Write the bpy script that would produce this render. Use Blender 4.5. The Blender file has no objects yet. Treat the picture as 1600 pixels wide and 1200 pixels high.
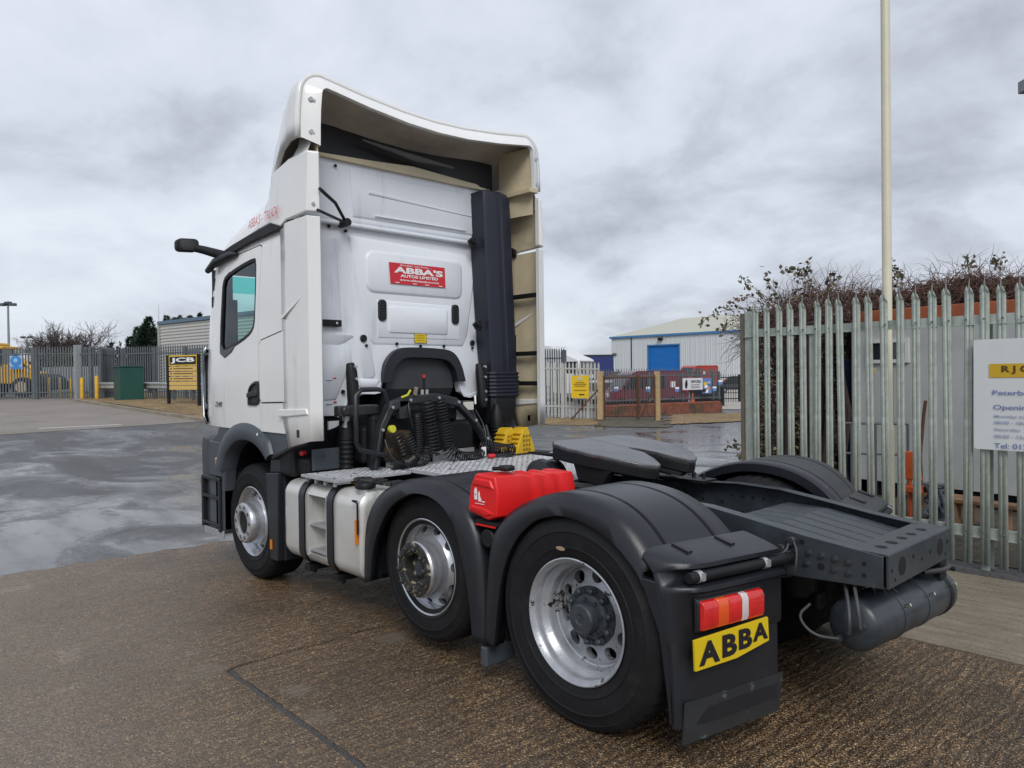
import bpy, bmesh, math, random
from math import sin, cos, pi, radians, sqrt, atan2
from mathutils import Vector, Matrix
random.seed(7)
sc = bpy.context.scene
col = sc.collection
# ------------------------------------------------------------------ camera
CAM = Vector((-2.5537, 4.0471, 1.8145)); YAW, PITCH, ROLL, FPX = -.7553, -.0119, -.0126, 1162.04
fw = Vector((cos(YAW)*cos(PITCH), sin(YAW)*cos(PITCH), sin(PITCH)))
rt = fw.cross(Vector((0, 0, 1))).normalized(); up = rt.cross(fw)
r2 = cos(ROLL)*rt + sin(ROLL)*up; u2 = -sin(ROLL)*rt + cos(ROLL)*up
cam = bpy.data.objects.new('camera', bpy.data.cameras.new('camera'))
cam.data.sensor_width = 36; cam.data.lens = 36*FPX/1600
cam.data.clip_start = .05; cam.data.clip_end = 3000
m = Matrix((r2, u2, -fw)).transposed().to_4x4(); m.translation = CAM
cam.matrix_world = m; col.objects.link(cam); sc.camera = cam
# ------------------------------------------------------------------ world
SUN_EL, SUN_AZ = radians(40), radians(142)      # azimuth: direction to the sun, from +x towards +y
w = bpy.data.worlds.new('World'); sc.world = w; w.use_nodes = True
nt = w.node_tree; nt.nodes.clear()
def N(t, tree=None, **k):
    n = (tree or nt).nodes.new(t)
    for a, b in k.items(): setattr(n, a, b)
    return n
L = nt.links.new
out = N('ShaderNodeOutputWorld'); mixs = N('ShaderNodeMixShader'); L(mixs.outputs[0], out.inputs[0])
sky = N('ShaderNodeTexSky', sky_type='NISHITA', sun_disc=False, sun_elevation=SUN_EL, sun_rotation=pi/2-SUN_AZ)
bg1 = N('ShaderNodeBackground'); bg1.inputs[1].default_value = .09; L(sky.outputs[0], bg1.inputs[0])
bg2 = N('ShaderNodeBackground'); bg2.inputs[1].default_value = 1.0
tc = N('ShaderNodeTexCoord'); sep = N('ShaderNodeSeparateXYZ'); L(tc.outputs['Generated'], sep.inputs[0])
def M(op, a, b=None, c=None):
    n = N('ShaderNodeMath', operation=op)
    for i, v in enumerate((a, b, c)):
        if v is None: continue
        if isinstance(v, (int, float)): n.inputs[i].default_value = v
        else: L(v, n.inputs[i])
    return n.outputs[0]
zz = M('ADD', M('MAXIMUM', sep.outputs[2], 0.0), .42)
cmb = N('ShaderNodeCombineXYZ'); L(M('DIVIDE', sep.outputs[0], zz), cmb.inputs[0]); L(M('DIVIDE', sep.outputs[1], zz), cmb.inputs[1])
n1 = N('ShaderNodeTexNoise'); n1.inputs['Scale'].default_value = 2.6; n1.inputs['Detail'].default_value = 10; n1.inputs['Roughness'].default_value = .56; n1.inputs['Distortion'].default_value = .25
n2 = N('ShaderNodeTexNoise'); n2.inputs['Scale'].default_value = .85; n2.inputs['Detail'].default_value = 3
L(cmb.outputs[0], n1.inputs[0]); L(cmb.outputs[0], n2.inputs[0])
mixf = M('ADD', M('MULTIPLY', n1.outputs[0], .62), M('MULTIPLY', n2.outputs[0], .38))
cr = N('ShaderNodeValToRGB'); L(mixf, cr.inputs[0])
e = cr.color_ramp.elements
e[0].position = .35; e[0].color = (.36, .385, .455, 1)
e[1].position = .63; e[1].color = (.86, .91, .99, 1)
x = cr.color_ramp.elements.new(.44); x.color = (.55, .58, .66, 1)
x = cr.color_ramp.elements.new(.52); x.color = (.73, .78, .875, 1)
L(cr.outputs[0], bg2.inputs[0])
mixs.inputs[0].default_value = .90; L(bg1.outputs[0], mixs.inputs[1]); L(bg2.outputs[0], mixs.inputs[2])
# ------------------------------------------------------------------ sun, exposure
sl = bpy.data.lights.new('sun', 'SUN'); sl.energy = 1.8; sl.angle = radians(24); sl.color = (1, .965, .92)
so = bpy.data.objects.new('sun', sl); col.objects.link(so)
sd = Vector((cos(SUN_EL)*cos(SUN_AZ), cos(SUN_EL)*sin(SUN_AZ), sin(SUN_EL)))
so.rotation_euler = sd.to_track_quat('Z', 'Y').to_euler(); so.location = (0, 0, 30)
vs = sc.view_settings; vs.view_transform = 'Standard'; vs.look = 'None'; vs.gamma = 1; vs.exposure = 0.0; vs.use_curve_mapping = False
# ------------------------------------------------------------------ terrain height and pixel rays (used to find real ground positions)
def sm(t):
    t = max(0., min(1., t)); return t*t*(3-2*t)
def gz(x, y): return .9*sm((x-11)/25)*sm((y+24)/12) - .014
def ray(X, Y): return fw + r2*((X-800)/FPX) - u2*((Y-600)/FPX)
def at(X, Y, D): return CAM + ray(X, Y)*D
def foot(X, D):
    """ground point seen in picture column X at depth D"""
    p = at(X, 600, D); return Vector((p.x, p.y, gz(p.x, p.y)))
def gp(X, Y):
    d = ray(X, Y); lo, hi = 1., 150.
    f = lambda t: (CAM+d*t).z - gz(*(CAM+d*t).xy)
    for _ in range(50):
        mid = (lo+hi)/2
        if f(mid) > 0: lo = mid
        else: hi = mid
    return CAM+d*lo
def ht(X, Y, D): return at(X, Y, D).z
# ------------------------------------------------------------------ materials
MATS = {}
def mat(name, c, rough=.5, metal=0., var=0., vscale=4., bump=0., bscale=60., coat=0., dirt=None, dscale=3., damt=.5, dedge=.08, spec=.5, rvar=0., streak=None):
    if name in MATS: return MATS[name]
    m = bpy.data.materials.new(name); m.use_nodes = True; MATS[name] = m
    t = m.node_tree; b = t.nodes['Principled BSDF']; l = t.links.new
    b.inputs['Base Color'].default_value = (*c, 1); b.inputs['Roughness'].default_value = rough
    b.inputs['Metallic'].default_value = metal; b.inputs['Specular IOR Level'].default_value = spec
    b.inputs['Coat Weight'].default_value = coat
    if coat: b.inputs['Coat Roughness'].default_value = .08
    tcn = t.nodes.new('ShaderNodeTexCoord'); co = tcn.outputs['Object']
    last = None
    if var:
        n = t.nodes.new('ShaderNodeTexNoise'); n.inputs['Scale'].default_value = vscale; n.inputs['Detail'].default_value = 6; n.inputs['Roughness'].default_value = .6
        l(co, n.inputs[0])
        r = t.nodes.new('ShaderNodeValToRGB'); l(n.outputs[0], r.inputs[0])
        r.color_ramp.elements[0].position = .3; r.color_ramp.elements[1].position = .7
        r.color_ramp.elements[0].color = (*[v*(1-var) for v in c], 1); r.color_ramp.elements[1].color = (*[min(1, v*(1+var)) for v in c], 1)
        last = r.outputs[0]; l(last, b.inputs['Base Color'])
        mr = t.nodes.new('ShaderNodeMapRange'); l(n.outputs[0], mr.inputs[0]); rv = rvar or .12
        mr.inputs[3].default_value = max(.02, rough-rv); mr.inputs[4].default_value = min(1, rough+rv); l(mr.outputs[0], b.inputs['Roughness'])
    if dirt:
        n = t.nodes.new('ShaderNodeTexNoise'); n.inputs['Scale'].default_value = dscale; n.inputs['Detail'].default_value = 10; n.inputs['Roughness'].default_value = .7
        if streak:
            mp = t.nodes.new('ShaderNodeMapping'); mp.inputs['Scale'].default_value = streak; l(co, mp.inputs[0]); l(mp.outputs[0], n.inputs[0])
        else: l(co, n.inputs[0])
        r = t.nodes.new('ShaderNodeValToRGB'); l(n.outputs[0], r.inputs[0])
        r.color_ramp.elements[0].position = damt; r.color_ramp.elements[1].position = damt+dedge
        r.color_ramp.elements[0].color = (0, 0, 0, 1); r.color_ramp.elements[1].color = (1, 1, 1, 1)
        mx = t.nodes.new('ShaderNodeMix'); mx.data_type = 'RGBA'; l(r.outputs[0], mx.inputs[0])
        if last: l(last, mx.inputs[6])
        else: mx.inputs[6].default_value = (*c, 1)
        mx.inputs[7].default_value = (*dirt, 1); l(mx.outputs[2], b.inputs['Base Color'])
    if bump:
        n = t.nodes.new('ShaderNodeTexNoise'); n.inputs['Scale'].default_value = bscale; n.inputs['Detail'].default_value = 4
        l(co, n.inputs[0]); bp = t.nodes.new('ShaderNodeBump'); bp.inputs['Strength'].default_value = bump; bp.inputs['Distance'].default_value = .01
        l(n.outputs[0], bp.inputs['Height']); l(bp.outputs[0], b.inputs['Normal'])
    return m
WHITE = mat('white_paint', (.80, .805, .79), .22, var=.03, vscale=1.5, coat=.4, spec=.4, dirt=(.56, .54, .48), dscale=3.2, damt=.55, dedge=.35, streak=(1.6, 1.6, .35))
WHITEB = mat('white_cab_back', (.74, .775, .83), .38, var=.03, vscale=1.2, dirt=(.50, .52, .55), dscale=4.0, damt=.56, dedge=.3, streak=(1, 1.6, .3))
CREAM = mat('raw_fibreglass', (.60, .52, .36), .5, var=.10, vscale=3, dirt=(.28, .23, .15), dscale=4, damt=.58, dedge=.25, bump=.15, bscale=30)
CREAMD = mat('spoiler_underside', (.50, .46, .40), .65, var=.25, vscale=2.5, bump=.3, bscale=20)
PLAS = mat('grey_plastic', (.014, .016, .021), .34, var=.10, vscale=5, bump=.12, bscale=220, dirt=(.050, .050, .050), dscale=5, damt=.585, dedge=.22, rvar=.08, streak=(1, 1, .4))
PLASB = mat('blue_grey_plastic', (.060, .073, .086), .42, var=.10, vscale=3, bump=.05, bscale=150)
PLASD = mat('dark_plastic', (.012, .013, .016), .45, var=.15, vscale=5)
NAVY = mat('intake_plastic', (.014, .017, .032), .48, var=.12, vscale=3)
BLACK = mat('black_steel', (.008, .009, .011), .55, var=.3, vscale=6, spec=.35)
GREASE = mat('greasy_steel', (.028, .028, .030), .35, var=.35, vscale=14, dirt=(.10, .06, .03), dscale=7, damt=.60, dedge=.1)
CHAS = mat('chassis_paint', (.034, .043, .050), .36, var=.3, vscale=7, dirt=(.085, .080, .070), dscale=9, damt=.60, dedge=.12, bump=.08, bscale=90, rvar=.14)
RUB = mat('tyre_rubber', (.009, .0095, .011), .68, spec=.3, var=.25, vscale=9, bump=.15, bscale=120, dirt=(.034, .032, .029), dscale=6, damt=.55, dedge=.3)
RIMS = mat('silver_rim', (.58, .60, .63), .24, metal=.8, var=.12, vscale=9, dirt=(.12, .09, .07), dscale=10, damt=.63, dedge=.05)
RIMW = mat('worn_silver_rim', (.40, .42, .45), .34, metal=.45, var=.22, vscale=7, dirt=(.045, .028, .022), dscale=6.5, damt=.575, dedge=.025, bump=.1)
HUBD = mat('hub_paint', (.040, .048, .056), .45, var=.3, vscale=25)
HUBP = mat('flaking_hub', (.030, .030, .030), .4, var=.3, vscale=20, dirt=(.36, .31, .22), dscale=17, damt=.56, dedge=.03)
RUST = mat('rust', (.10, .045, .025), .8, var=.4, vscale=12)
ALU = mat('aluminium', (.50, .51, .52), .38, metal=.6, var=.10, vscale=6, bump=.1, bscale=30)
TANK = mat('dirty_aluminium_tank', (.66, .66, .63), .34, metal=.4, var=.08, vscale=3, dirt=(.30, .28, .22), dscale=6, damt=.52, dedge=.30, streak=(1.3, 1.3, .22), bump=.12, bscale=7)
CHEQ = mat('tread_plate', (.52, .53, .55), .40, metal=.5, var=.15, vscale=9)
CHEQH = mat('tread_plate_hole', (.06, .06, .065), .6)
RED = mat('red_plastic', (.72, .012, .012), .38, var=.06, vscale=4, spec=.5)
REDS = mat('red_sticker', (.60, .02, .035), .4)
WHT = mat('white_print', (.82, .82, .82), .5)
BLK = mat('black_print', (.012, .010, .014), .5)
YEL = mat('yellow_plate', (.68, .50, .01), .45, var=.02)
YELC = mat('yellow_plastic', (.66, .42, .02), .45, var=.12, vscale=9, dirt=(.35, .22, .03), dscale=9, damt=.6, dedge=.1)
AMB = mat('amber_lens', (.75, .22, .01), .15, coat=.5)
LRED = mat('red_lens', (.62, .012, .01), .1, coat=.8, var=.15, vscale=25)
LWHT = mat('clear_lens', (.60, .55, .55), .12, coat=.6)
LORG = mat('orange_lens', (.72, .085, .01), .12, coat=.6)
STEEL = mat('bright_steel', (.62, .62, .60), .3, metal=.9)
GALV = mat('galvanised_steel', (.42, .47, .425), .50, metal=.25, var=.16, vscale=14, dirt=(.20, .25, .19), dscale=2.5, damt=.52, dedge=.25, bump=.1, bscale=60)
GALV2 = mat('weathered_fence_steel', (.10, .115, .125), .6, var=.2, vscale=2)
GALVL = mat('pale_fence_steel', (.42, .43, .40), .6, var=.15, vscale=2)
POLEM = mat('cream_pole_paint', (.62, .59, .46), .45, var=.06, vscale=3, dirt=(.30, .25, .15), dscale=2, damt=.62, dedge=.2)
WOOD = mat('timber', (.42, .31, .16), .8, var=.2, vscale=8)
def glassmat(name, c, mixv, rough=.03):
    m = bpy.data.materials.new(name); m.use_nodes = True; t = m.node_tree; t.nodes.clear(); l = t.links.new
    o = t.nodes.new('ShaderNodeOutputMaterial'); mx = t.nodes.new('ShaderNodeMixShader'); tr = t.nodes.new('ShaderNodeBsdfTransparent'); g = t.nodes.new('ShaderNodeBsdfGlossy')
    tr.inputs[0].default_value = (*c, 1); g.inputs[0].default_value = (.8, .85, .9, 1); g.inputs['Roughness'].default_value = rough
    fr = t.nodes.new('ShaderNodeFresnel'); fr.inputs[0].default_value = 1.5
    ad = t.nodes.new('ShaderNodeMath'); ad.operation = 'ADD'; l(fr.outputs[0], ad.inputs[0]); ad.inputs[1].default_value = mixv
    l(ad.outputs[0], mx.inputs[0]); l(tr.outputs[0], mx.inputs[1]); l(g.outputs[0], mx.inputs[2]); l(mx.outputs[0], o.inputs[0]); return m
GLASS = glassmat('door_glass', (.80, .90, .88), .0)
GLASST = glassmat('windscreen_glass', (.55, .86, .80), .0)
GLASSB = glassmat('tint_band', (.10, .62, .56), .0)
DGLASS = mat('dark_window', (.02, .025, .03), .08, spec=.8)
# ------------------------------------------------------------------ mesh builder
class MB:
    def __init__(s): s.bm = bmesh.new()
    def face(s, pts, mi=0):
        f = s.bm.faces.new([s.bm.verts.new(p) for p in pts]); f.material_index = mi; return f
    def box(s, a, b, mi=0, M=None):
        x0, y0, z0 = a; x1, y1, z1 = b
        v = [Vector(p) for p in ((x0,y0,z0),(x1,y0,z0),(x1,y1,z0),(x0,y1,z0),(x0,y0,z1),(x1,y0,z1),(x1,y1,z1),(x0,y1,z1))]
        if M: v = [M @ p for p in v]
        v = [s.bm.verts.new(p) for p in v]
        for q in ((3,2,1,0),(4,5,6,7),(0,1,5,4),(1,2,6,5),(2,3,7,6),(3,0,4,7)):
            s.bm.faces.new([v[i] for i in q]).material_index = mi
        return s
    def cbox(s, c, d, rz=0, mi=0):
        Mx = Matrix.Translation(c) @ Matrix.Rotation(rz, 4, 'Z')
        return s.box((-d[0]/2, -d[1]/2, -d[2]/2), (d[0]/2, d[1]/2, d[2]/2), mi, Mx)
    def prism(s, pts, ax, a, b, mi=0, M=None):
        """pts in the other two axes (in xyz order), extruded along ax from a to b"""
        def P(p, t):
            v = {'x': (t, p[0], p[1]), 'y': (p[0], t, p[1]), 'z': (p[0], p[1], t)}[ax]
            v = Vector(v); return M @ v if M else v
        r = [[s.bm.verts.new(P(p, t)) for p in pts] for t in (a, b)]
        n = len(pts)
        s.bm.faces.new(r[0][::-1]).material_index = mi; s.bm.faces.new(r[1]).material_index = mi
        for i in range(n): s.bm.faces.new((r[0][i], r[0][(i+1) % n], r[1][(i+1) % n], r[1][i])).material_index = mi
        return s
    def tube(s, pts, r, seg=8, closed=False, caps=True, mi=0):
        pts = [Vector(p) for p in pts]; n = len(pts); rings = []
        rr = r if isinstance(r, (list, tuple)) else [r]*n
        nrm = None
        for i, p in enumerate(pts):
            if closed: t = pts[(i+1) % n] - pts[i-1]
            else: t = pts[min(i+1, n-1)] - pts[max(i-1, 0)]
            t.normalize()
            if nrm is None:
                nrm = t.orthogonal().normalized()
            else:
                nrm = (nrm - t*nrm.dot(t))
                nrm = nrm.normalized() if nrm.length > 1e-6 else t.orthogonal().normalized()
            bn = t.cross(nrm)
            rings.append([s.bm.verts.new(p + rr[i]*(cos(2*pi*k/seg)*nrm + sin(2*pi*k/seg)*bn)) for k in range(seg)])
        for i in range(n if closed else n-1):
            A, B = rings[i], rings[(i+1) % n]
            for k in range(seg): s.bm.faces.new((A[k], A[(k+1) % seg], B[(k+1) % seg], B[k])).material_index = mi
        if caps and not closed:
            s.bm.faces.new(rings[0][::-1]).material_index = mi; s.bm.faces.new(rings[-1]).material_index = mi
        return s
    def cyl(s, p0, p1, r, seg=16, r1=None, mi=0): return s.tube([p0, p1], [r, r if r1 is None else r1], seg, mi=mi)
    def loft(s, rings, close=True, cap0=True, cap1=True, mi=0):
        R = [[s.bm.verts.new(p) for p in r] for r in rings]; n = len(R[0])
        for i in range(len(R)-1):
            for k in range(n if close else n-1):
                try: s.bm.faces.new((R[i][k], R[i][(k+1) % n], R[i+1][(k+1) % n], R[i+1][k])).material_index = mi
                except ValueError: pass
        if close and cap0: s.bm.faces.new(R[0][::-1]).material_index = mi
        if close and cap1: s.bm.faces.new(R[-1]).material_index = mi
        return s
    def lathe(s, prof, c=(0,0,0), ax='y', seg=64, mi=0, rmod=None):
        """prof: list of (r, t) along axis"""
        R = []
        for j, (r, t) in enumerate(prof):
            ring = []
            for k in range(seg):
                a = 2*pi*k/seg; q = r + (rmod(j, k) if rmod else 0)
                v = {'y': (q*cos(a), t, q*sin(a)), 'z': (q*cos(a), q*sin(a), t), 'x': (t, q*cos(a), q*sin(a))}[ax]
                ring.append(s.bm.verts.new(Vector(v)+Vector(c)))
            R.append(ring)
        for i in range(len(R)-1):
            for k in range(seg): s.bm.faces.new((R[i][k], R[i][(k+1) % seg], R[i+1][(k+1) % seg], R[i+1][k])).material_index = mi
        return R
    def build(s, name, mats, parent=None, bevel=0, smooth=0, loc=None, rot=None, solid=0, seg=2, flip_y=False, merge=True):
        if merge: bmesh.ops.remove_doubles(s.bm, verts=s.bm.verts, dist=1e-5)
        if flip_y:
            for v in s.bm.verts: v.co.y = -v.co.y
        if not solid: bmesh.ops.recalc_face_normals(s.bm, faces=s.bm.faces)
        elif flip_y: bmesh.ops.reverse_faces(s.bm, faces=s.bm.faces)
        me = bpy.data.meshes.new(name); s.bm.to_mesh(me); s.bm.free()
        for mm in (mats if isinstance(mats, (list, tuple)) else [mats]): me.materials.append(mm)
        if smooth:
            for p in me.polygons: p.use_smooth = True
            me.set_sharp_from_angle(angle=radians(smooth))
        o = bpy.data.objects.new(name, me); col.objects.link(o)
        if parent: o.parent = parent
        if loc is not None: o.location = loc
        if rot is not None: o.rotation_euler = rot
        if solid:
            md = o.modifiers.new('solid', 'SOLIDIFY'); md.thickness = abs(solid); md.offset = -1 if solid > 0 else 1
        if bevel:
            md = o.modifiers.new('bevel', 'BEVEL'); md.width = bevel; md.segments = seg; md.limit_method = 'ANGLE'; md.angle_limit = radians(35)
            md.harden_normals = False
        return o
def tag(o, label=None, cat=None, group=None, kind=None):
    for k, v in (('label', label), ('category', cat), ('group', group), ('kind', kind)):
        if v: o[k] = v
    return o
def thing(name, loc, label, cat, group=None, rz=0):
    o = bpy.data.objects.new(name, None); col.objects.link(o); o.location = loc; o.rotation_euler.z = rz
    o.empty_display_size = .2
    return tag(o, label, cat, group)
def copy_tree(o, parent=None):
    c = o.copy(); col.objects.link(c); c.parent = parent
    for ch in list(o.children): copy_tree(ch, c)
    return c
def inst(o, parent, loc=None, rot=None):
    c = o.copy(); col.objects.link(c); c.parent = parent
    if loc is not None: c.location = loc
    if rot is not None: c.rotation_euler = rot
    return c
def txt(s, name, mt, parent, o, right, upv, width, height=None, ext=.0015, bold=.0, shear=0):
    cu = bpy.data.curves.new('t', 'FONT'); cu.body = s; cu.size = 1; cu.extrude = 0; cu.offset = bold; cu.shear = shear; cu.resolution_u = 3
    ob = bpy.data.objects.new('t', cu); col.objects.link(ob)
    bpy.context.view_layer.update()
    me = bpy.data.meshes.new_from_object(ob.evaluated_get(bpy.context.evaluated_depsgraph_get()))
    bpy.data.objects.remove(ob)
    xs = [v.co.x for v in me.vertices]; ys = [v.co.y for v in me.vertices]
    x0, x1, y0, y1 = min(xs), max(xs), min(ys), max(ys)
    kx = width/(x1-x0); ky = height/(y1-y0) if height else kx
    right = Vector(right).normalized(); upv = Vector(upv).normalized(); nn = right.cross(upv); o = Vector(o)
    for v in me.vertices: v.co = o + right*(v.co.x-x0)*kx + upv*(v.co.y-y0)*ky + nn*ext
    me.materials.clear(); me.materials.append(mt); me.name = name
    ob = bpy.data.objects.new(name, me); col.objects.link(ob); ob.parent = parent
    return ob
def rrect(x0, y0, x1, y1, r, n=4):
    p = []
    for cx, cy, a in ((x1-r, y1-r, 0), (x0+r, y1-r, 90), (x0+r, y0+r, 180), (x1-r, y0+r, 270)):
        for k in range(n+1):
            t = radians(a+90*k/n); p.append((cx+r*cos(t), cy+r*sin(t)))
    return p
def bool_mesh(o, ops):
    for kind, c in ops:
        md = o.modifiers.new('b', 'BOOLEAN'); md.operation = kind; md.solver = 'EXACT'; md.object = c
    bpy.context.view_layer.update()
    dg = bpy.context.evaluated_depsgraph_get()
    me = bpy.data.meshes.new_from_object(o.evaluated_get(dg)); o.modifiers.clear(); return me
def lerp(a, b, t): return a+(b-a)*t
# ================================================================== GROUND
def ground_mat(kind):
    m = bpy.data.materials.new(kind); m.use_nodes = True; t = m.node_tree; b = t.nodes['Principled BSDF']; l = t.links.new
    tcn = t.nodes.new('ShaderNodeTexCoord'); geo = t.nodes.new('ShaderNodeNewGeometry'); co = geo.outputs['Position']
    def noise(scale, det=5, rough=.6, vec=co, dist=0):
        n = t.nodes.new('ShaderNodeTexNoise'); n.inputs['Scale'].default_value = scale; n.inputs['Detail'].default_value = det
        n.inputs['Roughness'].default_value = rough; n.inputs['Distortion'].default_value = dist; l(vec, n.inputs[0]); return n.outputs[0]
    def ramp(v, *st):
        r = t.nodes.new('ShaderNodeValToRGB'); l(v, r.inputs[0]); e = r.color_ramp.elements
        for i, (p, c) in enumerate(st):
            q = e[i] if i < 2 else e.new(p)
            q.position = p; q.color = (*c, 1) if isinstance(c, tuple) else (c, c, c, 1)
        return r.outputs[0]
    def mix(f, a, b_, mode='MIX'):
        x = t.nodes.new('ShaderNodeMix'); x.data_type = 'RGBA'; x.blend_type = mode
        for i, v in ((0, f), (6, a), (7, b_)):
            if isinstance(v, (int, float)): x.inputs[i].default_value = v
            elif isinstance(v, tuple): x.inputs[i].default_value = (*v, 1)
            else: l(v, x.inputs[i])
        return x.outputs[2]
    def math_(op, a, b_, clamp=False):
        x = t.nodes.new('ShaderNodeMath'); x.operation = op; x.use_clamp = clamp
        for i, v in ((0, a), (1, b_)):
            if isinstance(v, (int, float)): x.inputs[i].default_value = v
            else: l(v, x.inputs[i])
        return x.outputs[0]
    def mapping(s, rz=0):
        x = t.nodes.new('ShaderNodeMapping'); x.inputs['Scale'].default_value = s; x.inputs['Rotation'].default_value = (0, 0, rz); l(co, x.inputs[0]); return x.outputs[0]
    def bump(h, st, dist, nrm=None):
        x = t.nodes.new('ShaderNodeBump'); l(h, x.inputs['Height'])
        if isinstance(st, (int, float)): x.inputs['Strength'].default_value = st
        else: l(st, x.inputs['Strength'])
        x.inputs['Distance'].default_value = dist
        if nrm is not None: l(nrm, x.inputs['Normal'])
        return x.outputs[0]
    def vor(scale, feat='F1', vec=co, rnd=1):
        v = t.nodes.new('ShaderNodeTexVoronoi'); v.inputs['Scale'].default_value = scale; v.feature = feat; v.inputs['Randomness'].default_value = rnd; l(vec, v.inputs[0]); return v
    if kind == 'aggregate':
        v = vor(108)
        cs = t.nodes.new('ShaderNodeSeparateColor'); l(v.outputs['Color'], cs.inputs[0])
        peb = ramp(cs.outputs[0], (0., (.045, .030, .018)), (1., (.58, .44, .26)), (.22, (.11, .068, .036)), (.45, (.19, .108, .050)), (.62, (.32, .185, .080)), (.78, (.18, .14, .10)), (.9, (.44, .28, .125)))
        edge = ramp(v.outputs['Distance'], (.36, 0.), (.60, 1.))
        c = mix(edge, peb, (.050, .035, .022))
        wv = t.nodes.new('ShaderNodeTexWave'); wv.inputs['Scale'].default_value = 5.2; wv.inputs['Distortion'].default_value = 11.0; wv.inputs['Detail'].default_value = 4; wv.inputs['Detail Scale'].default_value = 1.6; l(mapping((1, .25, 1), .12), wv.inputs[0])
        rdg = ramp(wv.outputs['Fac'], (.1, .74), (.8, 1.16)); c = mix(1., c, rdg, 'MULTIPLY')
        fr = vor(23); csf = t.nodes.new('ShaderNodeSeparateColor'); l(fr.outputs['Color'], csf.inputs[0]); c = mix(1., c, ramp(csf.outputs[1], (0., .80), (1., 1.22)), 'MULTIPLY')
        big = noise(.9, 6, .6); bigr = ramp(big, (.35, .95), (.68, 1.75))
        c = mix(1., c, bigr, 'MULTIPLY')
        # worn cement patches
        pt = ramp(noise(1.6, 7, .65, dist=.4), (.63, 0.), (.74, .6))
        def spot(px_, py_, r_):
            vs_ = t.nodes.new('ShaderNodeVectorMath'); vs_.operation = 'DISTANCE'; l(mapping((1, 1, 0)), vs_.inputs[0]); vs_.inputs[1].default_value = (px_, py_, 0)
            return ramp(math_('ADD', math_('MULTIPLY', vs_.outputs['Value'], 1/r_), math_('MULTIPLY', noise(6, 6, .7), 1.1)), (.75, .75), (1.25, 0.))
        for a_ in ((2.10, 2.30, .30), (1.78, 1.12, .33), (1.45, 2.02, .25), (1.05, 2.10, .25), (1.55, .78, .28)): pt = math_('MAXIMUM', pt, spot(*a_))
        c = mix(pt, c, (.19, .16, .125))
        # grey sky sheen painted into the colour toward the open yard
        sx = t.nodes.new('ShaderNodeSeparateXYZ'); l(co, sx.inputs[0])
        gy = math_('MULTIPLY', ramp(math_('MULTIPLY', math_('ADD', sx.outputs[1], -1.0), .36), (0., 0.), (.8, 1.)), ramp(noise(.7, 5), (.35, .55), (.62, .95)))
        c = mix(gy, c, mix(.42, (.19, .165, .14), peb))
        h = math_('ADD', math_('MULTIPLY', ramp(v.outputs['Distance'], (.0, 1.), (.65, 0.)), 1.0), math_('MULTIPLY', noise(300, 2), .3))
        wetp = ramp(noise(2.3, 6, .55, dist=.5), (.60, 0.), (.68, 1.))     # standing films of water
        st = math_('SUBTRACT', .95, math_('MULTIPLY', wetp, .55))
        nb = bump(h, st, .007); nb2 = bump(noise(9, 4), .25, .02, bump(wv.outputs['Fac'], .35, .012, nb))
        l(nb2, b.inputs['Normal']); l(c, b.inputs['Base Color'])
        rr = math_('SUBTRACT', ramp(noise(5, 5), (.3, .22), (.7, .42)), math_('MULTIPLY', wetp, .14)); l(rr, b.inputs['Roughness'])
        b.inputs['Specular IOR Level'].default_value = .42
    elif kind == 'asphalt':
        v = vor(120)
        cs = t.nodes.new('ShaderNodeSeparateColor'); l(v.outputs['Color'], cs.inputs[0])
        stn = ramp(cs.outputs[0], (0., (.030, .031, .034)), (1., (.12, .12, .12)), (.6, (.055, .056, .058)))
        c = mix(ramp(noise(.35, 7, .6), (.35, 0.), (.68, .7)), stn, (.085, .082, .078))
        tr = noise(1., 6, .6, mapping((.12, .9, 1), .12), .6)
        pud = ramp(noise(.22, 5, .55, mapping((.55, 1.5, 1), .1), .8), (.47, 0.), (.54, 1.))
        sx = t.nodes.new('ShaderNodeSeparateXYZ'); l(co, sx.inputs[0])
        # the hollow along the slab edge holds the most water
        near = math_('SUBTRACT', 1., ramp(math_('MULTIPLY', math_('ABSOLUTE', math_('SUBTRACT', sx.outputs[0], 8.0), 0.), .22), (.25, 0.), (1., 1.)))
        thr = math_('ADD', noise(.55, 6, .58, mapping((.9, 1.1, 1), .25), 1.0), math_('MULTIPLY', near, .17))
        fine = math_('MULTIPLY', math_('SUBTRACT', noise(7, 6, .7), .5), .16)
        thr = math_('ADD', thr, fine)
        pud = math_('MAXIMUM', ramp(thr, (.50, 0.), (.66, 1.)), math_('MULTIPLY', ramp(math_('ADD', noise(.28, 5, .5, mapping((1, 1, 1), .4), .6), fine), (.55, 0.), (.63, 1.)), 1.))
        c = mix(math_('MULTIPLY', pud, .55), c, (.060, .056, .050))
        l(c, b.inputs['Base Color'])
        base_r = ramp(tr, (.35, .38), (.65, .58))
        film = ramp(noise(2.2, 6, .6, mapping((.3, 1.2, 1), .2)), (.38, .06), (.66, .24))
        rr = mix(pud, base_r, film); l(rr, b.inputs['Roughness'])
        st = math_('SUBTRACT', .8, math_('MULTIPLY', pud, .76))
        nb = bump(ramp(v.outputs['Distance'], (0., 1.), (.6, 0.)), st, .004)
        l(bump(noise(6, 5), math_('SUBTRACT', .3, math_('MULTIPLY', pud, .26)), .02, nb), b.inputs['Normal'])
        b.inputs['Specular IOR Level'].default_value = .5
    elif kind == 'brushed':
        st = noise(6, 6, .65, mapping((.35, 2.6, 1), pi/2+.25))
        c = ramp(st, (.30, (.115, .095, .072)), (.72, (.34, .30, .235)), (.5, (.21, .175, .13)))
        c = mix(ramp(noise(1.2, 6), (.4, 0.), (.7, .55)), c, (.13, .095, .06))
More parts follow.
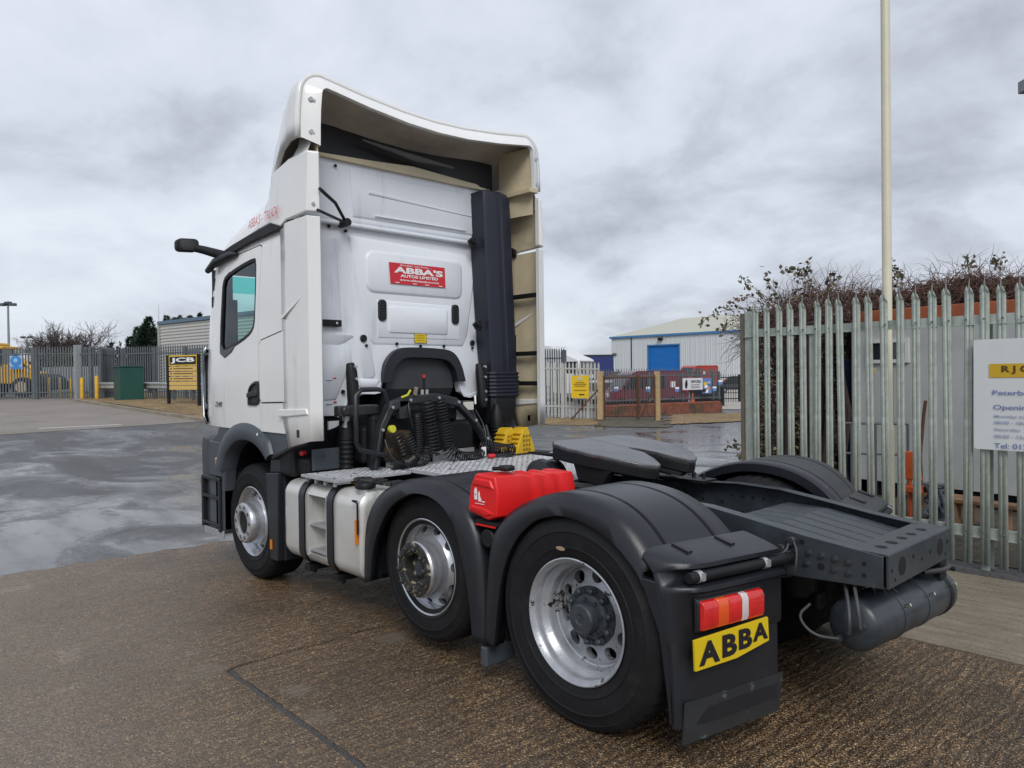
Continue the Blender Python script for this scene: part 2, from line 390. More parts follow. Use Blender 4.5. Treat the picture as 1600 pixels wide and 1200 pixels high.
        v = vor(120); cs = t.nodes.new('ShaderNodeSeparateColor'); l(v.outputs['Color'], cs.inputs[0])
        c = mix(.35, c, ramp(cs.outputs[0], (0., (.08, .06, .04)), (1., (.34, .29, .2))))
        l(c, b.inputs['Base Color']); l(ramp(noise(2, 5), (.3, .35), (.7, .6)), b.inputs['Roughness'])
        l(bump(st, .5, .02, bump(v.outputs['Distance'], .5, .004)), b.inputs['Normal'])
    elif kind == 'paving':
        br = t.nodes.new('ShaderNodeTexBrick'); l(mapping((1, 1, 1), .5), br.inputs[0]); br.inputs['Scale'].default_value = 4.5
        br.inputs['Color1'].default_value = (.20, .165, .135, 1); br.inputs['Color2'].default_value = (.26, .215, .175, 1); br.inputs['Mortar'].default_value = (.13, .11, .095, 1)
        br.inputs['Mortar Size'].default_value = .012
        c = mix(ramp(noise(.5, 6), (.35, 0.), (.7, .6)), br.outputs[0], (.17, .155, .14))
        l(c, b.inputs['Base Color']); l(ramp(noise(.6, 5), (.35, .45), (.65, .7)), b.inputs['Roughness'])
    elif kind == 'gravel':
        v = vor(28); cs = t.nodes.new('ShaderNodeSeparateColor'); l(v.outputs['Color'], cs.inputs[0])
        c = ramp(cs.outputs[0], (0., (.20, .13, .06)), (1., (.60, .48, .28)), (.5, (.40, .28, .13)))
        c = mix(ramp(v.outputs['Distance'], (.35, 0.), (.7, 1.)), c, (.12, .08, .045))
        c = mix(1., c, ramp(noise(1.1, 8, .75), (.3, (.55, .5, .42)), (.7, (1.35, 1.3, 1.2))), 'MULTIPLY')
        c = mix(1., c, ramp(noise(7, 6, .8), (.3, .6), (.7, 1.3)), 'MULTIPLY')
        l(c, b.inputs['Base Color']); b.inputs['Roughness'].default_value = .8
        l(bump(v.outputs['Distance'], 1., -.02), b.inputs['Normal'])
    elif kind == 'dirt':
        c = ramp(noise(3, 8, .7), (.35, (.035, .04, .018)), (.7, (.13, .10, .07)), (.5, (.07, .058, .04)))
        l(c, b.inputs['Base Color']); b.inputs['Roughness'].default_value = .9; l(bump(noise(20, 5), .8, .03), b.inputs['Normal'])
    return m
AGG, ASP, BRU, PAV, GRAV, DIRT = [ground_mat(k) for k in ('aggregate', 'asphalt', 'brushed', 'paving', 'gravel', 'dirt')]
# asphalt yard: one sheet to the horizon
def axis_steps(lo, hi, fine_lo, fine_hi, step, grow=1.35):
    a = []; x = fine_lo
    while x <= fine_hi: a.append(x); x += step
    s = step; x = a[-1]
    while x < hi: s *= grow; x += s; a.append(min(x, hi))
    s = step; x = a[0]; b = []
    while x > lo: s *= grow; x -= s; b.append(max(x, lo))
    return b[::-1]+a
xs = axis_steps(-900, 900, -10, 50, 1.0); ys = axis_steps(-900, 900, -35, 12, 1.0)
mb = MB(); V = [[mb.bm.verts.new((x, y, gz(x, y))) for y in ys] for x in xs]
for i in range(len(xs)-1):
    for j in range(len(ys)-1): mb.bm.faces.new((V[i][j], V[i+1][j], V[i+1][j+1], V[i][j+1]))
ground = tag(mb.build('asphalt_yard', ASP, smooth=60), kind='structure')
# concrete slabs (top at z = 0) with recessed joints
concrete = tag(bpy.data.objects.new('concrete_apron', None), kind='structure'); col.objects.link(concrete)
def slab(poly, mt, top=0.0, name='slab'):
    mb = MB(); mb.prism(poly, 'z', -.09, top); return mb.build(name, mt, concrete, bevel=.004, seg=1)
def ragged(p0, p1, n, amp):
    P = []
    for i in range(n+1):
        t = i/n; q = Vector(p0).lerp(Vector(p1), t); P.append((q.x+random.uniform(-amp, amp), q.y+random.uniform(-amp, amp)*.3))
    return P
J = 2.03
jl = ragged((J, -1.30), (J, 2.150), 34, .010)
jy = ragged((J, 2.165), (-6, 2.26), 50, .012)
slab(ragged((5.62, -1.31), (5.98, 7), 60, .05)+[(-6, 7)]+[(x, y+.040) for x, y in jy[::-1]]+[(x+.040, y) for x, y in jl[::-1]], AGG)
slab(jl+jy[1:]+[(-6, -1.305)], AGG)
slab([(5.4, -1.345), (-6, -1.345), (-6, -3.40), (5.0, -3.40)], BRU)
slab([(-1.2, -3.425), (-6, -3.425), (-6, -3.62), (-1.2, -3.62)], DIRT, -.006, 'verge')
yard2 = tag(MB().box((-8, -30, -.3), (2.2, -3.93, -.004)).build('dirt_ground', DIRT), kind='structure')
# forecourt of paving blocks on the left, raised gravel beds and kerb
def drape(name, pix, mt, dz, sub=10, kind='structure', jit=0):
    """patch of ground whose corners are seen at these picture points, draped over the terrain"""
    P = [gp(*p) for p in pix]; mb = MB(); n = sub; rows = []
    a, b_, c, d = P
    for i in range(n+1):
        r = []
        for j in range(n+1):
            q = a.lerp(b_, j/n).lerp(d.lerp(c, j/n), i/n)
            if jit and (i in (0, n) or j in (0, n)): q = q+Vector((random.uniform(-jit, jit), random.uniform(-jit, jit), 0))
            r.append(mb.bm.verts.new((q.x, q.y, gz(q.x, q.y)+dz)))
        rows.append(r)
    for i in range(n):
        for j in range(n): mb.bm.faces.new((rows[i][j], rows[i][j+1], rows[i+1][j+1], rows[i+1][j]))
    return tag(mb.build(name, mt, smooth=60), kind=kind)
drape('block_paving', [(-260, 697), (346, 657), (130, 623), (-200, 623)], PAV, .008)
drape('edging_strip', [(60, 671), (190, 664.5), (190, 663.2), (60, 669.6)], mat('pale_edging', (.42, .41, .39), .6, var=.1), .013)
drape('gravel_bed', [(120, 627), (400, 670), (400, 640), (128, 612)], GRAV, .05)
mb = MB()
kp = [gp(118+i*24, 627+i*3.72) for i in range(13)]
for i in range(12):
    a, b_ = kp[i], kp[i+1]; d = (b_-a).normalized(); nn = Vector((-d.y, d.x, 0))*.09
    a = a+d*.02; mb.loft([[a-nn+Vector((0,0,-.05)), a+nn+Vector((0,0,-.05)), a+nn+Vector((0,0,.10)), a-nn+Vector((0,0,.10))], [b_-nn+Vector((0,0,-.05)), b_+nn+Vector((0,0,-.05)), b_+nn+Vector((0,0,.10)), b_-nn+Vector((0,0,.10))]])
tag(mb.build('kerb', mat('kerb_stone', (.24, .21, .16), .7, var=.25, vscale=2)), kind='structure')
drape('gravel_verge', [(700, 662), (1010, 664), (1010, 655), (700, 648)], GRAV, .012, sub=44, jit=.22)
drape('mossy_verge', [(935, 667), (1045, 669), (1032, 653), (935, 652)], mat('moss', (.08, .07, .045), .9, var=.6, vscale=3), .02, sub=30, jit=.22)
b4 = tag(MB().box((0,0,0),(1,1,1)).build('tmp', GRAV)); bpy.data.objects.remove(b4)
drape('gravel_patch', [(1044, 664), (1200, 657), (1200, 645), (1047, 648)], GRAV, .03, sub=36, jit=.22)
drape('far_concrete', [(1125, 640), (1300, 640), (1300, 598), (1125, 598)], mat('pale_concrete', (.38, .35, .31), .7, var=.1), .02)
# ================================================================== TRACTOR UNIT
truck = thing('tractor_unit', (0, 0, 0), 'white three axle tractor unit with high roof deflector, standing on wet concrete without trailer', 'lorry')
T = truck
R = .52
def tyre_mesh(worn):
    pr = [(.290, -.020), (.312, -.006), (.330, .000), (.345, .004), (.348, .007), (.352, .007), (.355, .003), (.385, .007), (.420, .008), (.424, .011), (.428, .011), (.432, .007), (.455, .002), (.470, -.004), (.473, -.002), (.477, -.004), (.490, -.014),
          (.508, -.028), (.517, -.040), (.519, -.085), (.519, -.092), (.506, -.094), (.506, -.103), (.519, -.105), (.521, -.140), (.508, -.142), (.508, -.150), (.521, -.152),
          (.521, -.165)]
    full = pr + [(r, -.33-t) for r, t in pr[::-1]]
    k = R/.521
    full = [(r if r < .4 else r*k if r > .5 else r, t) for r, t in full]
    seg = 144; nn = len(full)
    def rmod(j, k):
        jj = min(j, nn-1-j)
        if jj in (17, 18, 19, 20) and k % 3 == 0: return -.009 if jj > 17 else -.005
        return 0
    b = MB(); b.lathe(full, seg=seg, rmod=rmod); return b
def disc_with_holes(b, Nh, r0, r1, rc, rh, prof, th, rhy=None, k=5, mi=0, hmi=0):
    """annulus in the xz plane with Nh holes; prof(r) gives y"""
    rhy = rhy or rh
    for s_ in range(Nh):
        th0 = 2*pi*s_/Nh; ha = pi/Nh
        rect = []
        cr = [(r0, -ha), (r1, -ha), (r1, ha), (r0, ha)]
        for i in range(4):
            A, B = cr[i], cr[(i+1) % 4]
            for q in range(k): rect.append((lerp(A[0], B[0], q/k), lerp(A[1], B[1], q/k)))
        inner = []
        for r, t in rect:
            a = atan2((t/ha), (r-rc)/((r1-r0)/2)); inner.append((rc+rh*cos(a), rhy*sin(a)/rc))
        def P(r, t, dy=0): a = th0+t; return Vector((r*cos(a), prof(r)+dy, r*sin(a)))
        mid = [((a[0]+2*c[0])/3, (a[1]+2*c[1])/3) for a, c in zip(rect, inner)]
        for A, B in ((rect, mid), (mid, inner)):
            va = [b.bm.verts.new(P(*p)) for p in A]; vb = [b.bm.verts.new(P(*p)) for p in B]
            n = len(va)
            for i in range(n): b.bm.faces.new((va[i], va[(i+1) % n], vb[(i+1) % n], vb[i])).material_index = mi
        vb = [b.bm.verts.new(P(*p)) for p in inner]; vc = [b.bm.verts.new(P(*p, -th)) for p in inner]
        for i in range(n): b.bm.faces.new((vb[i], vb[(i+1) % n], vc[(i+1) % n], vc[i])).material_index = hmi
def interp(tab):
    def f(r):
        for (a, x), (b_, y) in zip(tab, tab[1:]):
            if a <= r <= b_: return lerp(x, y, (r-a)/(b_-a))
        return tab[0][1] if r < tab[0][0] else tab[-1][1]
    return f
def nut_mesh(r, h, mt, parent, cap=True):
    b = MB(); b.lathe([(0.0001, h+r*.35), (r*.55, h+r*.25), (r*.8, h), (r, h*.9), (r*1.02, h*.3), (r*1.35, h*.25), (r*1.35, -.004)], seg=12)
    return b.build('wheel_nut', mt, parent, smooth=40)
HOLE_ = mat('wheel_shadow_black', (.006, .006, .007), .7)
def make_wheel(kind):
    wroot = bpy.data.objects.new('wheel', None); col.objects.link(wroot); wroot.parent = T
    tm = tyre_mesh(kind).build('tyre', RUB, wroot, smooth=35)
    MB().cyl((0, -.24, 0), (0, -.23, 0), .25, 32).build('hole_shade_disc', BLACK, wroot, smooth=40)  # black disc added behind the hand holes to paint their shade
    if kind == 'rear':
        t2 = inst(tm, wroot, (0, -.345, 0)); wroot.scale = (1, 1, 1)
        b = MB()
        b.lathe([(.286, -.022), (.296, -.008), (.309, .003), (.315, .000), (.311, -.010), (.300, -.014), (.292, -.022), (.287, -.05), (.280, -.07), (.262, -.085), (.254, -.11), (.254, -.148), (.248, -.152), (.243, -.150), (.240, -.190)], seg=96)
        prof = interp([(.10, -.150), (.155, -.150), (.175, -.160), (.242, -.172)])
        disc_with_holes(b, 10, .157, .2415, .201, .033, prof, .04, rhy=.038)
        b.lathe([(.158, -.1505), (.154, -.148), (.105, -.148), (.100, -.20)], seg=64)
        b.lathe([(.254, -.15), (.258, -.34), (.285, -.36)], seg=48)
        b.build('rim', RIMW, wroot, smooth=35)
        b = MB(); b.lathe([(.150, -.150), (.150, -.142), (.118, -.140), (.112, -.120), (.100, -.112), (.080, -.110), (.076, -.055), (.066, -.046), (.030, -.044), (.022, -.050), (.0001, -.050)], seg=40)
        hub = b.build('hub', HUBD, wroot, smooth=35)
        n0 = nut_mesh(.0165, .035, HUBD, wroot); k = 10; rad = .130; off = -.140
        hb0 = MB().cyl((0, -.112, 0), (0, -.098, 0), .010, 6).build('hub_bolt', HUBD, wroot, smooth=40); hb0.location = (.092, 0, 0)
        for q in range(1, 8): a = 2*pi*q/8; inst(hb0, wroot, (.092*cos(a), 0, .092*sin(a)))
    else:
        b = MB()
        b.lathe([(.286, -.022), (.296, -.008), (.309, .003), (.315, .000), (.311, -.010), (.298, -.014), (.290, -.022), (.284, -.045), (.270, -.06), (.264, -.080), (.262, -.11)], seg=96)
        prof = interp([(.15, .085), (.200, -.020), (.206, -.035), (.228, -.058), (.265, -.080)])
        disc_with_holes(b, 10, .204, .2635, .236, .0245, prof, .04, rhy=.036)
        b.lathe([(.2045, -.031), (.198, -.005), (.190, .040), (.184, .070), (.178, .084), (.170, .090)], seg=96)
        b.lathe([(.262, -.12), (.262, -.30), (.285, -.33)], seg=48)
        b.build('rim', RIMS, wroot, smooth=35)
        b = MB()
        if kind == 'front':
            pf = lambda r: .090+.004*sin((r-.1)/.07*pi)
            disc_with_holes(b, 10, .108, .170, .140, .0205, pf, .02, k=4)
            b.lathe([(.170, .09), (.172, .083)], seg=64); b.lathe([(.109, .090), (.104, .085), (.100, .03), (.095, .02)], seg=48)
            b.build('wheel_trim_ring', ALU, wroot, smooth=35)
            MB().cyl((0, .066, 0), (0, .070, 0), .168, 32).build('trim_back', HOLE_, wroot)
            b = MB(); b.lathe([(.098, .012), (.06, .015), (.055, .045), (.045, .052), (.0001, .052)], seg=40)
            for q in range(6): a = 2*pi*q/6; b.cyl((.074*cos(a), .01, .074*sin(a)), (.074*cos(a), .035, .074*sin(a)), .012, 6)
            b.build('hub', HUBD, wroot, smooth=35)
            n0 = nut_mesh(.012, .018, mat('dark_nut', (.03, .03, .035), .4, metal=.3), wroot); off = .072; rad = .141
        else:
            b.lathe([(.176, .084), (.172, .092), (.160, .094), (.112, .092), (.104, .085), (.100, .02), (.090, .01), (.066, .012), (.058, .04), (.05, .046), (.0001, .046)], seg=64)
            hub = b.build('hub', HUBP, wroot, smooth=35)
            b = MB()
            for q in range(8): a = 2*pi*q/8; b.cyl((.078*cos(a), .01, .078*sin(a)), (.078*cos(a), .032, .078*sin(a)), .011, 6)
            b.cyl((0, .04, 0), (0, .052, 0), .045, 24); b.build('hub_cap', HUBD, wroot, smooth=40)
            n0 = nut_mesh(.0165, .030, HUBP, wroot); off = .093; rad = .137
        k = 10
    n0.location = (rad, off, 0)
    for q in range(1, k):
        a = 2*pi*q/k; inst(n0, wroot, (rad*cos(a), off, rad*sin(a)))
    return wroot
RR = .548; wr = make_wheel('rear'); wr.location = (0, 1.23, RR); wr.rotation_euler.y = .2; wr.scale = (1.035, 1, 1.035)
for ch in wr.children:
    if ch.name.startswith('tyre'): ch.scale = (1.045, 1, 1.045)
c = copy_tree(wr, T); c.location = (0, -1.23, RR); c.rotation_euler = (0, .5, pi)
wm = make_wheel('mid'); wm.location = (1.35, 1.165, R+.056); wm.rotation_euler.y = .1
for ch in wm.children:
    if ch.name.startswith('tyre'): ch.scale = (.945, 1, .945)
c = copy_tree(wm, T); c.location = (1.35, -1.165, R+.056); c.rotation_euler = (0, .5, pi)
wf = make_wheel('front'); wf.location = (3.965, 1.165, R)
c = copy_tree(wf, T); c.location = (3.965, -1.165, R); c.rotation_euler = (0, .5, pi)
b = MB()
for x in (0, 1.35, 3.965): b.cyl((x, -1.0, R+(.075 if x == 1.35 else 0)), (x, 1.0, R+(.075 if x == 1.35 else 0)), .07, 16)
b.lathe([(.05, -.2), (.2, -.14), (.24, 0), (.2, .14), (.05, .2)], c=(0, 0, R), seg=24)
b.build('axle', BLACK, T, smooth=40)
b = MB(); b.lathe([(.0001, .0), (.026, .0)], seg=20)
for v in b.bm.verts: v.co = Vector((v.co.x*1.25+.075, 1.2425, v.co.z*.42+R+.395))
b.build('tyre_sticker', mat('sticker_tan', (.33, .25, .17), .6, var=.2, vscale=60), T)
# ---- mudguards
def resample(P, n):
    P = [Vector(p) for p in P]; d = [0]
    for a, c in zip(P, P[1:]): d.append(d[-1]+(c-a).length)
    o = []
    for i in range(n):
        t = d[-1]*i/(n-1); j = 0
        while j < len(d)-2 and d[j+1] < t: j += 1
        q = (t-d[j])/max(1e-9, d[j+1]-d[j]); o.append(P[j].lerp(P[j+1], q))
    return o
def smooth_poly(P, it=2):
    for _ in range(it):
        Q = [P[0]]
        for a, c in zip(P, P[1:]): Q += [tuple(Vector(a)*.75+Vector(c)*.25), tuple(Vector(a)*.25+Vector(c)*.75)]
        P = Q+[P[-1]]
    return P
def mudguard(name, P, O, s, cen, skew=0, yin=.62, inner_band=.07):
    n = 56; P = resample(smooth_poly(P), n); O = resample(smooth_poly(O), n); cen = Vector(cen)
    def row(y, A, inset):
        o = []
        for p in A:
            d = (cen-p); d.normalize(); q = p+d*inset
            x = q.x*(1+skew*(1.25-y)/.63) if q.x < 0 else q.x
            o.append((x, y*s, q.y))
        return o
    rows = [row(yin+.012, P, inner_band), row(yin, P, inner_band*.9), row(yin, P, .012), row(yin+.015, P, 0)]
    for yy in (.74, 1.07): rows += [row(yy, P, 0), row(yy+.006, P, .014), row(yy+.024, P, .014), row(yy+.030, P, 0)]
    rows += [row(1.165, P, 0), row(1.20, P, .006), row(1.225, P, .020), row(1.243, P, .042)]
    O2 = [o.lerp(p, .04) for o, p in zip(O, P)]
    rows += [row(1.252, O2, 0), row(1.248, O, -.0), row(1.20, O, -.004)]
    b = MB(); b.loft(rows, close=False)
    o = b.build(name, PLAS, T, smooth=50); md = o.modifiers.new('solid', 'SOLIDIFY'); md.thickness = .006; md.offset = 0
    return o
PR = [(.715, .27), (.70, .55), (.652, .88), (.565, .995), (.482, 1.062), (.36, 1.125), (.20, 1.18), (.04, 1.205), (-.12, 1.195), (-.25, 1.155), (-.36, 1.08), (-.45, .97), (-.485, .91)]
OR = [(.60, .27), (.572, .45), (.53, .69), (.433, .89), (.28, 1.03), (.15, 1.075), (.046, 1.09), (-.10, 1.075), (-.248, 1.02), (-.36, .94), (-.437, .865), (-.465, .80)]
PM = [(2.0, .36), (1.985, .75), (1.90, .93), (1.78, 1.03), (1.65, 1.09), (1.50, 1.135), (1.33, 1.155), (1.15, 1.135), (1.0, 1.085), (.86, 1.03), (.775, .93), (.725, .78), (.69, .5), (.675, .24)]
OM = [(1.885, .40), (1.84, .65), (1.70, .87), (1.60, .965), (1.45, 1.04), (1.30, 1.075), (1.12, 1.055), (.97, .965), (.88, .78), (.81, .5), (.78, .26)]
for s in (1, -1):
    mudguard('rear_mudguard', PR, OR, s, (0, .6), .28)
    mudguard('middle_mudguard', PM, OM, s, (1.35, .6), 0)
# rear end of the rear mudguard, with lamp, tube, flap
def RX(y, sk=1): return -.665-.135*(1.255-y)/.655*sk
def rear_end(s):
    prof = [(.215, 1.003), (.19, 1.000), (.10, .975), (.03, .955), (.012, .945), (.010, .925), (.030, .918), (.075, .915), (.085, .90), (.085, .865), (.06, .852), (-.005, .850), (-.02, .842), (-.022, .825), (0.0, .81), (0.0, .60), (.01, .585), (.10, .585), (.10, .70), (.12, .92), (.17, .975)]
    side = interp([(.20, -.625), (.40, -.62), (.60, -.605), (.75, -.580), (.85, -.545), (.92, -.50), (.97, -.455), (1.01, -.42)])
    rings = []
    for y, w in ((.585, 0), (.60, 0), (1.08, 0), (1.13, .05), (1.17, .16), (1.20, .33), (1.225, .52), (1.243, .76), (1.253, 1.0)):
        q = .010 if y < .59 else 0
        r_ = []
        for dx, z in prof:
            x = RX(y)+dx+(q if dx < .09 else 0); zs = min(z, .985)-.02*w; xs_ = side(zs)
            if .02 < dx < .095 and .86 < z < .92: xs_ = side(zs)+.0
            r_.append((lerp(x, max(x, xs_) if dx >= .1 else xs_, w), y*s, lerp(z, zs, w)))
        rings.append(r_)
    b = MB(); b.loft(rings); b.build('mudguard_rear_panel', PLAS, T, smooth=42)
    band = [(-.437, .865), (-.542, .626), (-.585, .318), (-.592, .225)]
    b = MB(); b.loft([[(x, y*s, z) for x, z in band[::-1]]+[(side(z)+.004, y*s, z) for z in (.86, .62, .32, .225)] for y in (1.19, 1.2535)]); b.build('mudguard_side_panel', PLAS, T, bevel=.006, smooth=40)
    b = MB(); rings = []
    for y, w in ((.615, 0), (1.08, 0), (1.14, .08), (1.19, .28), (1.225, .55), (1.245, .8), (1.2535, 1)):
        rings.append([(lerp(RX(y)+.010, side(z)-.004, w), y*s, z) for z in (.60, .45, .215)]+[(lerp(RX(y)+.010, side(z), w)+.014, y*s, z) for z in (.215, .45, .60)])
    b.loft(rings); b.build('mud_flap', PLAS, T, smooth=42)
    # grooves on the sloping shelf with strap slots
    for yy in (.80, 1.08):
        b = MB(); b.loft([[(RX(yy)+.20, (yy-.012)*s, 1.009), (RX(yy)+.20, (yy+.012)*s, 1.009), (RX(yy)+.10, (yy+.018)*s, .985), (RX(yy)+.10, (yy-.018)*s, .985)],
                         [(RX(yy)+.195, (yy-.012)*s, 1.000), (RX(yy)+.195, (yy+.012)*s, 1.000), (RX(yy)+.10, (yy+.018)*s, .972), (RX(yy)+.10, (yy-.018)*s, .972)]])
        b.build('strap_slot', PLASD, T, smooth=30)
    b = MB(); y0, y1 = (1.19, .50)
    b.tube([(RX(y0)-.002+.018, y0*s, .888), (RX(y1)+.016, y1*s, .888)], .026, 16)
    tb = b.build('support_tube', BLACK, T, smooth=40, bevel=.003)
    for yy in (1.13, .70):
        b = MB(); b.tube([(RX(yy-.014)+.018, (yy-.014)*s, .888), (RX(yy+.014)+.018, (yy+.014)*s, .888)], .0285, 16)
        b.box((RX(yy)-.018, (yy-.010)*s, .875), (RX(yy)-.004, (yy+.010)*s, .908)); b.build('tube_clamp', ALU, T, smooth=40)
    # lower flap
    b = MB(); rings = []
    for z, dx in ((.335, .006), (.14, .022)):
        zz = lambda y: z if z > .3 else z-.0
        rings.append([(RX(y)+dx, y*s, zz(y)) for y in (1.225, 1.0, .80, .585)]+[(RX(y)+dx+.008, y*s, zz(y)) for y in (.585, .80, 1.0, 1.225)])
    b.loft(rings); b.build('flap_skirt', mat('scuffed_rubber', (.022, .024, .026), .65, var=.2, dirt=(.10, .135, .14), dscale=9, damt=.60, dedge=.06), T)
    # lamp
    ya, yb = 1.165, .775
    lroot = bpy.data.objects.new('tail_lamp', None); col.objects.link(lroot); lroot.parent = T
    def lampseg(y0, y1, mt, nm, z0=.648, z1=.812, d=.045):
        b = MB(); pr = [(.004, z0), (-d*.8, z0+.008), (-d, z0+.03), (-d, z1-.03), (-d*.75, z1-.008), (.004, z1)]
        b.loft([[(RX(y)+dx, y*s, z) for dx, z in pr] for y in (y0, y1)]); return b.build(nm, mt, lroot, smooth=30, bevel=.004)
    lampseg(ya+.01, yb-.01, PLASD, 'lamp_housing', .640, .800, .02)
    w_ = ya-yb; f = [0, .23, .40, .62, .73, 1.0]
    for i, (mt, nm) in enumerate(((LRED, 'red_lens'), (LORG, 'orange_lens'), (LRED, 'red_lens'), (LWHT, 'clear_lens'), (LRED, 'red_lens'))):
        lampseg(ya-w_*f[i]-(.0015 if i else 0), ya-w_*f[i+1]+.0015, mt, nm, z0=.650, z1=.792)
    for yy in (yb+.02,): b = MB(); b.cyl((RX(yy)-.044, yy*s, .765), (RX(yy)-.05, yy*s, .765), .005, 10); b.build('screw', STEEL, lroot)
for s in (1, -1): rear_end(s)
# registration style plate (five-cornered, tilted)
ey = Vector((RX(.75)-RX(1.2), .75-1.2, 0)).normalized(); ez = Vector((0, 0, 1)); en = ey.cross(ez)
po = Vector((RX(1.238)-.052, 1.238, 0))
pz = [(0, .634), (.484, .652), (.490, .540), (.270, .502), (.006, .496)]
b = MB(); f0 = [po+ey*u+ez*z for u, z in pz]; b.loft([[p+en*(-.012) for p in f0], f0]); plate = b.build('number_plate', YEL, T, bevel=.001)
if en.x > 0: en = -en
for i, (ch, u0, u1, z0, z1, h0, h1) in enumerate((('A', .026, .158, .514, .524, .106, .104), ('B', .172, .268, .522, .538, .103, .090), ('B', .280, .370, .536, .552, .094, .076), ('A', .374, .480, .554, .572, .083, .062))):
    txt(ch, 'letter', BLK, plate, po+ey*u0+ez*z0-Vector((.0, 0, 0)), ey, ez+ey*.0, u1-u0, h0, ext=.003, bold=.045)
def resample3(P, n):
    P = [Vector(p) for p in P]
    for _ in range(3):
        Q = [P[0]]
        for a, c_ in zip(P, P[1:]): Q += [a.lerp(c_, .25), a.lerp(c_, .75)]
        P = Q+[P[-1]]
    d = [0]
    for a, c_ in zip(P, P[1:]): d.append(d[-1]+(c_-a).length)
    o = []; j = 0
    for i in range(n):
        t = d[-1]*i/(n-1)
        while j < len(d)-2 and d[j+1] < t: j += 1
        o.append(P[j].lerp(P[j+1], (t-d[j])/max(1e-9, d[j+1]-d[j])))
    return o
# ---- chassis
b0 = [(-1.225, .802), (-1.0, .800), (-.5, .79), (.3, .79), (4.9, .79)]
def rail(s):
    top = [(4.9, 1.03), (.6, 1.05), (.0, 1.085), (-.30, 1.075), (-.55, 1.040), (-.85, .995), (-1.225, .952)]
    bot = [(-1.225, .800), (-.6, .775), (0, .78), (4.9, .78)]
    b = MB(); b.prism(top+bot, 'y', .452*s, .444*s)
    # flanges
    for P, dz in ((top, -.006), (bot, .006)):
        for p, q in zip(P, P[1:]):
            r = [(p[0], .450*s, p[1]), (p[0], .375*s, p[1]), (p[0], .375*s, p[1]+dz), (p[0], .450*s, p[1]+dz)]
            r2_ = [(q[0], .450*s, q[1]), (q[0], .375*s, q[1]), (q[0], .375*s, q[1]+dz), (q[0], .450*s, q[1]+dz)]
            b.loft([r, r2_], cap0=True, cap1=True)
    return b.build('frame_rail', CHAS, T, bevel=.004, smooth=30)
HOLE = mat('hole_black', (.004, .004, .005), .8)
for s in (1, -1):
    rail(s)
    for i in range(34):
        x = -1.13+.075*i
        for z in (.86, .90, .95, 1.0):
            if z > .90+.10*min(1, max(0, (x+1.1)/.6)): continue
            if random.random() < .38: continue
            if s == 1 and x < -.78 and z < .93: continue
            yo = .453*s if s == 1 else -.4430
            b = MB(); rr = random.choice((.008, .008, .011)); b.cyl((x, yo, z-.01), (x, yo+.0015*(1 if s == 1 else 1), z-.01), rr, 10)
            if i == 0 or 1: pass
            o = b.build('bolt_hole', HOLE, T)
# bolts on the left rail near the rear cross member
b = MB(); b.lathe([(.0001, .016), (.010, .016), (.013, .010), (.0135, .004), (.020, .003), (.020, 0)], seg=6); bolt = b.build('bolt', CHAS, T, smooth=20)
bolt.location = (-.81, .452, .918)
for x, z in ((-.875, .915), (-.94, .910), (-1.005, .905), (-1.07, .900), (-.80, .862), (-.865, .860), (-1.0, .852), (-1.07, .848)): inst(bolt, T, (x, .452, z))
for x, z, r in ((-.84, .962, .013), (-.935, .855, .018), (-1.14, .905, .010), (-1.14, .85, .010)):
    MB().cyl((x, .453, z), (x, .4545, z), r, 16).build('bolt_hole', HOLE, T)
# rear cross member with holes
XE = -1.245
b = MB()
def holeplate(b, u0, u1, v0, v1, holes, P, th):
    """rectangular plate built as strips with round holes; P(u,v,w) -> point"""
    us = sorted(set([u0, u1]+[h[0]-h[2]*1.35 for h in holes]+[h[0]+h[2]*1.35 for h in holes]))
    for a, c in zip(us, us[1:]):
        h = [h for h in holes if a < h[0] < c and abs((a+c)/2-h[0]) < 1e-4]
        if not h:
            b.face([P(a, v0, 0), P(c, v0, 0), P(c, v1, 0), P(a, v1, 0)])
        else:
            hu, hv, hr = h[0]; k = 6; rect = []
            cs = [(a, v0), (c, v0), (c, v1), (a, v1)]
            for i in range(4):
                A, B = cs[i], cs[(i+1) % 4]
                for q in range(k): rect.append((lerp(A[0], B[0], q/k), lerp(A[1], B[1], q/k)))
            inn = []
            for u, v in rect:
                t = atan2((v-hv)/((v1-v0)/2), (u-hu)/((c-a)/2)); inn.append((hu+hr*cos(t), hv+hr*sin(t)))
            n = len(rect)
            for i in range(n):
                j = (i+1) % n
                b.face([P(*rect[i], 0), P(*rect[j], 0), P(*inn[j], 0), P(*inn[i], 0)])
                b.face([P(*inn[i], 0), P(*inn[j], 0), P(*inn[j], -th), P(*inn[i], -th)])
b.box((XE, -.440, .800), (XE+.010, .440, .950)); b.loft([[(XE, y, .945), (XE+.002, y, .955), (XE+.008, y, .960), (XE+.172, y, .966), (XE+.172, y, .955), (XE+.012, y, .950)] for y in (-.440, .440)])
b.build('rear_cross_member', CHAS, T, smooth=30)
for y, z, r_ in ((.27, .880, .040), (-.27, .880, .040), (.40, .88, .008), (.12, .90, .009), (0, .865, .008), (-.12, .88, .010), (-.39, .89, .01), (.36, .83, .007), (-.36, .83, .007)):
    b = MB(); b.lathe([(.0001, -.0012), (r_, -.0012), (r_*1.10, -.0022), (r_*1.16, .001)], c=(XE, y, z), ax='x', seg=24); b.build('beam_hole', HOLE, T)
for y, r_ in ((.30, .026), (.17, .028), (.03, .024), (-.10, .024), (-.25, .025)):
    b = MB(); b.lathe([(.0001, .9646), (r_, .9646), (r_*1.08, .9635)], c=(XE+.085, y, 0), ax='z', seg=24); b.build('beam_hole', HOLE, T)
